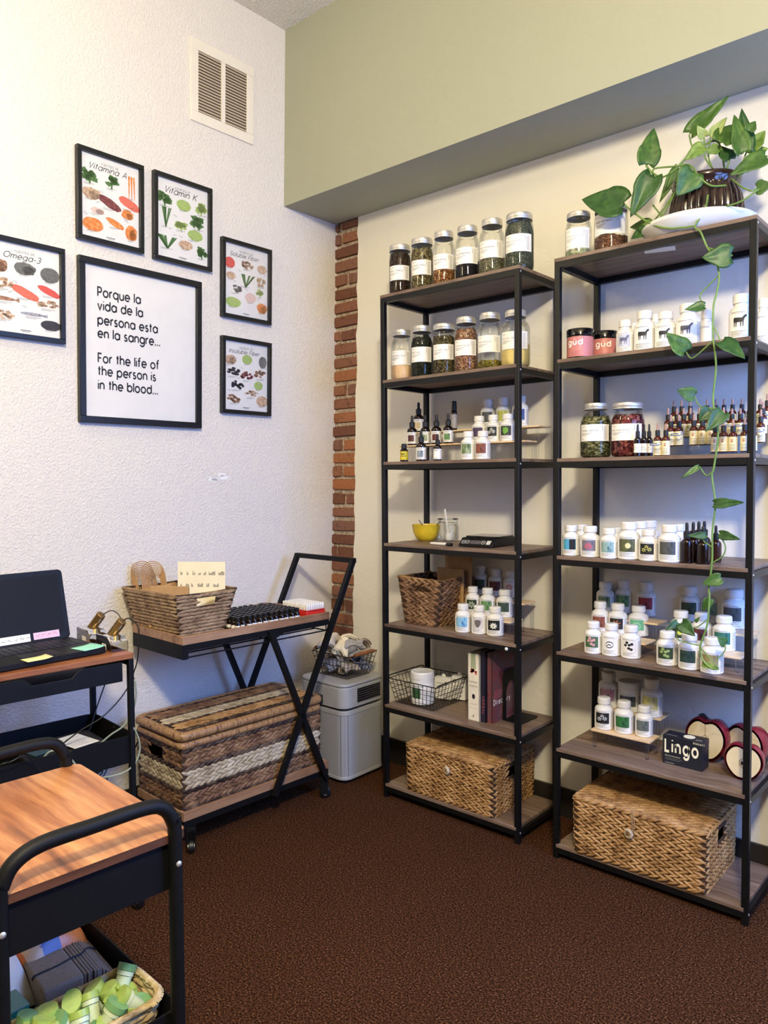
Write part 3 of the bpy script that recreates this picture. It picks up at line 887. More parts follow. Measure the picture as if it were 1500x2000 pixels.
sc_ = obj('filler_smear', g, plain('wall_filler', srgb(246, 244, 240), .7, 0, .01), bpy.data.objects['wall_left'], ang=0)
sc_['kind'] = 'structure'
struct('floor', G().box(-0.2, XR + .1, YF - .1, 0.1, -0.06, 0.0), CARPET, ang=0)
struct('ceiling', G().box(-0.2, XR + .1, YF - .1, 0.1, ZC, ZC + .1), CEIL_P, ang=0)
struct('trim_1', G().box(wx(ZS) - .02, XR, -DS, 0.0, ZS, ZC), GREEN_P, ang=0)
# plaster of the back wall: its left edge was broken off raggedly beside the brick
poly = []
r2 = random.Random(3)
n = 70
for i in range(n + 1):
    z = ZS * i / n
    poly.append((wx(z) + 0.156 + r2.uniform(-.004, .004) + .003 * sin(i * .9), z))
poly += [(XR, ZS), (XR, 0)]
g = G()
k = len(poly)
g.add([(x, 0.0, z) for x, z in poly] + [(x, 0.02, z) for x, z in poly],
      [tuple(range(k)), tuple(range(2 * k - 1, k - 1, -1))] + [(i, k + i, k + (i + 1) % k, (i + 1) % k) for i in range(k)])
back = struct('wall_back', g, WHITE_B, ang=0)
g = G().box(-0.2, XR, 0.018, 0.12, 0, ZC)
mort = obj('mortar', g, MORTAR, back)
mort['kind'] = 'structure'
zb = 0.012
i = 0
while zb < ZS - .01:
    h = 0.055 + r2.uniform(-.003, .003)
    z1 = min(zb + h, ZS)
    xl = wx(zb)
    cuts = [xl - .02 + r2.uniform(0, .006), xl + .19]
    if i % 4 == 2 or r2.random() < .25:
        cuts = [cuts[0], xl + r2.choice((.04, .062, .085, .03)), cuts[1]]
    for c0, c1 in zip(cuts, cuts[1:]):
        gb = G()
        ju = lambda a=.0035: r2.uniform(-a, a)
        fr = 0.003 + r2.uniform(0, .005)
        e = .005
        xa, xb = c0 + (.006 if c0 != cuts[0] else 0), c1 - .006
        q0 = [(xa + ju(), .024, zb + ju()), (xb + ju(), .024, zb + ju()), (xb + ju(), .024, z1 + ju()), (xa + ju(), .024, z1 + ju())]
        q1 = [(p[0] + sx * e, fr + ju(.0015), p[2] + sz * e) for p, (sx, sz) in zip(q0, ((1, 1), (-1, 1), (-1, -1), (1, -1)))]
        mid = [((q1[a][0] + q1[b][0]) / 2 + ju(.002), fr + ju(.002), (q1[a][2] + q1[b][2]) / 2 + ju(.002)) for a, b in ((0, 1), (1, 2), (2, 3), (3, 0))]
        cc = (sum(p[0] for p in q1) / 4, fr - .002, sum(p[2] for p in q1) / 4)
        v = q0 + q1 + mid + [cc]
        gb.add(v, [(0, 1, 5, 8, 4), (1, 2, 6, 9, 5), (2, 3, 7, 10, 6), (3, 0, 4, 11, 7), (4, 8, 12, 11), (8, 5, 9, 12), (9, 6, 10, 12), (11, 12, 10, 7)])
        obj('brick', gb, BRICK, back, ang=50)
    zb += 0.0665 + r2.uniform(-.0015, .0015)
    i += 1
struct('baseboard_back', G().box(wx(0) + .17, XR, -0.012, 0.0, 0.0, 0.112), plain('dark_baseboard', srgb(34, 28, 24), 0.5), ang=0)
struct('baseboard_left', G().box(wx(0), wx(0) + .014, YF, -0.0, 0.0, 0.108), plain('dark_baseboard', srgb(34, 28, 24), 0.5), ang=0)
# the two walls behind the viewer; daylight comes through the window of the right one
FARW = wall_paint('deep_sage_paint', srgb(112, 106, 96), 70, 0.18, 0.002)
FARR = wall_paint('dark_brown_paint', srgb(52, 46, 42), 70, 0.18, 0.002)
struct('wall_front', G().box(-0.2, XR + .1, YF - .1, YF, 0, ZC), FARW, ang=0)
g = G().box(XR, XR + .1, YF, -1.65, 0, ZC).box(XR, XR + .1, -0.35, 0.1, 0, ZC).box(XR, XR + .1, -1.65, -0.35, 0, .95).box(XR, XR + .1, -1.65, -0.35, 2.3, ZC)
struct('wall_right', g, FARR, ang=0)
g = G()
for y in (-1.65, -1.03, -0.41):
    g.box(XR + .02, XR + .08, y, y + .06, .95, 2.3)
for z in (.95, 1.6, 2.24):
    g.box(XR + .02, XR + .08, -1.65, -.35, z, z + .06)
win = struct('window_1', g, WPLAST, ang=0)
obj('pane', G().box(XR + .045, XR + .05, -1.63, -.37, .97, 2.28), PANE, win)['kind'] = 'structure'

# ventilation grille high on the left wall: a frame, a mullion and tilted blades
TILT = math.atan(LEAN)
def on_left(y0, y1, z0, z1, off=0.0):
    """centre and rotation of something hung flat on the leaning wall"""
    z = (z0 + z1) / 2
    return (wx(z) + off, (y0 + y1) / 2, z), (TILT, 0, pi / 2), y1 - y0, z1 - z0

loc, rot, w, h = on_left(-.833, -.510, 2.79, 3.117)
VW = plain('vent_white', srgb(236, 228, 212), 0.4, 0, 0.01)
gr = thing('air_return_grille', 'white louvred air return grille high on the left wall near the corner', 'vent', loc, rot=rot)
fw = .042
g = G()
g.box(-w / 2, w / 2, -.007, 0, h / 2 - fw, h / 2).box(-w / 2, w / 2, -.007, 0, -h / 2, -h / 2 + fw)
g.box(-w / 2, -w / 2 + .038, -.007, 0, -h / 2 + fw, h / 2 - fw).box(w / 2 - .038, w / 2, -.007, 0, -h / 2 + fw, h / 2 - fw)
obj('frame', g, VW, gr, bevel=.002)
obj('mullion', G().box(-.010, .010, -.0065, 0, -h / 2 + fw, h / 2 - fw), VW, gr)
obj('duct_shade_sheet', G().box(-w / 2 + .03, w / 2 - .03, -.0012, -.0004, -h / 2 + .03, h / 2 - .03), plain('duct_shadow', srgb(92, 80, 66), .8), gr)  # flat dark sheet on the wall: shade behind the blades, painted as colour
bl = G()
hw = (w / 2 - .038 - .010)
bl.add([(-hw / 2, -.0062, -.0035), (hw / 2, -.0062, -.0035), (hw / 2, -.0012, .005), (-hw / 2, -.0012, .005), (-hw / 2, -.0055, -.0042), (hw / 2, -.0055, -.0042), (hw / 2, -.0006, .0042), (-hw / 2, -.0006, .0042)],
       [(0, 1, 2, 3), (7, 6, 5, 4), (0, 4, 5, 1), (2, 6, 7, 3)])
bm = mesh('blade', bl, plain('blade_paint', srgb(200, 184, 160), .5, 0, .01), 0)
nb = 20
for sx in (-1, 1):
    for k in range(nb):
        put('blade', bm, gr, (sx * (.010 + hw / 2), 0, -h / 2 + fw + (h - 2 * fw) * (k + .5) / nb))
for sx in (-1, 1):
    for sz in (-1, 1):
        obj('screw', G().lathe([(.004, 0), (.004, .001), (.002, .002)], 10).mapped(lambda p: (p[0], -.007 - p[2], p[1])), VW, gr, (sx * (w / 2 - .05), 0, sz * (h / 2 - .02)))

# ------------------------------------------------------------------ framed prints on the left wall
FRM = plain('frame_black', srgb(20, 20, 21), 0.35, 0, 0.05, 40)


def framed(y0, y1, z0, z1, bar, label):
    loc, rot, w, h = on_left(y0, y1, z0, z1)
    t = thing('picture_frame', label, 'picture', loc, rot=rot, group='framed prints on the left wall')
    D = .022
    for nm, g in (('frame_bar', G().box(-w / 2, w / 2, -D, 0, h / 2 - bar, h / 2)), ('frame_bar', G().box(-w / 2, w / 2, -D, 0, -h / 2, -h / 2 + bar)),
                  ('frame_bar', G().box(-w / 2, -w / 2 + bar, -D, 0, -h / 2 + bar, h / 2 - bar)), ('frame_bar', G().box(w / 2 - bar, w / 2, -D, 0, -h / 2 + bar, h / 2 - bar))):
        obj(nm, g, FRM, t, bevel=.0015)
    iw, ih = w - 2 * bar, h - 2 * bar
    sh = obj('paper', G().box(-iw / 2, iw / 2, -.009, -.005, -ih / 2, ih / 2), PAPER, t)
    obj('glass', G().box(-iw / 2, iw / 2, -.0135, -.0125, -ih / 2, ih / 2), PANE, t)
    return t, sh, iw, ih


def ink(g, parent, x, z, mat=None, y=-.0093, name='print', label=None):
    return obj(name, g, mat or INK, parent, (x, y, z), ang=0, label=label)


t, sh, iw, ih = framed(-1.315, -.788, 1.547, 2.148, .024, 'large square black frame with a bold two language saying, biggest on the wall')
y_c, z_c = (-1.315 - .788) / 2, (1.547 + 2.148) / 2
_w = [p[0] for p in text('persona esta', .0225, .28, .10).v]
XS = .254 / (max(_w) - min(_w))
for s, z in (('Porque la', 2.015), ('vida de la', 1.966), ('persona esta', 1.9135), ('en la sangre...', 1.8645), ('For the life of', 1.7725), ('the person is', 1.7255), ('in the blood...', 1.6735)):
    ink(text(s, .0225, .28, .10).mapped(lambda p: (p[0] * XS, 0, p[2])), sh, -1.238 - y_c, z - z_c, name='lettering')


def food_shape(kind, w, h, rnd):
    """flat irregular outline of one printed food picture"""
    g = G()
    def blob(cx, cz, rx, rz, n=14, jit=.12, rot=0):
        pts = []
        for i in range(n):
            a = 2 * pi * i / n
            k = 1 + rnd.uniform(-jit, jit)
            x, z = rx * k * cos(a), rz * k * sin(a)
            pts.append((cx + x * cos(rot) - z * sin(rot), 0, cz + x * sin(rot) + z * cos(rot)))
        g.add([(cx, 0, cz)] + pts, [(0, 1 + i, 1 + (i + 1) % n) for i in range(n)])
    if kind == 'round':
        blob(0, 0, w / 2, h / 2, 18, .03)
    elif kind == 'blob':
        blob(0, 0, w / 2, h / 2, 16, .12)
        blob(w * .15, -h * .1, w * .3, h * .35, 12, .12)
    elif kind == 'leafy':
        for _ in range(9):
            blob(rnd.uniform(-.3, .3) * w, rnd.uniform(-.2, .35) * h, w * .2, h * .2, 9, .35)
        g.add([(-.04 * w, 0, -.5 * h), (.05 * w, 0, -.5 * h), (.08 * w, 0, 0), (-.07 * w, 0, 0)], [(0, 1, 2, 3)])
    elif kind == 'pile':
        for _ in range(16):
            a, r = rnd.uniform(0, 2 * pi), sqrt(rnd.random()) * .42
            blob(cos(a) * r * w, sin(a) * r * h * .8, w * .11, h * .13, 8, .2)
    elif kind == 'long':
        for k in range(3):
            x = (k - 1) * w * .28
            g.add([(x - w * .12, 0, h * .4), (x + w * .12, 0, h * .4), (x + w * .03 + w * .05 * k, 0, -h * .5), (x - w * .03 + w * .05 * k, 0, -h * .5)], [(0, 1, 2, 3)])
    elif kind == 'stalk':
        for k in range(6):
            a = rnd.uniform(-.5, .5)
            g.add([(-w * .03, 0, -h * .5), (w * .04, 0, -h * .5), (a * w + w * .08, 0, h * .5), (a * w - w * .04, 0, h * .45)], [(0, 1, 2, 3)])
    elif kind == 'fish':
        blob(-w * .05, 0, w * .45, h * .28, 16, .03)
        g.add([(w * .33, 0, 0), (w * .5, 0, h * .3), (w * .5, 0, -h * .3)], [(0, 1, 2)])
    elif kind == 'slab':
        blob(0, 0, w * .5, h * .36, 16, .07, -.35)
    return g


c = srgb
FOODCOL = {
    'green': ('food_green', [c(44, 84, 40), c(92, 132, 70), c(60, 104, 52)]), 'lime': ('food_lime', [c(120, 156, 60), c(180, 200, 120), c(150, 180, 84)]),
    'orange': ('food_orange', [c(206, 96, 44), c(232, 140, 70), c(240, 170, 104)]), 'salmon': ('food_salmon', [c(206, 84, 66), c(232, 122, 100), c(226, 104, 84)]),
    'maroon': ('food_maroon', [c(92, 38, 42), c(124, 58, 60), c(150, 84, 80)]), 'tan': ('food_tan', [c(150, 112, 84), c(206, 172, 140), c(230, 206, 180)]),
    'pink': ('food_pink', [c(206, 164, 150), c(232, 206, 196), c(224, 184, 168)]), 'black': ('food_black', [c(26, 26, 34), c(58, 58, 68), c(34, 32, 40)]),
    'grey': ('food_grey', [c(74, 74, 72), c(120, 120, 116), c(92, 92, 88)]), 'red': ('food_red', [c(200, 60, 54), c(224, 96, 84), c(216, 74, 66)]),
    'brown': ('food_brown', [c(112, 76, 56), c(160, 118, 92), c(196, 158, 128)]), 'silver': ('food_silver', [c(120, 120, 132), c(176, 178, 188), c(92, 94, 108)]),
}
FM = {k: blotch(v[0], v[1], 90, .7) for k, v in FOODCOL.items()}


def food_print(box, title, kicker, foods, label, wide):
    t, sh, iw, ih = framed(*box, .017, label)
    rnd = random.Random(title)
    ink(text(kicker, .0052, .22, .3, center=True), sh, 0, ih * .405, GREYINK, name='kicker')
    ink(text(title, 1, .17, .20, .35, True, iw * wide * 1.06), sh, -.01, ih * .335, name='title')
    for k, (u, v, w, h, kind, col) in enumerate(foods):
        x, z = (u - .5) * iw, (.5 - v) * ih
        ink(food_shape(kind, w * iw * 1.18, h * ih * 1.18, rnd), sh, x, z, FM[col], name='food_picture')
    # hand drawn arrows and captions too small to read
    ga = G()
    for k, (u, v, w, h, kind, col) in enumerate(foods):
        x, z = (u - .5) * iw, (.5 - v) * ih
        s = 1 if k % 2 else -1
        zz = z + (h * .5 + .035) * ih * (1 if k % 3 else -1)
        xx = x + s * w * .35 * iw
        if abs(xx) < iw * .44 and abs(zz) < ih * .3:
            ribbon(ga, [(xx, zz), (xx + s * .006, zz + .006), (xx + s * .013, zz + .004)], .0011)
            ribbon(ga, [(xx - .002, zz + .004), (xx, zz), (xx + .004, zz + .001)], .0011)
        for q in range(2):
            ribbon(ga, [(x - w * iw * .35, z - h * ih * .56 - q * .004), (x + w * iw * (.3 - .2 * q), z - h * ih * .56 - q * .004)], .0012)
    ribbon(ga, [(-.018, -ih * .455), (.018, -ih * .455)], .003)
    ribbon(ga, [(-.012, -ih * .47), (.014, -ih * .47)], .0015)
    ink(ga, sh, 0, 0, GREYINK, name='captions')


food_print((-1.318, -1.052, 2.2055, 2.5365), 'Vitamina A', 'FUENTES DE', [
    (.15, .27, .26, .15, 'leafy', 'green'), (.52, .27, .24, .14, 'leafy', 'green'), (.87, .25, .13, .27, 'long', 'orange'), (.17, .47, .28, .12, 'blob', 'tan'),
    (.49, .53, .36, .13, 'slab', 'maroon'), (.83, .47, .33, .14, 'slab', 'salmon'), (.28, .66, .2, .07, 'blob', 'pink'), (.80, .61, .18, .10, 'blob', 'orange'),
    (.2, .84, .3, .14, 'round', 'orange'), (.58, .76, .28, .1, 'slab', 'orange'), (.86, .83, .18, .17, 'blob', 'orange')], 'framed print of orange and green foods, topmost and left of the green vegetable one', .62)
food_print((-1.008, -.736, 2.199, 2.538), 'Vitamin K', 'SOURCES OF', [
    (.15, .26, .26, .15, 'leafy', 'green'), (.52, .27, .24, .12, 'round', 'lime'), (.87, .25, .24, .15, 'leafy', 'lime'), (.17, .48, .2, .22, 'stalk', 'green'),
    (.47, .54, .28, .12, 'leafy', 'lime'), (.82, .45, .32, .15, 'leafy', 'green'), (.75, .62, .26, .12, 'round', 'lime'), (.2, .80, .36, .14, 'stalk', 'green'),
    (.56, .78, .24, .1, 'round', 'tan'), (.88, .83, .22, .14, 'leafy', 'green')], 'framed print of green vegetables only, at the top beside the vent', .6)
food_print((-1.638, -1.366, 1.820, 2.154), 'Omega-3', 'FUENTES DE', [
    (.14, .27, .2, .12, 'blob', 'brown'), (.5, .26, .26, .12, 'blob', 'grey'), (.86, .28, .24, .15, 'round', 'grey'), (.18, .46, .26, .12, 'pile', 'tan'),
    (.5, .53, .36, .12, 'slab', 'salmon'), (.85, .47, .3, .1, 'slab', 'red'), (.2, .63, .36, .07, 'fish', 'brown'), (.84, .62, .32, .1, 'pile', 'tan'),
    (.62, .76, .34, .06, 'fish', 'silver'), (.2, .81, .28, .1, 'pile', 'tan'), (.87, .86, .26, .1, 'round', 'black')], 'framed fish and seed print cut by the left edge of the photo', .5)
food_print((-.684, -.414, 2.027, 2.360), 'Soluble Fiber', 'SOURCES OF', [
    (.12, .27, .2, .13, 'round', 'red'), (.52, .25, .26, .12, 'pile', 'brown'), (.87, .26, .2, .1, 'round', 'tan'), (.15, .45, .18, .09, 'round', 'tan'),
    (.48, .48, .36, .16, 'stalk', 'green'), (.83, .45, .24, .14, 'pile', 'tan'), (.28, .62, .22, .11, 'pile', 'grey'), (.82, .62, .18, .1, 'leafy', 'lime'),
    (.6, .71, .22, .12, 'round', 'pink'), (.2, .82, .3, .12, 'round', 'lime'), (.87, .83, .22, .13, 'blob', 'orange')], 'small framed print with green beans and oranges, above the dark berry one', .62)
food_print((-.683, -.412, 1.620, 1.948), 'Insoluble Fiber', 'SOURCES OF', [
    (.15, .27, .22, .12, 'blob', 'tan'), (.52, .24, .2, .12, 'round', 'lime'), (.89, .25, .16, .15, 'round', 'grey'), (.2, .44, .34, .13, 'pile', 'black'),
    (.51, .48, .26, .13, 'pile', 'maroon'), (.84, .44, .28, .13, 'pile', 'brown'), (.3, .63, .28, .13, 'pile', 'black'), (.79, .61, .18, .11, 'round', 'lime'),
    (.24, .83, .32, .13, 'pile', 'brown'), (.61, .74, .28, .11, 'pile', 'tan'), (.88, .84, .24, .14, 'round', 'tan')], 'lowest small framed print, with dark berries and nuts', .66)

# ------------------------------------------------------------------ shelving units
def shelving_unit(x0, x1, yf, yb, tiers, label):
    t = thing('shelving_unit', label, 'shelf', ((x0 + x1) / 2, (yf + yb) / 2, 0), group='tall metal and wood shelving units')
    w, d = x1 - x0, yb - yf
    s = .0195
    top = tiers[0] - .012
    for sx in (-1, 1):
        for sy in (-1, 1):
            p = obj('post', G().cbox(sx * (w / 2 - s / 2), sy * (d / 2 - s / 2), top / 2, s, s, top), BLACK_SH, t, bevel=.0012)
    for k, z in enumerate(tiers):
        bt = .012
        if k == 0:
            obj('shelf_board', G().box(-w / 2, w / 2, -d / 2 - .001, d / 2, z - bt, z), OAK, t, bevel=.0008)
        else:
            obj('shelf_board', G().box(-w / 2 + s * .62, w / 2 - s * .62, -d / 2 - .001, d / 2 - .002, z - bt, z), OAK, t, bevel=.0008)
        zr = z - bt - s / 2
        for sy in (-1, 1):
            obj('rail', G().cbox(0, sy * (d / 2 - s / 2), zr, w - 2 * s, s, s), BLACK_SH, t)
        for sx in (-1, 1):
            obj('rail', G().cbox(sx * (w / 2 - s / 2), 0, zr, s, d - 2 * s, s), BLACK_SH, t)
    for k, z in enumerate(tiers):
        for sx in (-1, 1):
            obj('bolt', G().lathe([(.0035, 0), (.0035, .0012), (.002, .0022)], 8).mapped(lambda p: (p[2], p[0], p[1])), LIDM, t, (w / 2 if sx > 0 else -w / 2 - .0022, -d / 2 + s / 2, z - .02))
    return t, w, d


ZA = (2.08, 1.735, 1.401, 1.067, .732, .395, .060)
ZBB = (2.073, 1.732, 1.396, 1.062, .731, .392, .052)
ua, wa, da = shelving_unit(.5806, 1.2344, -.3276, -.0275, ZA, 'left tall black shelving unit with seven wood shelves, mostly herb jars and bottles')
ub, wb, db = shelving_unit(1.3713, 2.0111, -.3264, -.012, ZBB, 'right tall black shelving unit with the trailing plant on top')
obj('price_sticker', G().box(-.047, .047, -.03, .016, -.0135, -.012), PAPER, ub, (.0, -.05, 2.073), rot=(0, 0, .32), label='white paper sticker under the top board')
obj('cable_clip', G().lathe([(.0062, 0), (.0062, .003), (.003, .0055)], 14).mapped(lambda p: (p[0], -p[2], p[1])), WPLAST, ua, (.275, -da / 2, .732 - .022), label='small round white clip on the front rail')

# ------------------------------------------------------------------ mason jars
def ramp_mat(name, cols, sc, vor=True, bump=.8, aniso=(1, 1, 1)):
    return blotch('herb_' + name, cols, sc, .85, bump, .006, vor, .1, aniso)


CONT = {
    'darkbrown': ramp_mat('dark_brown', [c(38, 28, 24), c(58, 44, 36), c(76, 58, 46)], 220), 'greenbrown': ramp_mat('green_brown', [c(88, 82, 56), c(126, 114, 78), c(148, 130, 90), c(72, 62, 42)], 170),
    'orange': ramp_mat('orange', [c(126, 78, 42), c(160, 110, 64), c(176, 136, 88), c(96, 60, 36)], 170), 'black': ramp_mat('black', [c(22, 20, 24), c(38, 34, 38)], 260, bump=.4),
    'greygreen': ramp_mat('grey_green', [c(82, 80, 62), c(112, 108, 86), c(136, 130, 104)], 240), 'darkgreen': ramp_mat('dark_green', [c(58, 64, 54), c(84, 90, 76), c(104, 108, 92)], 260),
    'peach': ramp_mat('peach', [c(222, 186, 148), c(232, 200, 164)], 60, False, .1), 'verydark': ramp_mat('very_dark', [c(24, 26, 22), c(42, 46, 38), c(54, 56, 44)], 230),
    'olive': ramp_mat('olive', [c(72, 66, 44), c(104, 94, 64), c(126, 112, 78), c(52, 44, 32)], 190), 'pinkbrown': ramp_mat('pink_brown', [c(128, 84, 62), c(164, 120, 92), c(108, 80, 54), c(186, 150, 120)], 190),
    'yellowgreen': ramp_mat('yellow_green', [c(124, 112, 44), c(164, 144, 66), c(96, 88, 36)], 190), 'yellow': ramp_mat('yellow', [c(222, 200, 126), c(234, 214, 146)], 60, False, .1),
    'palegreen': ramp_mat('pale_green', [c(150, 158, 124), c(176, 180, 148)], 120), 'redbrown': ramp_mat('red_brown', [c(112, 76, 56), c(146, 106, 80), c(88, 58, 44)], 260),
    'yerba': ramp_mat('yerba', [c(78, 80, 48), c(118, 116, 76), c(150, 144, 102), c(56, 54, 36)], 110, aniso=(1, 1, 2.2)), 'rose': ramp_mat('rose', [c(86, 34, 36), c(118, 52, 50), c(150, 88, 74), c(62, 28, 28)], 120),
}


def mason_jar(x, y, z, r, h, face, lid, fill, cont, txt, label):
    t = thing('mason_jar', label, 'jar', (x, y, z), face, 'mason jars of dried herbs')
    nr = r * lid * .93
    wide = lid > .9
    sh0, sh1 = (.70, .80) if not wide else (.76, .82)
    prof = [(r * .80, .0), (r * .93, h * .012), (r * .985, h * .05), (r, h * .12), (r, h * (sh0 - .08)), (r * .985, h * (sh0 - .02)), (r * .93 if not wide else r * .97, h * (sh0 + .03)), ((r + nr) / 2, h * (sh0 + .075)),
            (nr * 1.02, h * sh1), (nr, h * (sh1 + .02)), (nr * 1.045, h * (sh1 + .03)), (nr * 1.045, h * (sh1 + .04)), (nr, h * (sh1 + .05)), (nr, h * .885)]
    obj('glass_jar', G().lathe(prof, 32, ends=False), GLASS, t, ang=60)
    lr = r * lid
    band = [(lr * .98, h * .872), (lr, h * .878), (lr, h * .90), (lr * .965, h * .905), (lr * .985, h * .912), (lr * .985, h * .965), (lr * .95, h * .985), (lr * .86, h * .99), (lr * .84, h * .985), (.0001, h * .985)]
    l = obj('lid', G().lathe(band, 40, ends=False), LIDM, t, ang=40)
    # the herb inside follows the glass with an uneven top
    ri = r * .965
    zt = h * (.04 + fill * .96)
    pr = [(.001, h * .012), (ri * .8, h * .014), (ri * .95, h * .05), (ri, h * .1)]
    for kz in (.4, .6, .68, .74, .78, .82):
        if h * kz < zt:
            rk = ri if kz < sh0 - .05 else np.interp(kz, [sh0 - .05, sh1], [ri, nr * .93])
            pr.append((float(rk), h * kz))
    rt = float(np.interp(zt / h, [sh0 - .05, sh1], [ri, nr * .93]))
    pr += [(rt, zt), (rt * .7, zt + h * .012), (rt * .3, zt + h * .004), (.001, zt + h * .008)]
    rr = random.Random(label)
    g = G().lathe(pr, 24, ends=False)
    g.mapped(lambda p: (p[0], p[1], p[2] + (rr.uniform(-.006, .006) if p[2] > zt - .001 else 0)))
    obj('herb', g, CONT[cont], t, ang=60)
    # paper label wrapped round the glass
    la = 68
    z0, z1 = h * .30, h * .30 + min(h * .30, r * 1.3)
    if h < .17:
        z0 = h * .2 if fill < .2 else h * .38
        z1 = z0 + .068
    lb = obj('paper_label', patch(r * 1.006, -52, la, z0, z1, 16), PAPER, t, ang=60)
    lh = z1 - z0
    R2 = r * 1.012
    ww = min(.06, len(txt) * .0056 + .004)
    obj('lettering', wrapped(text(txt, 1, .26, .6, width=ww), R2, z0 + lh * .58, radians(-44)), INK if len(label) % 2 else plain('brown_ink', srgb(110, 82, 66), .7), lb, ang=0)
    g = G()
    for q, (zz, ln) in enumerate(((.86, .016), (.47, .04), (.41, .03), (.35, .02), (.12, .01))):
        ribbon(g, [(0, zz * lh), (ln, zz * lh)], .0011)
    obj('small_print', wrapped(g, R2, z0, radians(-44)), GREYINK, lb, ang=0)
    g = G()
    for q in range(14):
        ribbon(g, [(0, lh * (.1 + .058 * q)), (.012, lh * (.1 + .058 * q))], .0009)
    ribbon(g, [(-.004, lh * .6), (-.004, lh * .92)], .0012)
    obj('side_print', wrapped(g, R2, z0, radians(42)), GREYINK, lb, ang=0)
    return t


for row in JARS:
    mason_jar(*row)

# ------------------------------------------------------------------ supplement bottles
PROF_BODY = [(.86, 0), (.96, .008), (1, .03), (1, .60), (.985, .64), (.90, .685), (.76, .715), (.64, .735), (.62, .76), (.62, .80)]
PROF_CAP = [(.66, .795), (.70, .80), (.715, .815), (.705, .965), (.67, .99), (.60, 1.0), (.001, .998)]
BODY = mesh('bottle_body', G().lathe(PROF_BODY, 28), WPLAST, 40)
CAP = mesh('bottle_cap', G().lathe(PROF_CAP, 48, ribs=.018, ends=False), WPLAST, 30)
LABEL = mesh('bottle_label', patch(1.006, -100, 125, .05, .60, 26), PAPER, 60)
PIC = mesh('bottle_picture', patch(1.012, -44, 44, .215, .555, 12), PAPER, 60)
g = G()
patch(1.012, -42, 30, .585, .597, 8, g)
patch(1.012, -42, 42, .565, .572, 8, g)
for q, (a, b, z) in enumerate(((-42, 36, .185), (-42, 20, .165), (-42, 30, .135), (-42, 10, .115), (-42, 40, .085))):
    patch(1.012, a, b, z, z + .010, 8, g)
for q in range(15):
    patch(1.012, 56, 100 - (q * 7) % 13, .09 + q * .032, .09 + q * .032 + .011, 6, g)
FINE = mesh('bottle_print', g, GREYINK, 0)

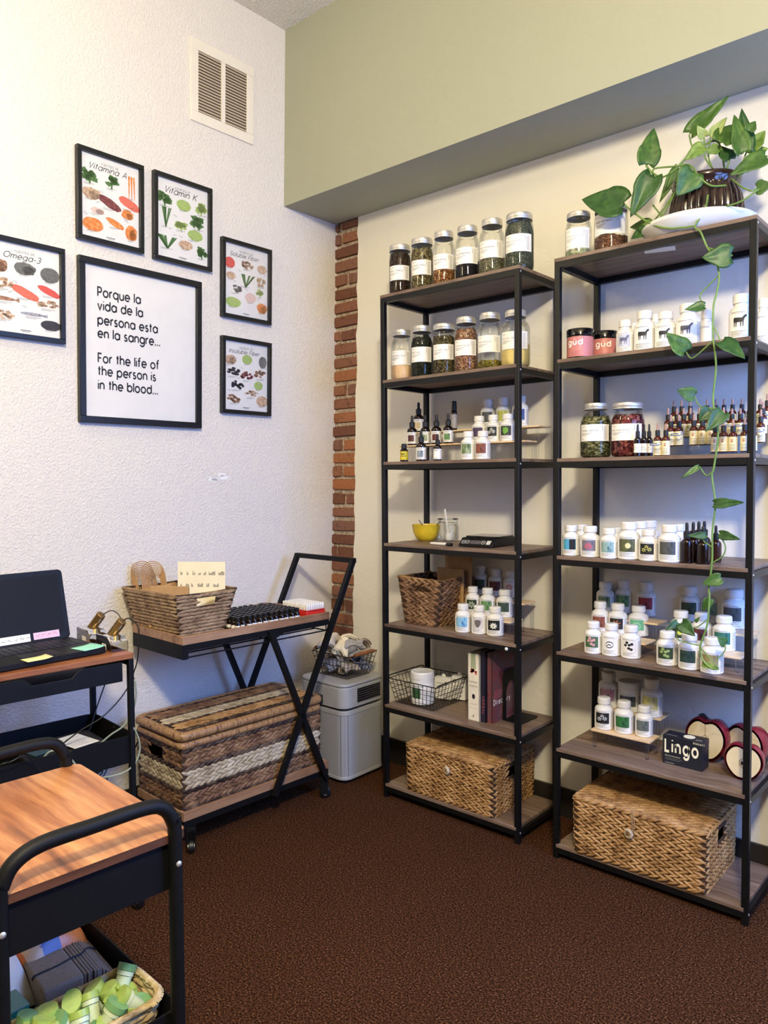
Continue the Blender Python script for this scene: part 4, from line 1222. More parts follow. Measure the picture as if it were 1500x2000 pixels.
PIX = {
    'herb': ([c(36, 52, 28), c(104, 128, 84), c(168, 176, 140)], None), 'almond': ([c(84, 40, 30), c(140, 78, 58), c(70, 36, 28)], None), 'purple': ([c(42, 28, 52), c(72, 50, 84), c(30, 20, 40)], None),
    'whiteflower': ([c(18, 22, 18), c(30, 36, 26)], ('flowers', c(238, 238, 232))), 'leaf': ([c(34, 40, 32), c(48, 52, 44)], ('leaf', c(104, 160, 60))), 'greyflower': ([c(40, 44, 46), c(84, 84, 84)], None),
    'yellowgreen': ([c(140, 150, 50), c(186, 184, 84), c(96, 110, 40)], None), 'blue': ([c(40, 64, 128), c(70, 92, 150)], None), 'sky': ([c(66, 140, 190), c(150, 200, 224), c(40, 110, 170)], None),
    'shield': ([c(196, 190, 188), c(214, 208, 206)], ('shield', c(104, 96, 94))), 'blackflower': ([c(14, 16, 16), c(26, 28, 24)], ('flower', c(240, 240, 232))), 'palm': ([c(18, 26, 18), c(52, 66, 44)], ('star', c(176, 190, 160))),
    'fern': ([c(40, 74, 40), c(112, 152, 96), c(60, 100, 56)], None), 'darkfern': ([c(26, 40, 36), c(62, 84, 70), c(34, 52, 44)], None), 'forest': ([c(18, 28, 18), c(52, 70, 44), c(28, 40, 26)], None),
    'maroon': ([c(70, 30, 34), c(104, 50, 48), c(52, 22, 26)], None), 'redleaf': ([c(226, 214, 206), c(236, 228, 222)], ('star', c(176, 62, 40))), 'cow': (None, ('cow', c(34, 34, 38))), 'cowblue': ([c(168, 170, 190), c(196, 198, 212)], ('cow', c(88, 92, 118))),
    'cowbird': (None, ('cow', c(84, 84, 92))), 'cowred': (None, ('cow', c(34, 34, 38))), 'split': ([c(64, 148, 184), c(90, 168, 196)], ('split', c(14, 16, 20))), 'lotus': ([c(92, 92, 110), c(130, 124, 138)], ('flower', c(196, 92, 112))),
    'seaweed': ([c(96, 138, 138), c(150, 180, 172), c(70, 110, 112)], None), 'garlic': ([c(56, 64, 36), c(96, 100, 62), c(42, 48, 30)], ('disc', c(220, 210, 150))), 'twoflower': ([c(16, 18, 16), c(30, 32, 26)], ('flowers', c(230, 222, 120))),
    'bark': ([c(44, 48, 48), c(84, 86, 84), c(60, 62, 60)], None), 'pinkgreen': ([c(40, 66, 40), c(80, 108, 70), c(52, 80, 50)], ('dots', c(214, 150, 160))), 'whitebean': ([c(226, 224, 216), c(238, 236, 230)], ('outline', c(44, 44, 46))), 'blackbean': ([c(218, 214, 206), c(232, 228, 222)], ('dots', c(24, 22, 22))),
    'brownred': ([c(110, 56, 40), c(146, 84, 64), c(92, 46, 36)], None), 'star': ([c(26, 26, 24), c(40, 38, 34)], ('star', c(176, 108, 66))), 'green': ([c(92, 168, 124), c(112, 182, 140)], ('outline', c(168, 214, 186))), 'crimson': ([c(116, 26, 38), c(160, 50, 58), c(90, 20, 30)], None),
    'greenfruit': ([c(36, 52, 34), c(56, 74, 48)], ('dots', c(150, 170, 104))), 'darkgreen': ([c(20, 40, 38), c(44, 70, 62), c(28, 50, 46)], None), 'sage': ([c(120, 110, 72), c(160, 148, 104)], None), 'yellowflower': ([c(24, 34, 28), c(44, 56, 44)], ('disc', c(200, 206, 90))),
    'mint': ([c(24, 74, 66), c(54, 112, 98), c(34, 90, 80)], None), 'whiteonblack': ([c(14, 14, 16), c(26, 26, 28)], ('flowers', c(226, 228, 232))), 'emerald': ([c(24, 40, 30), c(52, 120, 64), c(30, 60, 40)], None), 'moss': ([c(52, 62, 64), c(104, 112, 112), c(70, 80, 80)], None),
    'pinkbird': ([c(170, 96, 112), c(200, 150, 156), c(90, 84, 96)], None), 'yellowbloom': ([c(150, 150, 140), c(206, 196, 96), c(180, 180, 170)], None),
    'cream': ([c(206, 190, 150), c(196, 176, 130)], None), 'apple': ([c(56, 26, 26), c(90, 36, 34)], None), 'grey': ([c(96, 112, 124), c(150, 160, 166), c(70, 84, 92)], None),
}


def motif(kind):
    """a simple figure in label units (x about -.7..-+.7, z 0..1)"""
    g = G()
    def disc(x, z, rx, rz, n=12):
        g.add([(x, 0, z)] + [(x + rx * cos(2 * pi * i / n), 0, z + rz * sin(2 * pi * i / n)) for i in range(n)], [(0, 1 + i, 1 + (i + 1) % n) for i in range(n)])
    def petals(x, z, R, k):
        for i in range(k):
            a = 2 * pi * i / k + .3
            p = lambda d, o: (x + R * d * cos(a + o), 0, z + .22 * R * d * sin(a + o) * 1.1)
            g.add([p(.12, 0), p(.65, -.28), p(1, 0), p(.65, .28)], [(0, 1, 2, 3)])
    if kind == 'flower':
        petals(0, .37, .5, 9); petals(.0, .36, .3, 6)
    elif kind == 'flowers':
        petals(-.3, .36, .3, 6); petals(.3, .38, .3, 6); petals(0, .46, .24, 6)
    elif kind == 'star':
        petals(0, .385, .55, 7)
    elif kind == 'leaf':
        g.add([(-.1, 0, .25), (.35, 0, .34), (.38, 0, .45), (.1, 0, .51), (-.3, 0, .5), (-.42, 0, .4), (-.3, 0, .3)], [(0, 1, 2, 3, 4, 5, 6)])
    elif kind == 'shield':
        g.add([(-.42, 0, .5), (0, 0, .53), (.42, 0, .5), (.40, 0, .38), (.2, 0, .28), (0, 0, .24), (-.2, 0, .28), (-.40, 0, .38)], [(0, 1, 2, 3, 4, 5, 6, 7)])
    elif kind == 'split':
        g.add([(0, 0, .217), (.7, 0, .217), (.7, 0, .553), (0, 0, .553)], [(0, 1, 2, 3)])
    elif kind == 'disc':
        disc(.12, .38, .26, .075)
    elif kind == 'dots':
        for x, z in ((-.35, .42), (.3, .46), (0, .33), (.25, .3), (-.2, .5), (.05, .43)):
            disc(x, z, .17, .042, 9)
    elif kind == 'outline':
        ribbon(g, arc(0, .37, .42, 0, 360, .09), .03); ribbon(g, [(-.3, .33), (-.1, .38), (.2, .35)], .03)
    elif kind == 'cow':
        g.add([(-.46, 0, .44), (-.4, 0, .48), (.25, 0, .47), (.42, 0, .52), (.6, 0, .54), (.62, 0, .49), (.46, 0, .46), (.36, 0, .38), (-.42, 0, .37)], [(0, 1, 7, 8), (1, 2, 7), (2, 3, 6, 7), (3, 4, 5, 6)])
        for x in (-.42, -.27, .1, .28):
            g.add([(x, 0, .39), (x + .11, 0, .39), (x + .07, 0, .28), (x + .01, 0, .28)], [(0, 1, 2, 3)])
    return wrapped(g, 1.017)


PIXM, MOT = {}, {}
for k, (cols, mo) in PIX.items():
    PIXM[k] = blotch('label_' + k, cols, 2.6, .55) if cols else None
    if mo:
        MOT[k] = (mesh('label_figure', motif(mo[0]), plain('figure_' + k, mo[1], .6, 0, .03), 0))


def supplement(x, y, z, r, h, face, pic, label, group):
    t = thing('supplement_bottle', label, 'bottle', (x, y, z), face, group, scale=(r, r, h))
    put('body', BODY, t)
    put('cap', CAP, t)
    l = put('paper_label', LABEL, t)
    if PIX.get(pic, (0, 0))[0]:
        p = put('picture', PIC, l, mat=PIXM[pic])
    if pic in MOT:
        put('figure', MOT[pic], l)
    put('small_print', FINE, l)
    return t


for row in SUPPLEMENTS:
    supplement(*row)
x, y, z, r, h = BACK_TUB
t = thing('supplement_tub', 'squat white tub with dark photo in the back row of the sixth shelf', 'bottle', (x, y, z), .2, scale=(r, r, h))
put('body', mesh('tub_body', G().lathe([(.9, 0), (1, .02), (1, .74), (.97, .78), (.94, .8)], 28), WPLAST, 40), t)
put('cap', mesh('tub_cap', G().lathe([(.98, .79), (1.02, .8), (1.02, .97), (.98, 1), (.001, 1)], 44, ribs=.012, ends=False), WPLAST, 30), t)
l = put('paper_label', LABEL, t)
put('picture', PIC, l, mat=PIXM['bark'])
put('small_print', FINE, l)

# ------------------------------------------------------------------ dropper bottles
DBODY = mesh('dropper_body', G().lathe([(.86, 0), (.97, .012), (1, .03), (1, .47), (.97, .51), (.8, .555), (.55, .585), (.46, .60), (.46, .63)], 24), AMBER, 40)
DCOL = mesh('dropper_collar', G().lathe([(.50, .61), (.55, .615), (.55, .76), (.5, .775), (.3, .775)], 36, ribs=.05, ends=False), RUBBER, 30)
DBULB = mesh('dropper_bulb', G().lathe([(.34, .77), (.36, .785), (.27, .81), (.27, .93), (.24, .975), (.14, .998), (.001, 1)], 16, ends=False), RUBBER, 60)
DLAB = mesh('dropper_label', patch(1.008, -95, 100, .06, .44, 22), PAPER, 60)
DPIC = mesh('dropper_picture', patch(1.016, -42, 30, .13, .34, 10), PAPER, 60)
g = G()
for z in (.36, .385, .405, .10, .08):
    patch(1.016, -44, 28 - (z * 700) % 20, z, z + .009, 8, g)
for q in range(10):
    patch(1.016, 46, 88, .09 + q * .032, .10 + q * .032, 5, g)
DFINE = mesh('dropper_print', g, GREYINK, 0)
BROWNB = plain('brown_glass', srgb(48, 26, 18), .1, 0, .1)


def dropper(x, y, z, r, h, face, kind, label, group):
    t = thing('dropper_bottle', label, 'bottle', (x, y, z), face, group, scale=(r, r, h))
    b = put('body', DBODY, t)
    if kind == 'plain' and 'amber' in label:
        b.material_slots[0].link = 'OBJECT'
        b.material_slots[0].material = BROWNB
    put('collar', DCOL, t)
    put('bulb', DBULB, t)
    if kind not in ('plain', 'noir'):
        l = put('paper_label', DLAB, t)
        if kind in PIXM and PIXM[kind]:
            put('picture', DPIC, l, mat=PIXM[kind])
        put('small_print', DFINE, l)
    elif kind == 'noir':
        put('paper_label', mesh('strip_label', patch(1.01, -80, 95, .12, .40, 16), PAPER, 60), t)
        put('small_print', mesh('strip_print', patch(1.018, -60, 30, .28, .29, 8, patch(1.018, -60, 50, .22, .23, 8)), GREYINK, 0), t)
    return t


for row in DROPPERS:
    dropper(*row)

# small yellow bottle and slim spray bottle among the tinctures
t = thing('tincture_bottle', 'tiny black capped bottle with bright yellow label at the left front', 'bottle', (.668, -.285, 1.401), .5, scale=(.0165, .0165, .073))
put('body', mesh('tiny_body', G().lathe([(.9, 0), (1, .03), (1, .62), (.8, .7), (.55, .74)], 22), AMBER, 40), t)
put('cap', mesh('tiny_cap', G().lathe([(.6, .73), (.66, .74), (.66, .97), (.6, 1), (.001, 1)], 30, ribs=.05, ends=False), RUBBER, 30), t)
l = put('paper_label', mesh('tiny_label', patch(1.01, -100, 100, .1, .58, 20), plain('yellow_label', srgb(206, 186, 44), .6, 0, .03), 60), t)
put('small_print', mesh('tiny_print', patch(1.02, -50, 40, .3, .33, 8, patch(1.02, -50, 20, .4, .45, 8)), INK, 0), l)
t = thing('spray_bottle', 'slim dark spray bottle with grey flower label on the highest step', 'bottle', (.786, -.10, 1.530), .45, scale=(.0125, .0125, .122))
put('body', mesh('slim_body', G().lathe([(.9, 0), (1, .02), (1, .62), (.9, .66), (.7, .68)], 22), AMBER, 40), t)
put('cap', mesh('slim_cap', G().lathe([(.8, .67), (.86, .68), (.82, .97), (.7, 1), (.001, 1)], 22, ends=False), GLOSSBLK, 30), t)
put('paper_label', mesh('slim_label', patch(1.01, -100, 100, .08, .56, 20), blotch('grey_flower_label', [c(206, 204, 204), c(150, 146, 150), c(190, 188, 190)], 3), 60), t)

# flower remedies: little amber droppers with pale caps and cream labels
RBODY = mesh('remedy_body', G().lathe([(.9, 0), (1, .02), (1, .5), (.9, .55), (.5, .60), (.48, .64)], 18), plain('red_amber', srgb(74, 26, 16), .12, 0, .1), 40)
RLAB = mesh('remedy_label', patch(1.01, -100, 100, .03, .46, 18), CREAM, 60)
RCOL = mesh('remedy_collar', G().lathe([(.56, .61), (.6, .62), (.6, .78), (.4, .79)], 24, ribs=.05, ends=False), RUBBER, 30)
RBULB = mesh('remedy_bulb', G().lathe([(.34, .785), (.36, .80), (.30, .82), (.29, .94), (.2, .99), (.001, 1)], 14, ends=False), plain('pink_rubber', srgb(166, 130, 116), .5, 0, .03), 60)
g = G()
ribbon(g, arc(0, .34, .22, 60, 330, .03), .035); ribbon(g, [(.1, .30), (.3, .36), (.2, .40)], .03)
RFIG = [mesh('remedy_print', wrapped(g, 1.02), plain(nm, col, .7, 0, .02), 0) for nm, col in (('red_print', c(168, 84, 74)), ('green_print', c(112, 130, 84)), ('blue_print', c(104, 116, 140)))]
g = G()
for z in (.07, .105, .14, .2):
    patch(1.02, -40, 40, z, z + .012, 8, g)
RTXT = mesh('remedy_text', g, GREYINK, 0)
ORD = {}
NTH = ('first', 'second', 'third', 'fourth', 'fifth', 'sixth', 'seventh', 'eighth', 'ninth', 'tenth', 'eleventh', 'twelfth', 'thirteenth', 'fourteenth', 'fifteenth')
for k, (x, y, z, r, h, face) in enumerate(sorted(REMEDIES, key=lambda q: q[0])):
    row = 'front row' if z < 1.42 else ('second row' if z < 1.44 else ('third row' if z < 1.47 else 'highest row'))
    ORD[row] = ORD.get(row, 0) + 1
    t = thing('remedy_bottle', '%s pink topped cream labelled dropper from the left, %s of the clear stepped stand' % (NTH[ORD[row] - 1], row), 'bottle', (x, y, z), face, 'flower remedy droppers, ' + row, scale=(r, r, h))
    put('body', RBODY, t)
    put('collar', RCOL, t)
    put('bulb', RBULB, t)
    l = put('paper_label', RLAB, t)
    put('figure', RFIG[k % 3], l)
    put('small_print', RTXT, l)

# ------------------------------------------------------------------ clear stepped display stands
def riser(name, label, x0, x1, z0, steps, wood_top=True):
    """steps: (y_front, y_back, top z)"""
    t = thing(name, label, 'stand', ((x0 + x1) / 2, steps[0][0], z0), group='stepped display risers')
    w = x1 - x0
    for yf, yb, zt in steps:
        y0, y1 = yf - steps[0][0], yb - steps[0][0]
        h = zt - z0
        obj('step', G().box(-w / 2, w / 2, y0, y1, h - .006, h), BIRCH if wood_top else ACRYL, t, bevel=.001)
        for sx in (-1, 1):
            for yy in (y0 + .008, y1 - .008):
                obj('leg', G().lathe([(.006, 0), (.006, h - .006)], 12, (sx * (w / 2 - .012), yy, 0)), ACRYL, t)
    return t


riser('display_riser', 'two step stand with pale wood treads under the droppers, left unit', .60, .905, 1.401, ((-.235, -.15, RISER_TINCTURE[0]), (-.145, -.045, RISER_TINCTURE[1])))
riser('display_riser', 'two step stand with pale wood treads under white pill bottles on the third shelf', .935, 1.205, 1.401, ((-.235, -.15, RISER_THIRD[1]), (-.135, -.045, RISER_THIRD[2])))
riser('display_riser', 'two step stand under pill bottles beside the woven basket, left unit', .91, 1.135, .732, ((-.225, -.135, .732 + .055), (-.125, -.035, .732 + .112)))
riser('display_riser', 'two step stand under the left group of pill bottles, fifth shelf of right unit', 1.455, 1.66, .731, ((-.235, -.145, .731 + .048), (-.135, -.045, .731 + .10)))
riser('display_riser', 'two step stand under the right group of pill bottles behind the vine', 1.73, 1.96, .731, ((-.245, -.155, .731 + .048), (-.145, -.05, .731 + .10)))
riser('display_riser', 'low pale wood riser with clear legs beside the dark carton', 1.468, 1.679, .392, ((-.239, -.152, .454), (-.15, -.06, .509)))
t = thing('remedy_stand', 'clear acrylic stepped stand full of flower remedy droppers', 'stand', (1.84, -.2, 1.396))
g0 = 1.396
for (x0, x1, ya, yb, zt) in ((1.868, 1.993, -.288, -.252, REMEDY_STEPS[1]), (1.712, 1.993, -.236, -.19, REMEDY_STEPS[2]), (1.685, 1.993, -.184, -.143, REMEDY_STEPS[3]), (1.685, 1.993, -.136, -.096, REMEDY_STEPS[4])):
    obj('step', G().box(x0 - 1.84, x1 - 1.84, ya + .2, yb + .2, zt - g0 - .004, zt - g0), ACRYL, t)
    obj('riser_wall', G().box(x0 - 1.84, x1 - 1.84, ya + .2, ya + .2025, 0.0, max(.001, zt - g0 - .004)), ACRYL, t)

# ------------------------------------------------------------------ woven water hyacinth
def _spindle():
    rings = [(-1, .12), (-.7, .62), (-.25, .97), (.25, 1), (.7, .6), (1, .12)]
    v, f = [], []
    n = 6
    for s, r in rings:
        for j in range(n):
            a = 2 * pi * j / n
            v.append((s, r * cos(a), r * sin(a)))
    for i in range(len(rings) - 1):
        for j in range(n):
            f.append((i * n + j, i * n + (j + 1) % n, (i + 1) * n + (j + 1) % n, (i + 1) * n + j))
    return np.array(v), f


SPV, SPF = _spindle()


def strand(g, p, q, up, nrm, seg, half_h, depth, slant, rnd, hole=None, lenk=.78, off=0.0):
    """a run of overlapping twisted leaf segments from p to q"""
    p, q, up, nrm = (np.array(k, float) for k in (p, q, up, nrm))
    L = np.linalg.norm(q - p)
    d = (q - p) / L
    n = max(2, int(round(L / seg)))
    st = L / n
    for i in range(n):
        s = (i + .5 + off) * st
        if s > L:
            continue
        s = min(max(s, st * lenk * .8), L - st * lenk * .8)
        if hole and hole[0] < s / L < hole[1]:
            continue
        sl = slant + rnd.uniform(-.08, .08)
        a = d * cos(sl) + up * sin(sl)
        b = -d * sin(sl) + up * cos(sl)
        cpos = p + d * s + nrm * (depth * .35 + rnd.uniform(-.0006, .0006)) + up * rnd.uniform(-.0007, .0007)
        hl = st * lenk * rnd.uniform(.92, 1.12)
        hh = half_h * rnd.uniform(.9, 1.12)
        vv = cpos + SPV[:, :1] * a * hl + SPV[:, 1:2] * b * hh + SPV[:, 2:3] * nrm * depth
        g.add(vv.tolist(), SPF)


def hy_mat(name, dark, mid, light_):
    if name in MATS:
        return MATS[name]
    t = NT(name)
    v = t.coord()
    a = t.noise(v, 22, 3, .6)
    b = t.noise(t.coord(scale=(60, 60, 260)), 1, 3, .6)
    m = t.n.new('ShaderNodeMath')
    m.operation = 'MULTIPLY_ADD'
    m.inputs[1].default_value = .55
    t.link(b.outputs[0], m.inputs[0])
    t.link(a.outputs[0], m.inputs[2])
    t.set(t.ramp(m.outputs[0], [(.50, dark), (.72, mid), (1.0, light_)]), .55, 0, .3)
    t.bump(b.outputs[0], .3, .0012)
    MATS[name] = t.m
    return t.m


HY_GOLD = hy_mat('hyacinth_gold', c(92, 62, 34), c(156, 116, 70), c(192, 152, 102))
HY_TAN = hy_mat('hyacinth_tan', c(92, 70, 48), c(140, 112, 82), c(178, 150, 114))
HY_BROWN = hy_mat('hyacinth_brown', c(66, 44, 30), c(112, 80, 56), c(156, 122, 88))
HY_DARK = hy_mat('hyacinth_dark', c(26, 17, 13), c(48, 33, 25), c(120, 98, 76))
HY_CREAM = hy_mat('hyacinth_cream', c(112, 94, 70), c(168, 150, 120), c(206, 192, 164))
SHELLM = plain('basket_inside', srgb(66, 44, 26), .9, 0, .15, 60)


def side_faces(w0, d0, w1, d1, h):
    """four tapered sides: bottom-left, bottom-right, top-left, top-right, outward normal"""
    a, b, e, f = w0 / 2, d0 / 2, w1 / 2, d1 / 2
    return [((-a, -b, 0), (a, -b, 0), (-e, -f, h), (e, -f, h), (0, -1, 0)), ((a, -b, 0), (a, b, 0), (e, -f, h), (e, f, h), (1, 0, 0)),
            ((a, b, 0), (-a, b, 0), (e, f, h), (-e, f, h), (0, 1, 0)), ((-a, b, 0), (-a, -b, 0), (-e, f, h), (-e, -f, h), (-1, 0, 0))]


def woven_body(t, w0, d0, w1, d1, h, rows, mat, seg, rnd, holes=None, slant=.38, mats=None, inside=False, lenk=.8, braid=True):
    """shell plus one part per woven row; holes {side: (u0,u1,v0,v1)}"""
    F = side_faces(w0, d0, w1, d1, h)
    holes = holes or {}
    g = G()
    for k, (bl, br, tl, tr, nr) in enumerate(F):
        bl, br, tl, tr = (np.array(p, float) for p in (bl, br, tl, tr))
        nu, nv = 12, 10
        ho = holes.get(k)
        for i in range(nu):
            for j in range(nv):
                u0, u1, v0, v1 = i / nu, (i + 1) / nu, j / nv, (j + 1) / nv
                if ho and ho[0] <= (u0 + u1) / 2 <= ho[1] and ho[2] <= (v0 + v1) / 2 <= ho[3]:
                    continue
                P = lambda u, v: (bl * (1 - u) + br * u) * (1 - v) + (tl * (1 - u) + tr * u) * v
                g.add([P(u0, v0), P(u1, v0), P(u1, v1), P(u0, v1)], [(0, 1, 2, 3)])
    g.add([(-w0 / 2, -d0 / 2, .002), (w0 / 2, -d0 / 2, .002), (w0 / 2, d0 / 2, .002), (-w0 / 2, d0 / 2, .002)], [(0, 1, 2, 3)])
    obj('shell', g, SHELLM, t, solid=.003, ang=0)
    for r in range(rows):
        v = (r + .5) / rows
        hh = h / rows
        gr_ = G()
        for k, (bl, br, tl, tr, nr) in enumerate(F):
            bl, br, tl, tr = (np.array(p, float) for p in (bl, br, tl, tr))
            up = (tl + tr - bl - br)
            up /= np.linalg.norm(up)
            nn = np.cross(br - bl, up)
            nn /= np.linalg.norm(nn)
            p, q = bl * (1 - v) + tl * v, br * (1 - v) + tr * v
            ho = holes.get(k)
            hole = (ho[0] - .02, ho[1] + .02) if ho and ho[2] - .02 <= v <= ho[3] + .02 else None
            if braid:
                strand(gr_, p + up * hh * .23, q + up * hh * .23, up, nn, seg, hh * .27, .0055, -slant, rnd, hole, lenk)
                strand(gr_, p - up * hh * .23, q - up * hh * .23, up, nn, seg, hh * .27, .0055, slant, rnd, hole, lenk, .5)
            else:
                strand(gr_, p, q, up, nn, seg, hh * .5, .0045, slant * (1 if r % 2 else -1), rnd, hole, lenk, .5 * (r % 2))
        obj('woven_row', gr_, mats[r] if mats else mat, t, ang=70)


def lidded_basket(x0, x1, yf, yb, z, h, label, cord, seed):
    rnd = random.Random(seed)
    t = thing('lidded_basket', label, 'basket', ((x0 + x1) / 2, (yf + yb) / 2, z), group='lidded woven baskets on the bottom shelves')
    w, d = x1 - x0 - .014, yb - yf - .014
    hb = h - .02
    woven_body(t, w - .006, d - .006, w, d, hb, 8, HY_GOLD, .03, rnd, {1: (.36, .62, .70, .92)})
    lid = obj('lid', G().box(-w / 2, w / 2, -d / 2, d / 2, hb + .002, hb + .010), SHELLM, t)
    for r in range(11):
        y = -d / 2 + d * (r + .5) / 11
        g = G()
        strand(g, (-w / 2, y - .006, hb + .010), (w / 2, y - .006, hb + .010), (0, 1, 0), (0, 0, 1), .03, .0076, .0068, .35, rnd, None, .8)
        strand(g, (-w / 2, y + .006, hb + .010), (w / 2, y + .006, hb + .010), (0, 1, 0), (0, 0, 1), .03, .0076, .0068, -.35, rnd, None, .8, .5)
        obj('woven_row', g, HY_GOLD, lid, ang=70)
    g = G()
    for s in (-1, 1):
        strand(g, (-w / 2, s * (d / 2 + .001), hb + .008), (w / 2, s * (d / 2 + .001), hb + .008), (0, 0, 1), (0, s, 0), .03, .006, .005, .3, rnd, None, .8)
        strand(g, (s * (w / 2 + .001), -d / 2, hb + .008), (s * (w / 2 + .001), d / 2, hb + .008), (0, 0, 1), (s, 0, 0), .03, .006, .005, .3, rnd, None, .8)
    obj('lid_edge', g, HY_GOLD, lid, ang=70)
    return t, w, d, hb


def toggle(t, x, y, z, cord_to=None):
    pts = [(x + .011 * cos(a), y - .011 - .003 * cos(a), z + .011 * sin(a)) for a in np.linspace(0, 2 * pi, 14)[:-1]]
    obj('toggle', G().tube(pts, .0062, 8, 0, True), HY_CREAM, t)
    obj('toggle_button', G().lathe([(.008, 0), (.008, .006), (.004, .009)], 14).mapped(lambda p: (x + p[0], y - .008 - p[2], z + p[1])), HY_BROWN, t)
    if cord_to:
        g = G().tube([(cord_to[0], y - .004, cord_to[1]), (cord_to[0] + .006, y - .012, (cord_to[1] + z) / 2), (x + .012, y - .010, z + .004)], .0016, 6, 6)
        g.tube([(cord_to[0] + .004, y - .004, cord_to[1]), (cord_to[0] + .014, y - .012, (cord_to[1] + z) / 2), (x + .014, y - .008, z - .006)], .0016, 6, 6)
        obj('loop_cord', g, HY_TAN, t)


t, w, d, hb = lidded_basket(.698, 1.128, -.329, -.018, .061, .20, 'golden woven lidded basket with a knot toggle, under the books', False, 11)
toggle(t, .913 - .913, -d / 2, .195 - .061)
t, w, d, hb = lidded_basket(1.447, 1.898, -.339, -.035, .053, .198, 'golden woven lidded basket with toggle and cord loop, nearest of the two', True, 12)
toggle(t, 1.652 - 1.6725, -d / 2, .176 - .053, (1.658 - 1.6725, .2))

# woven basket holding flattened brown paper bags, fifth shelf
rnd = random.Random(5)
t = thing('woven_basket', 'open tapered woven basket with brown paper, fifth shelf of the left unit', 'basket', (.728, -.152, .7335), 0)
woven_body(t, .158, .215, .225, .225, .188, 7, HY_BROWN, .036, rnd, {0: (.30, .72, .68, .9)}, .42)
obj('rim', G().tube([(-.1125, -.1125, .19), (.1125, -.1125, .19), (.1125, .1125, .19), (-.1125, .1125, .19)], .0058, 8, 0, True), HY_GOLD, t)
for k, (x, y, w, h, tilt, lab) in enumerate(((.80, -.085, .15, .30, .02, 'larger brown paper bag standing in the basket at the back'), (.78, -.115, .15, .215, .02, 'smaller folded brown paper bag in front of the larger one'))):
    b = thing('paper_bag', lab, 'bag', (x, y, .742), -.15, 'brown paper bags in the basket', rot=(tilt, 0, -.15))
    obj('sheet', G().grid(lambda u, v: ((u - .5) * w, .004 * sin(u * 9 + v * 5), v * h), 8, 6), KRAFT, b, solid=.004)
    obj('folded_edge', G().box(-w / 2, w / 2, -.005, .003, h - .025, h), KRAFT, b)
b = thing('plastic_bag', 'crumpled clear plastic seen through the basket handle hole', 'bag', (.71, -.215, .845))
rr = random.Random(2)
obj('film', G().grid(lambda u, v: ((u - .5) * .1, .012 * sin(u * 17 + v * 4) + .008 * sin(v * 21), (v - .5) * .07 + .008 * sin(u * 13)), 14, 10), thin_glass('film', (.9, .92, .93, 1), .1, 1.6), b)

# ------------------------------------------------------------------ fourth shelf, left unit: bowl, jar, scale, pen
t = thing('bowl', 'yellow lemon shaped bowl with measuring spoons', 'bowl', (.655, -.125, 1.067), .3)
LEMON = plain('lemon_glaze', srgb(214, 184, 44), .35, 0, .05, 40, .2, 260, .0008)
prof = [(.001, 0), (.028, 0), (.034, .003), (.046, .016), (.057, .04), (.0605, .066), (.0625, .069), (.0595, .0695), (.055, .042), (.044, .018), (.03, .008), (.001, .007)]
obj('bowl_body', G().lathe(prof, 40, ends=False), LEMON, t, ang=60)
for k, (a, tx, tz, lab) in enumerate(((.2, .07, .085, 'measuring spoon lying in the yellow bowl, handle to the right'), (2.6, .075, .084, 'measuring spoon with its handle over the left rim of the yellow bowl'))):
    s = thing('measuring_spoon', 'steel ' + lab, 'spoon', (.655, -.125, 1.067), a)
    obj('handle', G().tube([(.01, 0, .045), (.04, 0, .062), (tx, .005 * k, tz)], .0022, 6, 5), CHROME, s)
    obj('spoon_bowl', G().lathe([(.001, 0), (.010, .002), (.016, .009), (.0165, .010), (.010, .004), (.001, .002)], 16, (-.002, 0, .034), ends=False), CHROME, s)
t = thing('glass_jar', 'wide clear glass jar holding a white scoop', 'jar', (.748, -.095, 1.067))
obj('jar_body', G().lathe([(.036, 0), (.044, .004), (.046, .02), (.046, .062), (.042, .070), (.044, .074), (.040, .078), (.0435, .083), (.0425, .094)], 32, ends=False), GLASS, t, ang=60)
obj('rim', G().tube([(.0435 * cos(a), .0435 * sin(a), .094) for a in np.linspace(0, 2 * pi, 32)[:-1]], .0018, 6, 0, True), thin_glass('rim_glass', (.85, .88, .88, 1), .03, 2), t)
t = thing('scoop', 'white plastic scoop standing in the clear jar', 'scoop', (.748, -.095, 1.071), 0)
obj('scoop_handle', G().tube([(.004, -.006, .02), (-.004, -.004, .07), (-.016, 0, .132)], [.004, .0035, .005], 8, 6).mapped(lambda p: (p[0], p[1] * .6, p[2])), WPLAST, t)
obj('scoop_bowl', G().lathe([(.004, 0), (.014, .002), (.017, .012), (.017, .03), (.0155, .03), (.015, .012), (.001, .005)], 18, (.012, -.008, 0), ends=False), WPLAST, t)
# postal scale
t = thing('postal_scale', 'black digital scale with round buttons and grey display', 'scale', (1.003, -.185, 1.067), .06)
w, dd = .150, .185
prof = [(-dd / 2, .004), (-dd / 2 + .032, .034), (dd / 2, .034), (dd / 2, .002), (-dd / 2 + .004, .002)]
g = G()
v = [(-w / 2, y, z) for y, z in prof] + [(w / 2, y, z) for y, z in prof]
g.add(v, [(0, 1, 2, 3, 4), (9, 8, 7, 6, 5)] + [(i, 5 + i, 5 + (i + 1) % 5, (i + 1) % 5) for i in range(5)])
obj('scale_body', g, BLACKPL, t, bevel=.003)
obj('weighing_plate', G().prism(rrect(.145, .135, .012, 4, 0, .024), .0345, .040), GLOSSBLK, t, bevel=.001)
sl = math.atan2(.030, .032)
pan = lambda u, v, e=.0006: (u, -dd / 2 + v * cos(sl) - e * sin(sl), .004 + v * sin(sl) + e * cos(sl))
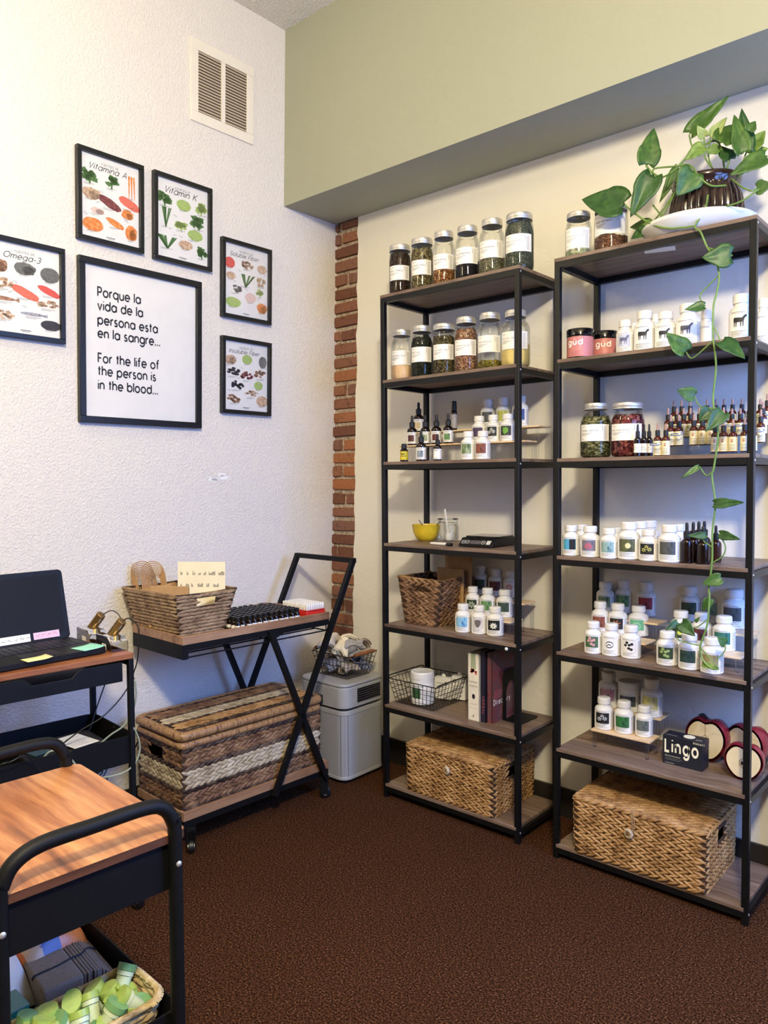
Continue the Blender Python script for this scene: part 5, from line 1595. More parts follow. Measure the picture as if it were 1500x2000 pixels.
def panel_rect(u0, u1, v0, v1, e=.0006):
    return G().add([pan(u0, v0, e), pan(u1, v0, e), pan(u1, v1, e), pan(u0, v1, e)], [(0, 1, 2, 3)])
obj('display', panel_rect(-.028, .018, .012, .030), plain('grey_display', srgb(92, 88, 92), .15), t)
KEYM = plain('key_outline', srgb(196, 196, 196), .5)
for u in (-.058, -.040, .030):
    g = G()
    pts = [(x, z) for x, z in rrect(.015, .016, .004, 3)]
    ribbon(g, pts + [pts[0]], .0016)
    ribbon(g, [(-.003, -.002), (.003, -.002), (.003, .003), (-.003, .003), (-.003, -.002)], .001)
    obj('button', g.mapped(lambda p: pan(u + p[0], .021 + p[2], .0009)), KEYM, t, ang=0)
g = G().merge(panel_rect(.044, .062, .011, .031, .001))
obj('button', g, KEYM, t, label='pale square power button')
obj('badge', text('TIMER', 1, .2, .3, 0, True, .022).mapped(lambda p: (p[0], -.042 + .0 * p[1], .0405 + p[2] * .0)), KEYM, t) if False else None
t = thing('marker_pen', 'white marker pen with black cap lying before the scale', 'pen', (.855, -.285, 1.0735), -.05)
obj('barrel', G().tube([(-.055, 0, 0), (-.05, 0, 0), (.03, 0, 0)], [.0035, .0055, .006], 12), WPLAST, t)
obj('cap', G().tube([(.03, 0, 0), (.055, 0, 0)], .0064, 12), RUBBER, t)
obj('clip', G().box(.028, .052, -.0085, -.006, -.0015, .0015), RUBBER, t)

# ------------------------------------------------------------------ sixth shelf, left unit: wire basket, tub, boxes, books
def wire_basket(name, label, cx, cy, z, w0, d0, w1, d1, h, r, nx, ny, nz, rot=0, mat=None):
    t = thing(name, label, 'basket', (cx, cy, z), rot)
    mat = mat or CHROME
    ring = lambda v: [((w0 + (w1 - w0) * v) / 2 * sx, (d0 + (d1 - d0) * v) / 2 * sy, h * v) for sx, sy in ((-1, -1), (1, -1), (1, 1), (-1, 1))]
    obj('rim_wire', G().tube([(x, y, zz + r) for x, y, zz in ring(1)], r * 1.8, 8, 0, True), mat, t)
    for k in range(nz):
        obj('ring_wire', G().tube([(x, y, zz + r) for x, y, zz in ring(k / nz)], r, 6, 0, True), mat, t)
    for k in range(nx + 1):
        u = k / nx * 2 - 1
        obj('wire', G().tube([(u * w1 / 2, -d1 / 2, h), (u * w0 / 2, -d0 / 2, r), (u * w0 / 2, d0 / 2, r), (u * w1 / 2, d1 / 2, h)], r, 6), mat, t)
    for k in range(ny + 1):
        u = k / ny * 2 - 1
        obj('wire', G().tube([(-w1 / 2, u * d1 / 2, h), (-w0 / 2, u * d0 / 2, r), (w0 / 2, u * d0 / 2, r), (w1 / 2, u * d1 / 2, h)], r, 6), mat, t)
    return t


DARKW = plain('dark_wire', srgb(74, 70, 66), .35, .85, .05)
t = wire_basket('wire_basket', 'open metal wire basket with folding handles, sixth shelf', .712, -.176, .396, .195, .21, .25, .245, .10, .0013, 11, 11, 5, 0, DARKW)
for s in (-1, 1):
    obj('handle', G().tube([(s * .126, -.115, .104), (s * .132, -.10, .110), (s * .132, .10, .110), (s * .126, .115, .104)], .0028, 8, 4), DARKW, t)
    for k in range(3):
        a0 = [(s * .128 + .006 * cos(a), -.06 + .06 * k, .107 + .007 * sin(a)) for a in np.linspace(0, 2 * pi, 10)[:-1]]
        obj('handle_ring', G().tube(a0, .0016, 6, 0, True), CHROME, t)
t = thing('supplement_tub', 'wide white lidded tub with green label inside the wire basket', 'bottle', (.708, -.222, .400), .42, scale=(.0475, .0475, .135))
put('body', mesh('wide_tub_body', G().lathe([(.92, 0), (.99, .015), (1, .04), (1, .76), (.96, .79)], 32), WPLAST, 40), t)
put('cap', mesh('wide_tub_cap', G().lathe([(1.0, .77), (1.04, .78), (1.04, .95), (1.0, .985), (.9, .995), (.86, .99), (.001, .99)], 48, ribs=.01, ends=False), WPLAST, 30), t)
l = put('paper_label', mesh('tub_label', patch(1.006, -100, 110, .08, .66, 24), PAPER, 60), t)
put('picture', mesh('tub_picture', patch(1.012, -46, 4, .2, .52, 10), blotch('tub_green', [c(44, 84, 48), c(70, 112, 66), c(34, 66, 40)], 60, .55), 60), l)
put('small_print', mesh('tub_print', patch(1.014, -48, 20, .56, .585, 8, patch(1.014, 20, 80, .3, .31, 8, patch(1.014, 20, 70, .36, .37, 8, patch(1.014, 20, 76, .24, .25, 8)))), GREYINK, 0), l)
for k, (x, y, w, h, rz, tx, lab) in enumerate(((.742, -.118, .075, .09, .25, 'Tumeric Root', 'small white card box in the wire basket, in front'), (.800, -.082, .062, .10, .2, 'Red Root Tea', 'second white card box in the wire basket, farther back and right'), (.712, -.078, .08, .10, .3, '', 'plain clear pouch standing in the wire basket'))):
    b = thing('tea_box' if k < 2 else 'clear_pouch', lab, 'box' if k < 2 else 'bag', (x, y, .401), rz, 'packets in the wire basket')
    if k < 2:
        obj('carton', G().box(-w / 2, w / 2, -.016, .016, 0, h), PAPER, b, bevel=.0012)
        obj('lettering', text(tx, 1, .28, .4, width=w * .75), INK, b, (-w * .38, -.0168, h * .72), ang=0)
        g = G()
        for q in range(5):
            ribbon(g, [(-w * .38, h * (.55 - .09 * q)), (w * (.3 - .06 * (q % 3)), h * (.55 - .09 * q))], .0016)
        obj('small_print', g, GREYINK, b, (0, -.0167, 0), ang=0)
        obj('hang_tab', G().add([(-.012, -.004, h), (.012, -.004, h), (.008, -.004, h + .012), (0, -.004, h + .016), (-.008, -.004, h + .012)], [(0, 1, 2, 3, 4)]), PAPER, b, solid=.001)
    else:
        obj('film', G().grid(lambda u, v: ((u - .5) * w, .006 * sin(u * 8 + v * 5), v * h * 1.35), 8, 8), thin_glass('film', (.9, .92, .93, 1), .1, 1.6), b)


def book(x, y, z, th, dp, h, cover, label, rz=0.0):
    b = thing('book', label, 'book', (x, y, z), rz, 'books on the sixth shelf')
    obj('page_block', G().box(.003, th - .003, .004, dp - .004, .003, h - .003), plain('book_pages', srgb(226, 216, 196), .8), b)
    g = G().box(0, .003, 0, dp, 0, h).box(th - .003, th, 0, dp, 0, h).box(0, th, 0, .003, 0, h)
    obj('cover', g, cover, b, bevel=.0008)
    return b


b = book(.972, -.272, .395, .054, .17, .262, plain('book_white', srgb(232, 224, 208), .5), 'thick cream book with red vegetable on its spine')
g = G()
for k in range(4):
    ribbon(g, [(.018 + k * .005, .262), (.017 + k * .006, .2)], .003)
obj('spine_stalks', g, FM['green'], b, (0, -.0004, 0), ang=0)
rr = random.Random(4)
obj('spine_fruit', food_shape('pile', .042, .032, rr), FM['red'], b, (.027, -.0005, .19), ang=0)
obj('lettering', text('Natural', 1, .2, .3, 0, True, .036), INK, b, (.027, -.0004, .148), ang=0)
obj('lettering', text('Medicine', 1, .2, .3, 0, True, .038), INK, b, (.027, -.0004, .132), ang=0)
obj('spine_emblem', food_shape('round', .014, .02, rr), INK, b, (.027, -.0004, .094), ang=0)
obj('lettering', text('VOLUME', 1, .2, .5, 0, True, .03), GREYINK, b, (.027, -.0004, .062), ang=0)
obj('lettering', text('SECOND EDITION', 1, .2, .5, 0, True, .042), GREYINK, b, (.027, -.0004, .048), ang=0)
obj('publisher_mark', text('A', .006, .3), INK, b, (.023, -.0004, .014), ang=0)
b = book(1.028, -.268, .395, .024, .175, .278, plain('book_navy', srgb(30, 28, 48), .45), 'slim dark navy book between the cream one and the red one')
obj('lettering', text('HERBAL', 1, .2, .5, width=.07).mapped(lambda p: (p[2], 0, -p[0])), plain('rose_ink', srgb(170, 92, 104), .6), b, (.008, -.0004, .10), ang=0)
b = book(1.054, -.262, .395, .022, .19, .272, blotch('book_red', [c(60, 44, 52), c(124, 58, 62), c(92, 70, 78), c(150, 84, 80)], 14, .4), 'dark red and purple covered book beside the bookend')
obj('lettering', text('Directory', .0135, .26, .32, width=.120, xs=.9).mapped(lambda p: (0, p[0], p[2])), PAPER, b, (.0224, .012, .068), ang=0)
g = G()
for q in range(4):
    ribbon(g, [(0, -.0085 * q), (.05 - .008 * (q % 2), -.0085 * q)], .003)
obj('small_print', g.mapped(lambda p: (0, p[0], p[2])), plain('rose_ink', srgb(170, 92, 104), .6), b, (.0224, .014, .12), ang=0)
t = thing('bookend', 'black metal bookend with an arched cut out', 'bookend', (1.084, -.198, .395))
g = G()
pts = rrect(.13, .17, .02, 5, .065, .085)
g.prism([(y, z) for y, z in [(.0, .0), (.022, .0), (.022, .10)] + [(.065 + .043 * cos(a), .10 + .05 * sin(a)) for a in np.linspace(pi, pi / 2, 6)] + [(.065, .19), (.02, .19), (.006, .186), (0, .175)]], 0, .0025)
g.prism([(y, z) for y, z in [(.13, .0), (.13, .175), (.124, .186), (.11, .19), (.065, .19), (.065, .15)] + [(.065 + .043 * cos(a), .10 + .05 * sin(a)) for a in np.linspace(pi / 2, 0, 6)] + [(.108, 0)]], 0, .0025)
obj('upright_plate', g.mapped(lambda p: (p[2], p[0], p[1])), BLACK, t)
obj('foot_plate', G().prism(rrect(.085, .13, .015, 4, .042, .065), .0005, .003), BLACK, t)

# ------------------------------------------------------------------ right unit: pink jars, dark carton, wooden apples
PINKL = plain('pink_label', srgb(196, 122, 116), .45, 0, .03)
for x, y, r, h, rz, lab in ((1.435, -.262, .0445, .102, .22, 'pink jar with black lid and white lowercase lettering, in front'), (1.478, -.165, .0445, .102, .5, 'pink jar with black lid, half hidden behind the other pink one')):
    t = thing('powder_jar', lab, 'jar', (x, y, 1.732), rz, 'pink jars with black lids')
    obj('jar_body', G().lathe([(r * .95, 0), (r, .003), (r, h * .74), (r * .97, h * .77)], 36), GLOSSBLK, t)
    l = obj('paper_label', patch(r * 1.006, -170, 170, h * .07, h * .73, 40), PINKL, t, ang=60)
    obj('lettering', wrapped(text('güd', .0125, .32, .30, 0, True), r * 1.014, h * .46, -.12), PAPER, l, ang=0)
    g = G()
    for q in range(4):
        ribbon(g, [(-.02, .012 + .004 * q), (.02 - .004 * (q % 3), .012 + .004 * q)], .0012)
    obj('small_print', wrapped(g, r * 1.014, 0, 0), plain('rose_ink', srgb(170, 92, 104), .6), l, ang=0)
    obj('lid', G().lathe([(r * 1.0, h * .76), (r * 1.03, h * .77), (r * 1.03, h * .97), (r * .98, h), (.001, h)], 48, ribs=.008, ends=False), GLOSSBLK, t, ang=40)

NAVY = plain('carton_navy', srgb(26, 29, 40), .45, 0, .04)
t = thing('product_carton', 'dark navy carton with big cream lettering, left of the wooden apples', 'box', (1.780, -.196, .392), .0)
w, dd, h = .128, .058, .094
obj('carton', G().box(-w / 2, w / 2, -dd / 2, dd / 2, 0, h), NAVY, t, bevel=.0015)
CREAMINK = plain('cream_ink', srgb(240, 234, 206), .6, 0, .02)
obj('lettering', text('Lingo', .0275, .31, .32, width=.109, xs=.9), CREAMINK, t, (-w / 2 + .009, -dd / 2 - .0008, .042), ang=0)
obj('lettering', text('Abbott', .0042, .28, .4), CREAMINK, t, (.034, -dd / 2 - .0008, .0835), ang=0)
obj('lettering', text('Glucose Biosensor', 1, .3, .4, width=.05), CREAMINK, t, (-w / 2 + .009, -dd / 2 - .0008, .027), ang=0)
g = G()
for q in range(2):
    ribbon(g, [(0, -.005 * q), (.055 - .006 * q, -.005 * q)], .0012)
ribbon(g, [(0, -.016), (.03, -.016)], .003)
obj('small_print', g, GREYINK, t, (-w / 2 + .009, -dd / 2 - .0008, .021), ang=0)
obj('seal_disc', G().lathe([(.018, h), (.018, h + .0006), (.001, h + .0006)], 28, (.012, 0, 0), ends=False), CREAMINK, t)
obj('flap_print', G().box(.038, .058, -.02, -.012, h, h + .0004).box(-.055, -.02, -.02, -.016, h, h + .0004), GREYINK, t)

APRED = plain('apple_red', srgb(128, 26, 36), .28, 0, .08)
APFL = blotch('apple_flesh', [c(214, 190, 140), c(226, 206, 160), c(206, 178, 126)], 14, .5)


def half_apple(x, y, z, w, h, th, rz, label, tilt=0.0, stem=True, seed=True):
    t = thing('wooden_apple', label, 'ornament', (x, y, z), rz, 'painted wooden half apples')
    def outline(a, k=1.0):
        s = sin(a)
        r = 1 - .24 * math.exp(-((a - pi / 2) / .30) ** 2) - .10 * math.exp(-((a - 3 * pi / 2) / .30) ** 2)
        return (w / 2 * k * r * cos(a) * (1 + .10 * s), h / 2 + h / 2 * k * r * s * (1.06 - .10 * abs(cos(a))))
    n = 48
    g = G()
    rings = [(.98, 0), (1.03, .12), (1.03, .4), (.95, .75), (.74, 1.0)]
    for k, (sc, yy) in enumerate(rings):
        for i in range(n):
            a = 2 * pi * i / n
            X, Z = outline(a, sc)
            g.v.append((X, yy * th, Z + tilt * yy))
    for k in range(len(rings) - 1):
        for i in range(n):
            g.f.append((k * n + i, k * n + (i + 1) % n, (k + 1) * n + (i + 1) % n, (k + 1) * n + i))
    g.f.append(tuple(range((len(rings) - 1) * n, len(rings) * n)))
    lo = min(p[2] for p in g.v)
    g.mapped(lambda p: (p[0], p[1], p[2] - lo))
    obj('skin', g, APRED, t, ang=60)
    f = G()
    pts = [(outline(2 * pi * i / n, .86)[0], -.0012, h / 2 + (outline(2 * pi * i / n, .86)[1] - h / 2) - lo) for i in range(n)]
    f.add([(0, -.0012, h / 2 - lo)] + pts, [(0, 1 + i, 1 + (i + 1) % n) for i in range(n)])
    f.add(pts + [(p[0] * 1.0, .001, p[2]) for p in pts], [(i, (i + 1) % n, n + (i + 1) % n, n + i) for i in range(n)])
    fl = obj('cut_face', f, APFL, t, ang=20)
    g = G()
    ribbon(g, [(0, h * .86 - lo), (.001, h * .5), (0, h * .25)], .0014)
    ribbon(g, [(x_ * w * .12, z_ * h * .14 + h * .47) for x_, z_ in ((0, 1), (-.8, .4), (-.8, -.4), (0, -1), (.8, -.4), (.8, .4), (0, 1))], .0014)
    obj('core_line', g, HY_BROWN, fl, (0, -.0018, 0), ang=0)
    if seed:
        for s in (-1, 1):
            obj('seed', G().lathe([(.001, -.007), (.0028, -.002), (.003, .002), (.001, .007)], 8, (s * w * .035, -.002, h * .47), ends=False).mapped(lambda p: (p[0], p[1] * .4 - .0012, p[2])), plain('seed_brown', srgb(44, 26, 18), .4), fl)
    if stem:
        obj('leaf', G().grid(lambda u, v: (-.034 + .036 * u, th * .35 + .004 * sin(u * 3), h * .90 - lo + .016 * sin(pi * u) * (v - .2) + .012 * (1 - u)), 8, 3), plain('wooden_leaf', srgb(52, 54, 56), .4), t, solid=.004)
    return t


half_apple(1.818, -.125, .392, .134, .146, .075, -.06, 'painted wooden half apple standing behind the dark carton', stem=True, seed=False)
half_apple(1.930, -.100, .392, .128, .140, .075, -.22, 'painted wooden half apple farthest back, behind the right post', stem=False, seed=False)
half_apple(1.962, -.215, .392, .112, .116, .06, .10, 'smallest wooden half apple, in front by the right post', stem=False)

# ------------------------------------------------------------------ trailing plant on the right unit
t = thing('saucer', 'large white saucer under the brown plant pot', 'saucer', (1.80, -.182, 2.073))
obj('dish', G().lathe([(.001, .001), (.115, .001), (.146, .008), (.164, .034), (.170, .040), (.172, .046), (.169, .051), (.163, .051), (.158, .044), (.148, .018), (.112, .007), (.001, .006)], 56, ends=False), plain('white_glaze', srgb(236, 234, 228), .25, 0, .01), t, ang=60)
pl = thing('potted_plant', 'trailing green and yellow heart leaved plant in a ribbed dark brown pot', 'plant', (1.822, -.182, 2.080))
PX, PY, PZ = 1.822, -.182, 2.080
prof = [(.06, 0), (.085, .006), (.106, .035), (.112, .075), (.106, .115), (.095, .14), (.092, .148), (.100, .158), (.103, .170), (.099, .176), (.09, .172), (.088, .15), (.08, .13)]
g = G()
n = 168
for r, z in prof:
    for j in range(n):
        a = 2 * pi * j / n
        k = 1 - (.055 * (.5 + .5 * cos(28 * a)) ** 2 if .01 < z < .145 and r > .082 else 0)
        g.v.append((r * k * cos(a), r * k * sin(a), z))
g.f += [(i * n + j, i * n + (j + 1) % n, (i + 1) * n + (j + 1) % n, (i + 1) * n + j) for i in range(len(prof) - 1) for j in range(n)]
g.f.append(tuple(range(n - 1, -1, -1)))
obj('pot', g, blotch('brown_glaze', [c(30, 20, 17), c(50, 34, 27), c(24, 17, 16)], 18, .16), pl, ang=60)
obj('soil', G().lathe([(.001, .138), (.088, .135)], 24, ends=False), blotch('soil', [c(40, 30, 24), c(70, 54, 42)], 90, .9, .6), pl)


def leaf_mat(name, a, b, vein):
    t = NT(name)
    v = t.coord()
    x = t.noise(v, 26, 4, .6, 1.2)
    t.set(t.ramp(x.outputs[0], [(.38, a), (.58, b), (.80, vein)]), .42, 0, .35)
    t.p.inputs['Subsurface Weight'].default_value = 0.0
    y = t.noise(v, 60, 2)
    t.bump(y.outputs[0], .15, .002)
    return t.m


LEAFM = [leaf_mat('leaf_green', c(52, 82, 32), c(72, 104, 42), c(98, 128, 58)), leaf_mat('leaf_deep', c(38, 70, 30), c(54, 88, 38), c(72, 106, 48)),
         leaf_mat('leaf_lime', c(82, 112, 44), c(118, 144, 66), c(150, 168, 92)), leaf_mat('leaf_pale', c(136, 156, 88), c(164, 178, 114), c(186, 196, 138))]
STEMM = plain('stem_green', c(104, 134, 62), .45, 0, .1, 40)
lr = random.Random(21)


def heart(b, tp, w, seed_roll):
    b, tp = np.array(b, float), np.array(tp, float)
    ax = tp - b
    L = np.linalg.norm(ax)
    ax /= L
    nrm = np.array((.55, -1.0, .25)) + np.array((lr.uniform(-.35, .35), lr.uniform(-.1, .1), lr.uniform(-.35, .45)))
    nrm -= ax * (nrm @ ax)
    nrm /= np.linalg.norm(nrm)
    sd = np.cross(ax, nrm)
    nu, nv = 12, 8
    fold = lr.uniform(.12, .3)
    droop = lr.uniform(.03, .12)
    def fn(u, v):
        s = v * 2 - 1
        hw = .5 * w * (max(0.0, sin(pi * min(1, u) ** .60)) ** .85) * (1.12 if u < .5 else 1)
        back = -.13 * L * (abs(s) ** 1.2) * (1 - u) ** 2.2
        p = b + ax * (u * L + back) + sd * hw * s + nrm * (hw * fold * abs(s) - droop * L * u * u + .012 * L * sin(s * 6 + u * 7))
        return p - np.array((PX, PY, PZ))
    # near the base the lobes stay wide
    def fn2(u, v):
        uu = .06 + .94 * u if abs(v - .5) > .01 else u
        return fn(uu, v)
    return G().grid(fn2, nu, nv)


for b, tp, w, ci in LEAVES:
    obj('leaf', heart(b, tp, w, 0), LEAFM[ci], pl, ang=0 if False else 70, solid=.0009)
for r, pts in VINES:
    obj('stem', G().tube([(x - PX, y - PY, z - PZ) for x, y, z in pts], r, 7, 5), STEMM, pl)

# ------------------------------------------------------------------ air purifier in the corner with its wire basket of cloths
ALU = plain('silver_plastic', srgb(176, 174, 170), .42, .15, .02)
t = thing('air_purifier', 'silver grey air purifier standing in the corner by the brick', 'purifier', (.243, -.225, 0))
w, dd = .285, .27
tt = NT('perforated_silver')
tv = tt.coord(scale=(1, 1, 1))
vo = tt.voronoi(tv, 130, 'F1', 0.0)
tt.set(tt.ramp(vo.outputs['Distance'], [(.25, c(70, 72, 78)), (.36, c(164, 164, 164))]), .42, .15)
tt.bump(vo.outputs['Distance'], .5, .001)
obj('body', G().prism(rrect(w, dd, .045, 6), .022, .318), tt.m, t, bevel=.002)
obj('body_band', G().prism(rrect(w + .003, dd + .003, .046, 6), .302, .322), ALU, t, bevel=.002)
obj('base_skirt', G().prism(rrect(w + .002, dd + .002, .046, 6), .018, .034), ALU, t, bevel=.002)
obj('gap_shadow', G().prism(rrect(w - .02, dd - .02, .04, 6), .32, .334), RUBBER, t)
top = obj('top_housing', G().prism(rrect(w + .006, dd + .006, .047, 6), .333, .425), ALU, t, bevel=.003)
obj('top_cap', G().prism(rrect(w + .006, dd + .006, .047, 6), .4275, .440), ALU, t, bevel=.003)
obj('vent_recess', G().box(w / 2 + .0025, w / 2 + .0036, -.055, .095, .350, .412), GLOSSBLK, top)
for k in range(6):
    obj('louver', G().box(w / 2 + .0034, w / 2 + .0062, -.055, .095, .352 + .0102 * k, .3555 + .0102 * k), plain('louver_grey', srgb(70, 70, 72), .4), top)
for sx in (-1, 1):
    for sy in (-1, 1):
        obj('foot', G().lathe([(.012, 0), (.014, .018)], 14, (sx * .11, sy * .10, 0)), RUBBER, t)
obj('power_plug', G().cbox(-.0, -dd / 2 - .012, .36, .03, .02, .04), RUBBER, t, bevel=.003)

tb = wire_basket('wire_basket', 'small wire basket with two wooden grips, on top of the air purifier', .236, -.203, .4405, .175, .145, .232, .185, .105, .0014, 9, 7, 4, 0, plain('aged_wire', srgb(84, 74, 62), .4, .8, .05))
GRIP = wood('grip_wood', c(84, 50, 28), c(132, 84, 50), c(158, 108, 70), 'y', 2)
for s in (-1, 1):
    obj('grip', G().tube([(s * .125, -.062, .112), (s * .127, 0, .113), (s * .125, .062, .112)], [.0085, .0105, .0085], 12, 4), GRIP, tb)
    obj('grip_wire', G().tube([(s * .112, -.085, .106), (s * .125, -.078, .112), (s * .125, .078, .112), (s * .112, .085, .106)], .0022, 6), tb.children[0].data.materials[0], tb)
CL = [blotch('cloth_%s' % nm, cols, 30, .9, .3, .002) for nm, cols in (('cream', [c(226, 212, 186), c(238, 228, 206)]), ('grey', [c(140, 138, 142), c(170, 168, 172)]), ('taupe', [c(168, 156, 146), c(196, 184, 172)]), ('blue', [c(128, 132, 150), c(156, 160, 176)]))]


def cloth_roll(x, y, z, rad, wid, rx, rz, mat, label, seed, turns=1.6):
    rr = random.Random(seed)
    t = thing('cloth', label, 'cloth', (x, y, z), 0, 'crumpled cloths in the wire basket', rot=(rx, .2 * rr.uniform(-1, 1), rz))
    ph = [rr.uniform(0, 6) for _ in range(6)]
    def fn(u, v):
        a = u * 2 * pi * turns
        r = rad * (1 - .42 * u) * (1 + .13 * sin(3 * a + ph[0]) + .08 * sin(5 * a + ph[1] + v * 3))
        return (r * cos(a) + .006 * sin(v * 5 + ph[2]), (v - .5) * wid + .008 * sin(a * 2 + ph[3]), .72 * r * sin(a) + .006 * sin(v * 7 + a + ph[4]))
    obj('folded_cloth', G().grid(fn, 46, 8), mat, t, solid=.003, ang=70)
    return t


cl = [(.165, -.235, .575, .040, .10, .3, .5, 0, 'cream cloth curled at the left end of the wire basket'), (.21, -.165, .58, .042, .09, -.2, 1.3, 0, 'cream cloth standing highest, at the back of the wire basket'),
      (.25, -.225, .562, .038, .085, .5, .2, 0, 'pale cream cloth folded in the middle front of the wire basket'), (.285, -.19, .572, .036, .085, .1, -.6, 1, 'grey rolled cloth right of the middle of the wire basket'),
      (.30, -.15, .566, .036, .075, -.3, .9, 2, 'beige cloth folded over the right end of the wire basket')]
for k, (x, y, z, r, w_, rx, rz, m_, lab) in enumerate(cl):
    cloth_roll(x, y, z, r, w_, rx, rz, CL[m_], lab, 40 + k)
for k, (x, y, z, m_, where) in enumerate(((.175, -.23, .478, 1, 'bottom left'), (.225, -.245, .485, 3, 'bottom front middle'), (.285, -.225, .482, 2, 'bottom front right'), (.295, -.16, .485, 3, 'bottom right end'), (.19, -.17, .485, 1, 'bottom back'), (.25, -.18, .50, 2, 'centre'), (.185, -.22, .525, 2, 'left middle layer'), (.245, -.22, .525, 1, 'front middle layer'), (.30, -.20, .53, 3, 'right middle layer'))):
    cloth_roll(x, y, z, .034, .075, RND.uniform(-.6, .6), RND.uniform(-1.2, 1.2), CL[m_], '%s cloth seen through the wires, %s of the pile' % (('cream', 'grey', 'beige', 'blue grey')[m_], where), 60 + k, 1.4)

# ------------------------------------------------------------------ slanted bar cart with tray top
RZ = radians(-2.5)
BX, BY = .222, -.81
ct = thing('bar_cart', 'black metal rolling cart with slanted legs and wood trays against the left wall', 'cart', (BX, BY, 0), RZ)
def cart(x, y, z=0):
    return (BX + x * cos(RZ) - y * sin(RZ), BY + x * sin(RZ) + y * cos(RZ), z)


HX, HY = .180, .345
for nm, z0, z1, zf in (('upper', .752, .781, .764), ('lower', .118, .150, .138)):
    hx = HX if nm == 'upper' else HX - .015
    tray = obj('tray', G().box(-hx + .01, hx - .01, -HY + .01, HY - .01, z0 + .002, zf), wood('tray_wood', c(92, 62, 42), c(134, 96, 68), c(160, 122, 90), 'y', .8), ct)
    for s in (-1, 1):
        obj('rim_board', G().box(s * hx - (.012 if s > 0 else 0), s * hx + (.012 if s < 0 else 0), -HY, HY, z0, z1), PINE, tray, bevel=.001)
        obj('rim_board', G().box(-hx + .012, hx - .012, s * HY - (.012 if s > 0 else 0), s * HY + (.012 if s < 0 else 0), z0, z1), PINE, tray, bevel=.001)
    for s in (-1, 1):
        obj('tray_beam', G().box(s * (hx - .012) - .011, s * (hx - .012) + .011, -HY + .002, HY - .002, z0 - .024, z0), BLACK, ct)
        obj('tray_beam', G().box(-hx + .002, hx - .002, s * (HY - .012) - .011, s * (HY - .012) + .011, z0 - (.052 if nm == 'upper' and s < 0 else .024), z0), BLACK, ct)
for s in (-1, 1):
    fx = s * (HX + .004)
    obj('handle_leg', G().bar((fx, .045, .098), (fx, .478, .985), .020, .020), BLACK, ct)
    obj('cross_leg', G().bar((fx, .035, .742), (fx, .315, .085), .020, .020), BLACK, ct)
    obj('gusset', G().prism([(.02, .748), (.10, .748), (.10, .732), (.055, .715)], fx - .004, fx + .004).mapped(lambda p: (p[2], p[0], p[1])), BLACK, ct)
obj('handle_bar', G().bar((-HX - .014, .478, .985), (HX + .014, .478, .985), .020, .020), BLACK, ct)
for x in (-.10, 0, .10, HX - .012):
    obj('rack_wire', G().tube([(x, -HY + .004, .704), (x, HY - .01, .704)], .0028, 8), BLACK, ct)
for y in (-HY + .004, .06, HY - .01):
    obj('rack_wire', G().tube([(-.10, y, .728), (-.10, y, .704), (HX - .012, y, .704), (HX - .012, y, .728)], .0028, 8), BLACK, ct)


def caster(parent, x, y, rz, r=.025, top=.09):
    h = obj('caster_fork', G().box(-.006, .022, -.016, -.012, r * .8, top - .012).box(-.006, .022, .012, .016, r * .8, top - .012).box(-.012, .022, -.018, .018, top - .014, top), BLACK, parent, (x, y, 0), (0, 0, rz), bevel=.001)
    obj('wheel', G().lathe([(.008, -.010), (r * .8, -.010), (r, -.007), (r, .007), (r * .8, .010), (.008, .010)], 22).mapped(lambda p: (p[0] + .010, p[2], p[1] + r)), RUBBER, h)
    obj('hub', G().lathe([(.009, -.0125), (.011, -.0115), (.011, .0115), (.009, .0125)], 16).mapped(lambda p: (p[0] + .010, p[2], p[1] + r)), LIDM, h)


for sx in (-1, 1):
    for sy in (-1, 1):
        caster(ct, sx * (HX - .02), sy * .315, .9 if sy > 0 else -.5, .024, .094)

# basket on the cart: tapered, with paper bags, cards and sheets
rnd = random.Random(8)
bk = thing('woven_basket', 'tan open woven basket with tapered sides, on the bar cart tray', 'basket', (.176, -1.035, .7645), 0)
woven_body(bk, .285, .19, .355, .262, .155, 12, HY_TAN, .026, rnd, {1: (.32, .70, .66, .9)}, .13, lenk=.98, braid=False)
obj('rim', G().tube([(-.178, -.131, .157), (.178, -.131, .157), (.178, .131, .157), (-.178, .131, .157)], .0055, 8, 0, True), HY_TAN, bk)
# bundle of paper bags: their cord handles stand up in loops
b = thing('paper_bag_bundle', 'bundle of kraft paper bags with looped paper handles, in the tan basket', 'bag', (.085, -1.06, .775), .0, rot=(0, -.20, .62))
for k in range(7):
    obj('bag', G().box(-.09, .085, -.030 + k * .009, -.0235 + k * .009, 0, .145 + .004 * (k % 2)), KRAFT, b, bevel=.001)
HANDLE = plain('paper_cord', srgb(178, 140, 98), .75, 0, .05)
for gk, (ox, oy, hs) in enumerate(((-.034, .016, 1.0), (.016, -.020, .97))):
    for k in range(8):
        wv, hv = .046 - .0036 * k, (.252 - .0075 * k) * hs
        y = oy + .0022 * k * (1 if gk else -1)
        pts = [(-wv, y, .12), (-wv * 1.04, y, .19), (-wv * .8, y, hv - .016), (-wv * .3, y, hv), (wv * .3, y, hv), (wv * .8, y, hv - .016), (wv * 1.04, y, .19), (wv, y, .12)]
        obj('handle_loop', G().tube([(p[0] + ox + .05 * (p[2] - .12) * (1 if gk else -.4), p[1], p[2]) for p in pts], .0019, 6, 5), HANDLE, b)
b = thing('kraft_card', 'plain kraft card standing in front of the paper bags', 'card', (.20, -1.10, .782), .62, rot=(-.12, 0, .62))
obj('card', G().box(-.074, .074, -.003, .003, 0, .155), KRAFT, b, bevel=.002)
obj('card_fold', G().box(-.074, .074, .004, .010, 0, .153), plain('kraft_dark', srgb(150, 114, 74), .8), b, bevel=.001)
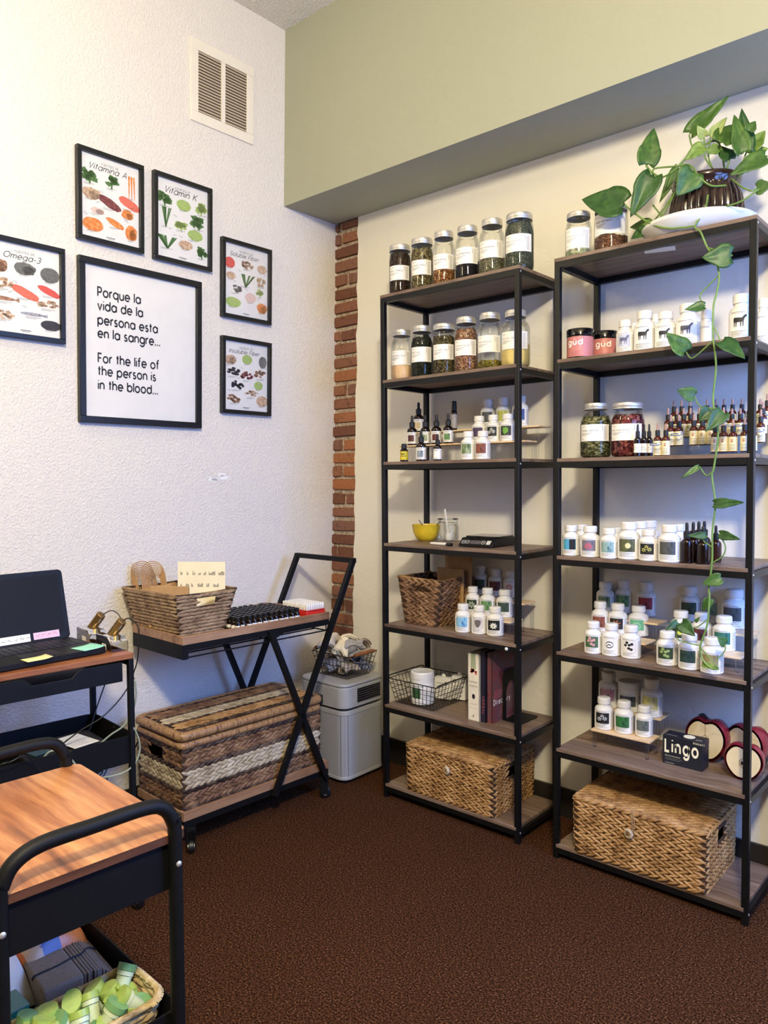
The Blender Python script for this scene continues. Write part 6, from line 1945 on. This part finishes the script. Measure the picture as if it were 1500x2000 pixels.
for k, (x, y, h, rz, lab) in enumerate(((.250, -.988, .190, .62, 'tall cream sheet printed with rows of small plants, in the tan basket'), (.278, -1.005, .125, .9, 'lower cream slip in front of the printed sheet'))):
    b = thing('paper_sheet', lab, 'paper', (x, y, .785 if k else .832), rz, rot=(-.06, 0, rz))
    w_ = .185 if k == 0 else .085
    obj('sheet', G().box(-w_ / 2, w_ / 2, -.0008, .0008, 0, h), plain('cream_paper', srgb(236, 224, 190), .8, 0, .02), b)
    if k == 0:
        g = G()
        rr = random.Random(1)
        for r_ in range(4):
            x0 = -w_ / 2 + .01
            while x0 < w_ / 2 - .02:
                ww = rr.uniform(.006, .026)
                pts = [(x0, h - .05 - r_ * .045)]
                for q in range(6):
                    pts.append((x0 + ww * q / 5, h - .05 - r_ * .045 + rr.uniform(.004, .016)))
                pts.append((x0 + ww, h - .05 - r_ * .045))
                g.add([(p[0], 0, p[1]) for p in pts], [tuple(range(len(pts)))])
                x0 += ww + rr.uniform(.008, .018)
        obj('plant_print', g, plain('silver_ink', srgb(160, 152, 132), .6), b, (0, -.0012, 0), ang=0, kind='stuff')

# rows of little dark vials
VB = mesh('vial_body', G().lathe([(.0105, 0), (.0115, .001), (.0115, .030), (.0095, .034), (.0075, .036), (.0075, .038)], 14), AMBER, 40)
VC = mesh('vial_cap', G().lathe([(.0088, .0365), (.0092, .037), (.0092, .0495), (.0082, .0505), (.001, .0505)], 20, ribs=.04, ends=False), plain('vial_cap_black', srgb(24, 24, 26), .35), 30)
VL = mesh('vial_label', patch(.0117, -70, 60, .008, .020, 10), PAPER, 60)
rv = random.Random(9)
for i in range(12):
    for j in range(9):
        x = .155 - j * .0255 - .004 * (i % 2)
        y = -.095 + i * .0262 + rv.uniform(-.001, .001)
        if x < -.05 and i > 8:
            continue
        px_, py_, _ = cart(x, y)
        v = thing('vial', '%s dark black capped vial from the basket, %s row from the tray front' % (NTH[i], NTH[j]), 'bottle', (px_, py_, .7642), rv.uniform(.2, 1.4), 'dark vials on the cart')
        put('body', VB, v)
        put('cap', VC, v)
        if j < 4 or rv.random() < .4:
            put('paper_label', VL, v)
REDP = plain('red_plastic', srgb(200, 44, 36), .35, 0, .05)
p0 = cart(.085, .285)
tr_ = thing('tube_holder', 'red plastic tube holder at the far end of the cart tray', 'holder', (p0[0], p0[1], .7645), RZ)
obj('red_block', G().box(-.082, .082, -.052, .048, 0, .028), REDP, tr_, bevel=.002)
obj('red_plate', G().box(-.082, .082, -.052, .048, .030, .033), REDP, tr_)
TUBE = mesh('tube_cap', G().lathe([(.0048, 0), (.0058, .002), (.0058, .022), (.004, .025), (.001, .025)], 12, ends=False), WPLAST, 40)
for i in range(8):
    for j in range(12):
        v = put('sample_tube', TUBE, None, (p0[0] + (-.074 + j * .0134) * cos(RZ) - (-.044 + i * .0122) * sin(RZ), p0[1] + (-.074 + j * .0134) * sin(RZ) + (-.044 + i * .0122) * cos(RZ), .7645 + .0332))
        tag(v, '%s white capped tube from the front, %s line from the dark vials, red holder' % (NTH[11 - j], NTH[i]), 'tube', 'white capped tubes in the red holder')
p1 = cart(-.10, .235)
t = thing('wooden_block', 'flat reddish wooden lid lying behind the dark vials', 'block', (p1[0], p1[1], .7645), RZ + .2)
obj('block', G().box(-.06, .06, -.055, .055, 0, .028), wood('red_wood', c(96, 50, 34), c(140, 82, 60), c(164, 104, 80), 'y', 2), t, bevel=.003)
obj('block_groove', G().box(-.045, .045, -.04, .04, .028, .0295), wood('red_wood', c(96, 50, 34), c(140, 82, 60), c(164, 104, 80), 'y', 2), t)

# striped woven trunk on the lower tray
rnd = random.Random(14)
tk = thing('woven_chest', 'big striped woven chest with lid on the lower tray of the bar cart', 'chest', cart(-.008, -.012, .1395), RZ)
TW, TD, TH = .315, .655, .232
bands = [HY_DARK, HY_BROWN, HY_BROWN, HY_BROWN, HY_DARK, HY_CREAM, HY_CREAM, HY_CREAM, HY_CREAM, HY_DARK, HY_BROWN, HY_BROWN, HY_BROWN, HY_DARK]
woven_body(tk, TW - .01, TD - .01, TW, TD, TH, len(bands), HY_BROWN, .030, rnd, {0: (.28, .62, .74, .93)}, .36, bands, lenk=.82, braid=False)
def wrapped_edge(name, z, r, parent, mat, w_, d_):
    pts = rrect(w_, d_, .02, 4)
    g = G().tube([(x, y, z) for x, y in pts], r, 10, 0, True)
    return obj(name, g, mat, parent, ang=60)


WRAP = blotch('split_cane', [c(98, 66, 40), c(142, 104, 66), c(174, 136, 92), c(80, 54, 35)], 60, .45, .35, .002, aniso=(1, 2.2, .35))
wrapped_edge('cane_rim', TH + .010, .014, tk, WRAP, TW - .006, TD - .006)
lidp = obj('lid', G().box(-TW / 2 + .012, TW / 2 - .012, -TD / 2 + .012, TD / 2 - .012, TH + .028, TH + .055), SHELLM, tk)
wrapped_edge('lid_edge', TH + .044, .0175, lidp, WRAP, TW - .004, TD - .004)
lrows = [HY_DARK, HY_BROWN, HY_BROWN, HY_BROWN, HY_DARK, HY_CREAM, HY_CREAM, HY_CREAM, HY_DARK, HY_GOLD, HY_GOLD, HY_GOLD, HY_DARK]
for k, m_ in enumerate(reversed(lrows)):
    x = TW / 2 - .02 - (TW - .04) * (k + .5) / len(lrows)
    g = G()
    strand(g, (x, -TD / 2 + .012, TH + .057), (x, TD / 2 - .012, TH + .057), (1, 0, 0), (0, 0, 1), .03, .0125, .0055, .36 * (1 if k % 2 else -1), rnd, None, .82, .5 * (k % 2))
    obj('woven_row', g, m_, lidp, ang=70)

# ------------------------------------------------------------------ desk cart at the left with the laptop
LZ = radians(-5)
LX, LY, LT = .375, -1.69, .800     # centre of the top
lc = thing('utility_cart', 'tall black cart with wood top and drawer, carrying the laptop', 'cart', (LX, LY, 0), LZ)
def desk(x, y, z=0):
    return (LX + x * cos(LZ) - y * sin(LZ), LY + x * sin(LZ) + y * cos(LZ), z)


LW, LL = .31, .52      # across, along the wall
obj('top_board', G().prism(rrect(LW, LL, .012, 3), LT - .016, LT), wood('walnut_edge', c(84, 46, 24), c(132, 78, 46), c(164, 106, 66), 'y', 1.0), lc, bevel=.0015)
for sx in (-1, 1):
    for sy in (-1, 1):
        obj('post', G().cbox(sx * (LW / 2 - .012), sy * (LL / 2 - .010), (LT - .016 + .05) / 2, .020, .016, LT - .016 - .05), BLACK, lc, bevel=.002)
        caster(lc, sx * (LW / 2 - .012), sy * (LL / 2 - .012), .4, .025, .06)
obj('apron', G().box(-LW / 2 + .004, LW / 2 - .02, LL / 2 - .012, LL / 2 - .006, LT - .04, LT - .016).box(-LW / 2 + .004, -LW / 2 + .012, -LL / 2, LL / 2, LT - .05, LT - .016), BLACK, lc)
g = G()
dz0, dz1, dw = LT - .082, LT - .022, LL - .075
# drawer bin with a dipped finger grip in its front edge
fr = []
for y, z in [(-dw / 2, dz1), (-dw / 2, dz0 + .012), (-dw / 2 + .012, dz0), (dw / 2 - .012, dz0), (dw / 2, dz0 + .012), (dw / 2, dz1), (.10, dz1), (.085, dz1 - .006), (.07, dz1 - .022), (-.04, dz1 - .022), (-.055, dz1 - .006), (-.07, dz1)]:
    fr.append((y, z))
dr = obj('drawer', G().prism(fr, LW / 2 - .010, LW / 2 - .005).mapped(lambda p: (p[2], p[0], p[1])), BLACKPL, lc, bevel=.0015)
obj('drawer_side', G().box(-LW / 2 + .03, LW / 2 - .006, dw / 2 - .005, dw / 2, dz0 + .004, dz1), BLACKPL, dr)
obj('drawer_side', G().box(-LW / 2 + .03, LW / 2 - .006, -dw / 2, -dw / 2 + .005, dz0 + .004, dz1), BLACKPL, dr)
obj('drawer_floor', G().box(-LW / 2 + .03, LW / 2 - .006, -dw / 2, dw / 2, dz0, dz0 + .004), BLACKPL, dr)
for zt, hh in ((.548, .085), (.215, .085)):
    base = zt - hh
    tr2 = obj('tray', G().prism(rrect(LW - .02, LL - .02, .03, 5), base, base + .003), BLACK, lc)
    g = G()
    outer = rrect(LW - .004, LL - .004, .035, 6)
    inner = rrect(LW - .010, LL - .010, .033, 6)
    k = len(outer)
    g.add([(x, y, base) for x, y in outer] + [(x, y, zt) for x, y in outer] + [(x, y, zt) for x, y in inner] + [(x, y, base) for x, y in inner],
          [(i, (i + 1) % k, k + (i + 1) % k, k + i) for i in range(k)] + [(k + i, k + (i + 1) % k, 2 * k + (i + 1) % k, 2 * k + i) for i in range(k)] + [(2 * k + i, 2 * k + (i + 1) % k, 3 * k + (i + 1) % k, 3 * k + i) for i in range(k)])
    obj('tray_wall', g, BLACK, tr2, ang=40)

# laptop
lp = thing('laptop', 'open black laptop with sticky notes, on the tall black cart', 'laptop', (.369, -1.68, LT), 0)
LWD, LDP = .362, .24
obj('base', G().prism([(x, y) for x, y in rrect(LDP, LWD, .014, 4)], .003, .020), BLACKPL, lp, bevel=.002)
g = G()
for r_ in range(6):
    for k in range(15):
        g.box(-.098 + r_ * .018, -.084 + r_ * .018, -.165 + k * .0222, -.1465 + k * .0222, .020, .0215)
kb = obj('keyboard', g, plain('key_black', srgb(30, 30, 33), .5), lp)
kb['kind'] = 'stuff'
obj('touchpad', G().box(.022, .098, -.055, .05, .0200, .0206), plain('pad_black', srgb(26, 26, 29), .4), lp)
a = radians(14)
sc = obj('screen_housing', G().prism([(y, z) for y, z in rrect(LWD, .228, .014, 4, 0, .114)], 0, .008).mapped(lambda p: (-p[2], p[0], p[1])), BLACKPL, lp, (-LDP / 2 + .004, 0, .018), (0, -a, 0), bevel=.0015)
obj('display', G().box(.0003, .0012, -.166, .166, .022, .212), plain('dark_display', srgb(22, 23, 25), .55, 0, .02, spec=.2), sc)
obj('hinge', G().tube([(-LDP / 2 + .004, -.13, .02), (-LDP / 2 + .004, .13, .02)], .006, 10), BLACKPL, lp)
for nm, y0, y1, z0, z1, m_, lab in (('note', -.062, .052, .008, .032, PAPER, 'white note strip stuck below the display'), ('note', .062, .145, .010, .032, plain('pink_note', srgb(226, 190, 210), .7), 'pink note strip stuck below the display')):
    nt = obj(nm, G().box(.0014, .0018, y0, y1, z0, z1), m_, sc, label=lab)
    g = G()
    rr = random.Random(int(y0 * 1000) + 90)
    yy = y0 + .006
    while yy < y1 - .012:
        pts = [(yy + q * .004, z0 + .011 + rr.uniform(-.004, .005)) for q in range(4)]
        ribbon(g, pts, .001)
        yy += .019
    obj('handwriting', g.mapped(lambda p: (.0021, p[0], p[2])), INK if m_ is PAPER else plain('rose_ink', srgb(170, 92, 104), .6), nt, ang=0)
for x, y, w_, d_, rz, m_, lab in ((.455, -1.545, .072, .072, .15, plain('mint_note', srgb(150, 222, 196), .7), 'mint green sticky note on the right of the laptop'), (.482, -1.712, .05, .072, .0, plain('yellow_note', srgb(236, 226, 160), .7), 'pale yellow sticky note at the front edge of the laptop')):
    s_ = thing('sticky_note', lab, 'note', (x, y, LT + .0206), rz)
    obj('note_paper', G().grid(lambda u, v: ((u - .5) * w_, (v - .5) * d_, .0005 + .004 * max(0, v - .6) ** 2 * 6), 6, 6), m_, s_, solid=.0004)

# acrylic block with two brass electrodes on cords
dv = thing('electrode_holder', 'clear acrylic block holding two slanted brass cylinders beside the laptop', 'holder', (.37, -1.452, LT), -.10)
BLK = thin_glass('block_acrylic', (.86, .87, .87, 1), .03, 2.0)
for k, x in enumerate((-.085, .075)):
    pts = [(-.058, .0), (.058, .0), (.058, .030), (.030, .047), (-.058, .047)]
    obj('acrylic_block', G().prism([(x + p[0], p[1]) for p in pts], -.028, .028).mapped(lambda p: (p[0], p[2], p[1])), BLK, dv, bevel=.003)
    obj('label_tab', G().box(x - .01, x + .02, -.0285, -.028, .004, .022), PAPER, dv)
    cy = obj('electrode', G().tube([(x - .030, -.012, .012), (x - .012, .0, .036), (x + .022, .024, .088)], .0150, 28), BRASS, dv)
    obj('electrode_end', G().tube([(x + .022, .024, .088), (x + .0232, .0248, .0895)], [.0150, .0125], 28), plain('brass_end', srgb(150, 120, 78), .4, .8), cy)


def cable(name, label, pts, r, mat, sub=7):
    return tag(obj(name, G().tube(pts, r, 7, sub), mat), label, 'cable', 'cables around the desk cart')


CBL = plain('black_cable', srgb(18, 18, 20), .45)
GRC = plain('grey_green_cable', srgb(150, 160, 140), .5)
cable('electrode_cable', 'thin black cable arching from the front brass cylinder down beside the cart post', [(.462, -1.430, .888), (.49, -1.425, .897), (.515, -1.41, .872), (.52, -1.411, .831), (.52, -1.417, .768), (.515, -1.432, .719), (.50, -1.44, .66)], .0020, CBL)
cable('electrode_cable', 'short black cable joining the tops of the two brass cylinders', [(.306, -1.414, .887), (.33, -1.400, .901), (.37, -1.40, .899), (.42, -1.41, .882)], .0017, CBL)
cable('power_cable', 'black cable hanging straight from behind the drawer', [(.28, -1.375, .72), (.27, -1.389, .654), (.27, -1.406, .614), (.27, -1.426, .566), (.28, -1.46, .50), (.30, -1.52, .4685)], .0022, CBL)
cable('power_cable', 'black cable crossing slantwise behind the drawer into the middle tray', [(.47, -1.40, .70), (.46, -1.417, .671), (.46, -1.449, .637), (.46, -1.505, .598), (.44, -1.57, .565), (.40, -1.64, .51), (.36, -1.70, .4685)], .0022, CBL)
cable('network_cable', 'pale grey green cable curving from the cart post into the middle tray', [(.535, -1.435, .708), (.535, -1.433, .66), (.53, -1.445, .61), (.525, -1.471, .575), (.50, -1.503, .548), (.46, -1.55, .50), (.42, -1.62, .470), (.40, -1.75, .475), (.39, -1.9, .470)], .0028, GRC)
cable('network_cable', 'pale grey green cable hanging in an arc below the middle tray', [(.548, -1.452, .57), (.550, -1.444, .553), (.550, -1.434, .523), (.550, -1.434, .489), (.547, -1.448, .457), (.54, -1.478, .437), (.52, -1.525, .43), (.48, -1.57, .43)], .0028, GRC)
cable('network_cable', 'pale grey green cable rising over the tray wall behind the foreground cart', [(.46, -1.75, .475), (.505, -1.715, .535), (.525, -1.699, .558), (.535, -1.673, .552), (.540, -1.646, .523), (.545, -1.625, .48), (.55, -1.61, .42)], .0028, GRC)
cable('power_cable', 'knotted black cable dangling to the floor below the middle tray', [(.38, -1.49, .455), (.38, -1.467, .397), (.385, -1.485, .377), (.38, -1.458, .327), (.375, -1.464, .236), (.38, -1.47, .08), (.42, -1.50, .004)], .0028, CBL)
cable('power_cable', 'thin black cable coiling beside the knotted one under the tray', [(.36, -1.435, .455), (.36, -1.44, .393), (.365, -1.46, .368), (.36, -1.471, .351), (.355, -1.45, .322), (.36, -1.44, .36)], .0024, CBL)
cable('power_cable', 'dark cable slanting under the tray towards the post', [(.49, -1.40, .505), (.48, -1.416, .47), (.47, -1.445, .452), (.46, -1.489, .440), (.44, -1.525, .413)], .0024, CBL)
cable('headphone_cable', 'thin black cable over the tray wall at the far left', [(.52, -1.87, .53), (.55, -1.845, .567), (.555, -1.821, .570), (.555, -1.793, .576), (.555, -1.769, .564), (.555, -1.745, .52), (.56, -1.73, .46)], .0022, CBL)
# papers and a box in the middle tray
t = thing('storage_case', 'flat black case under the leaflet in the middle tray', 'case', (.372, -1.60, .4662), LZ)
obj('case_body', G().prism(rrect(.17, .24, .012, 3), 0, .040), BLACKPL, t, bevel=.002)
obj('case_lid', G().prism(rrect(.172, .242, .012, 3), .0405, .048), BLACKPL, t, bevel=.002)
t = thing('notebook', 'dark teal booklet beside the leaflet in the middle tray', 'book', (.352, -1.645, .5145), .12)
obj('cover', G().box(-.06, .06, -.06, .06, 0, .005), plain('teal_dark', srgb(34, 62, 70), .4), t, bevel=.001)
obj('page_edge', G().box(-.058, .058, .0595, .061, .001, .004), PAPER, t)
t = thing('leaflet', 'white printed leaflet lying in the middle tray of the laptop cart', 'paper', (.390, -1.558, .5202), .10)
obj('sheet', G().box(-.062, .062, -.042, .042, 0, .0012), PAPER, t)
obj('lettering', text('Warranty Notice', 1, .25, .3, width=.062).mapped(lambda p: (-p[2], p[0], 0)), INK, t, (-.030, -.034, .0016), ang=0)
g = G()
for q in range(8):
    ribbon(g, [(-.036, .008 * q), (.034 - .012 * (q % 3), .008 * q)], .0014)
obj('small_print', g.mapped(lambda p: (-p[2], p[0], 0)), GREYINK, t, (.046, 0, .0016), ang=0)
t = thing('charger', 'white power adapter in the middle tray, far left', 'charger', desk(.07, -.20, .4665), .4)
obj('adapter', G().box(-.03, .03, -.05, .05, 0, .03), WPLAST, t, bevel=.004)
obj('prong_plate', G().box(-.02, .02, .05, .056, .006, .024), GREYINK, t)

# ------------------------------------------------------------------ wood topped cart in the foreground
NZ_ = radians(-3.4)
NX, NY, NT_ = 1.300, -2.076, .720
nc = thing('utility_cart', 'foreground black rolling cart with glossy wood top and arched handles', 'cart', (NX, NY, 0), NZ_)
def near(x, y, z=0):
    return (NX + x * cos(NZ_) - y * sin(NZ_), NY + x * sin(NZ_) + y * cos(NZ_), z)


NL, NW = .445, .335
obj('top_board', G().prism(rrect(NL, NW, .016, 4), NT_ - .016, NT_), WALNUT, nc, bevel=.0025)
obj('edge_band', G().prism(rrect(NL + .0012, NW + .0012, .016, 4), NT_ - .0155, NT_ - .0012), wood('top_edge', c(44, 26, 18), c(72, 44, 30), c(92, 58, 40), 'y', 1.0), nc)
for s in (-1, 1):
    x = s * (NL / 2 + .002)
    yy = NW / 2 - .025
    pts = [(x, -yy, .05), (x, -yy, .30), (x, -yy, .705), (x, -yy + .004, .735), (x, -yy + .022, .764), (x, -yy + .062, .779), (x, 0, .780), (x, yy - .052, .780), (x, yy - .019, .768), (x, yy - .003, .740), (x, yy, .71), (x, yy, .30), (x, yy, .05)]
    obj('handle_frame', G().tube(pts, .0122, 14, 5), BLACK, nc, ang=60)
    for q in (-1, 1):
        obj('foot_sleeve', G().tube([(x, q * yy, .045), (x, q * yy, .345)], .0142, 14), BLACKPL, nc)
        caster(nc, x, q * yy, .5, .024, .062)
for zt, hh in ((NT_ - .017, .083), (.402, .075), (.115, .07)):
    base = zt - hh
    tr2 = obj('tray', G().prism(rrect(NL - .02, NW - .03, .02, 4), base, base + .003), BLACK, nc)
    g = G()
    outer = rrect(NL - .016, NW - .024, .022, 5)
    inner = rrect(NL - .022, NW - .030, .020, 5)
    k = len(outer)
    g.add([(x, y, base) for x, y in outer] + [(x, y, zt) for x, y in outer] + [(x, y, zt) for x, y in inner] + [(x, y, base) for x, y in inner],
          [(i, (i + 1) % k, k + (i + 1) % k, k + i) for i in range(k)] + [(k + i, k + (i + 1) % k, 2 * k + (i + 1) % k, 2 * k + i) for i in range(k)] + [(2 * k + i, 2 * k + (i + 1) % k, 3 * k + (i + 1) % k, 3 * k + i) for i in range(k)])
    obj('tray_wall', g, BLACK, tr2, ang=40)
for q in (-1, 1):
    for s in (-1, 1):
        obj('bolt', G().lathe([(.005, 0), (.005, .003), (.002, .005)], 12).mapped(lambda p: (s * p[2], p[0], p[1])), LIDM, nc, (s * (NL / 2 + .012), q * (NW / 2 - .025), NT_ - .05))

# things on its middle tray (floor of the tray at .33)
TF = .3305
rnd = random.Random(31)
sb = thing('seagrass_basket', 'small pale basket full of green capped vials in the foreground cart', 'basket', near(.112, .004, TF), NZ_ + .02)
SW, SL, SH = .108, .268, .070
def sg(v):
    return rrect(SW + .018 * v, SL + .018 * v, .035, 5)
g = G()
lo, hi = sg(0), sg(1)
k = len(lo)
g.add([(x, y, 0.001) for x, y in lo] + [(x, y, SH) for x, y in hi], [(i, (i + 1) % k, k + (i + 1) % k, k + i) for i in range(k)] + [tuple(range(k))])
SGM = hy_mat('seagrass', c(120, 98, 60), c(178, 154, 108), c(214, 194, 150))
obj('shell', g, SGM, sb, solid=.003, ang=40)
for r_ in range(8):
    v = (r_ + .5) / 8
    ring = sg(v)
    g = G()
    kk = len(ring)
    m = 60
    per = [np.array(ring[i]) for i in range(kk)]
    dist = [0]
    for i in range(kk):
        dist.append(dist[-1] + np.linalg.norm(per[(i + 1) % kk] - per[i]))
    xs = np.interp(np.linspace(0, dist[-1], m, endpoint=False), dist, [p[0] for p in per] + [per[0][0]])
    ys = np.interp(np.linspace(0, dist[-1], m, endpoint=False), dist, [p[1] for p in per] + [per[0][1]])
    wob = [1 + .022 * (1 if (i // 2 + r_) % 2 else -1) for i in range(m)]
    g.tube([(xs[i] * wob[i], ys[i] * (1 + (wob[i] - 1) * .4), SH * v) for i in range(m)], .0034, 6, 0, True)
    obj('woven_row', g, SGM, sb, ang=60)
g = G()
rim = sg(1.1)
g.tube([(x, y, SH + .003) for x, y in rim], .0062, 8, 0, True)
obj('rim', g, SGM, sb, ang=60)
g = G()
for i in range(0, 70):
    a = i / 70 * len(rim)
    j = int(a)
    f_ = a - j
    x = rim[j][0] * (1 - f_) + rim[(j + 1) % len(rim)][0] * f_
    y = rim[j][1] * (1 - f_) + rim[(j + 1) % len(rim)][1] * f_
    d_ = np.array(rim[(j + 1) % len(rim)]) - np.array(rim[j])
    d_ = d_ / (np.linalg.norm(d_) + 1e-9)
    nn = np.array((d_[1], -d_[0]))
    g.tube([(x - nn[0] * .007 - d_[0] * .004, y - nn[1] * .007 - d_[1] * .004, SH + .003), (x - d_[0] * .001, y - d_[1] * .001, SH + .0105), (x + nn[0] * .0075 + d_[0] * .004, y + nn[1] * .0075 + d_[1] * .004, SH + .001)], .0017, 5)
obj('rim_lashing', g, SGM, sb, ang=60, kind='stuff')

GCAP = blotch('green_cap', [c(142, 166, 76), c(164, 186, 92), c(128, 156, 76)], 20, .4)
GCAP2 = blotch('green_cap_dark', [c(96, 140, 84), c(116, 158, 100), c(86, 128, 84)], 20, .4)
FROST = plain('frosted_white', srgb(196, 208, 170), .4, 0, .04)
capo = []
for a in np.linspace(0, 2 * pi, 17)[:-1]:
    capo.append((.0205 * cos(a) * (1.0 if abs(cos(a)) < .8 else .96), .0165 * sin(a)))
VCAP = mesh('pill_cap', G().prism(capo, .020, .031), GCAP, 30)
VCOL = mesh('pill_collar', G().prism([(x * .9, y * .9) for x, y in capo], .012, .0195), FROST, 30)
VTAB = mesh('pill_tab', G().box(.017, .024, -.005, .005, .021, .027), GCAP, 0)
VBOD = mesh('pill_body', G().lathe([(.011, -.022), (.0125, -.020), (.0140, .012)], 20), FROST, 40)
rv = random.Random(77)
spots = []
for i in range(11):
    for j in range(3):
        spots.append((-.032 + j * .031 + rv.uniform(-.004, .004), -.118 + i * .0225 + rv.uniform(-.003, .003), .034 + rv.uniform(0, .006)))
for i in range(16):
    spots.append((-.030 + (i % 3) * .029 + rv.uniform(-.006, .006), -.112 + i * .0148, .060 + rv.uniform(0, .010)))
for k, (x, y, z) in enumerate(spots):
    # basket local to world
    a0 = NZ_ + .02
    cx_, cy_, _ = near(.112, .004)
    p = (cx_ + x * cos(a0) - y * sin(a0), cy_ + x * sin(a0) + y * cos(a0), TF + z)
    v = thing('capped_vial', 'white vial with flat lime green flip cap, tumbled in the small pale basket', 'vial', p, 0, 'green capped vials in the small basket', rot=(rv.uniform(-.6, .6), rv.uniform(-.5, .8), rv.uniform(0, 6.2)))
    o_ = put('cap', VCAP, v)
    if k % 4 == 0:
        o_.material_slots[0].link = 'OBJECT'
        o_.material_slots[0].material = GCAP2
    put('cap_tab', VTAB, v)
    put('collar', VCOL, v)
    put('body', VBOD, v)

# folded grey paper towels
NAP = blotch('grey_towel', [c(112, 101, 92), c(132, 120, 110), c(120, 109, 100)], 160, .95, .3, .001)
nt = thing('paper_towel_stack', 'stack of folded grey paper towels with a dark line across, behind the small basket', 'towels', near(-.085, .072, TF), NZ_ - .05)
obj('stack_core', G().box(-.08, .08, -.065, .010, 0, .064), NAP, nt, bevel=.006)
for k in range(10):
    y0 = .010 + k * .0058
    hgt = .064 - .0016 * max(0, k - 3) ** 1.4 + rnd.uniform(-.0012, .0012)
    obj('folded_towel', G().box(-.08 + .002 * (k % 2), .08 + rnd.uniform(-.003, .003), y0, y0 + .0052, 0, hgt), NAP, nt, bevel=.0018)
g = G()
LN = [(.02, -.065, .056), (.022, -.062, .0648), (.02, -.02, .0648), (.014, .012, .0652), (.012, .03, .0640), (-.004, .044, .0600), (-.012, .058, .052), (-.010, .066, .046)]
g.tube(LN, .0016, 6, 4)
obj('marker_line', g, plain('line_navy', srgb(32, 32, 44), .8), nt)
# packet with orange and blue print, white card and teal box behind
pk = thing('wipes_packet', 'orange, peach and blue printed soft packet at the back of the foreground cart tray', 'packet', near(-.165, .068, TF), NZ_ + .12)
def pillow(u, v, w_, l_, h_):
    return ((u - .5) * w_, (v - .5) * l_, h_ * (max(0, sin(pi * u)) ** .4) * (max(0, sin(pi * v)) ** .3) + .003 * sin(u * 9) * sin(v * 11))
PKM = blotch('packet_orange', [c(226, 112, 44), c(236, 134, 62)], 8, .35)
obj('wrapper', G().grid(lambda u, v: pillow(u, v, .12, .155, .105), 12, 14), PKM, pk, ang=70)
def decal(u0, u1, v0, v1, m_, nm, wig=0.0):
    obj(nm, G().grid(lambda u, v: tuple(np.array(pillow(u0 + (u1 - u0) * u + wig * sin(v * 3), v0 + (v1 - v0) * v, .12, .155, .105)) + (0, 0, .0012)), 8, 8), m_, pk, ang=70)
decal(.10, .9, .30, .55, plain('packet_blue', srgb(76, 84, 142), .4), 'blue_print', .05)
decal(.25, .9, .12, .32, plain('packet_peach', srgb(224, 178, 136), .4), 'peach_print', .04)
decal(.1, .35, .1, .3, plain('packet_navy', srgb(40, 44, 116), .4), 'navy_print')
obj('seam_flap', G().grid(lambda u, v: (.055 + .022 * u, -.08 + .16 * v, .012 + .05 * u * (1 - u) + .006 * sin(v * 16)), 6, 12), plain('packet_foil', srgb(226, 150, 150), .3), pk, solid=.001)
wc = thing('white_card', 'large white sheet leaning at the left of the foreground cart tray', 'paper', near(-.135, -.055, TF), NZ_, rot=(0, .45, NZ_))
obj('sheet', G().grid(lambda u, v: ((u - .5) * .13, (v - .5) * .12, .05 + .012 * sin(u * 3)), 6, 4), PAPER, wc, solid=.002)
obj('sleeve_edge', G().grid(lambda u, v: (.063 + .02 * u, (v - .5) * .13, .045 + .012 * sin(v * 6 + u)), 4, 8), plain('blue_sleeve', srgb(150, 170, 214), .25), wc, solid=.001)
tb_ = thing('teal_box', 'small teal green carton beside the grey towels', 'box', near(-.045, -.065, TF), NZ_ + .05)
obj('carton', G().box(-.030, .030, -.05, .045, 0, .048), plain('teal_carton', srgb(36, 128, 108), .45), tb_, bevel=.002)
obj('carton_lid', G().box(-.0305, .0305, -.0505, .0455, .046, .050), plain('teal_lid', srgb(84, 130, 122), .5), tb_, bevel=.0015)
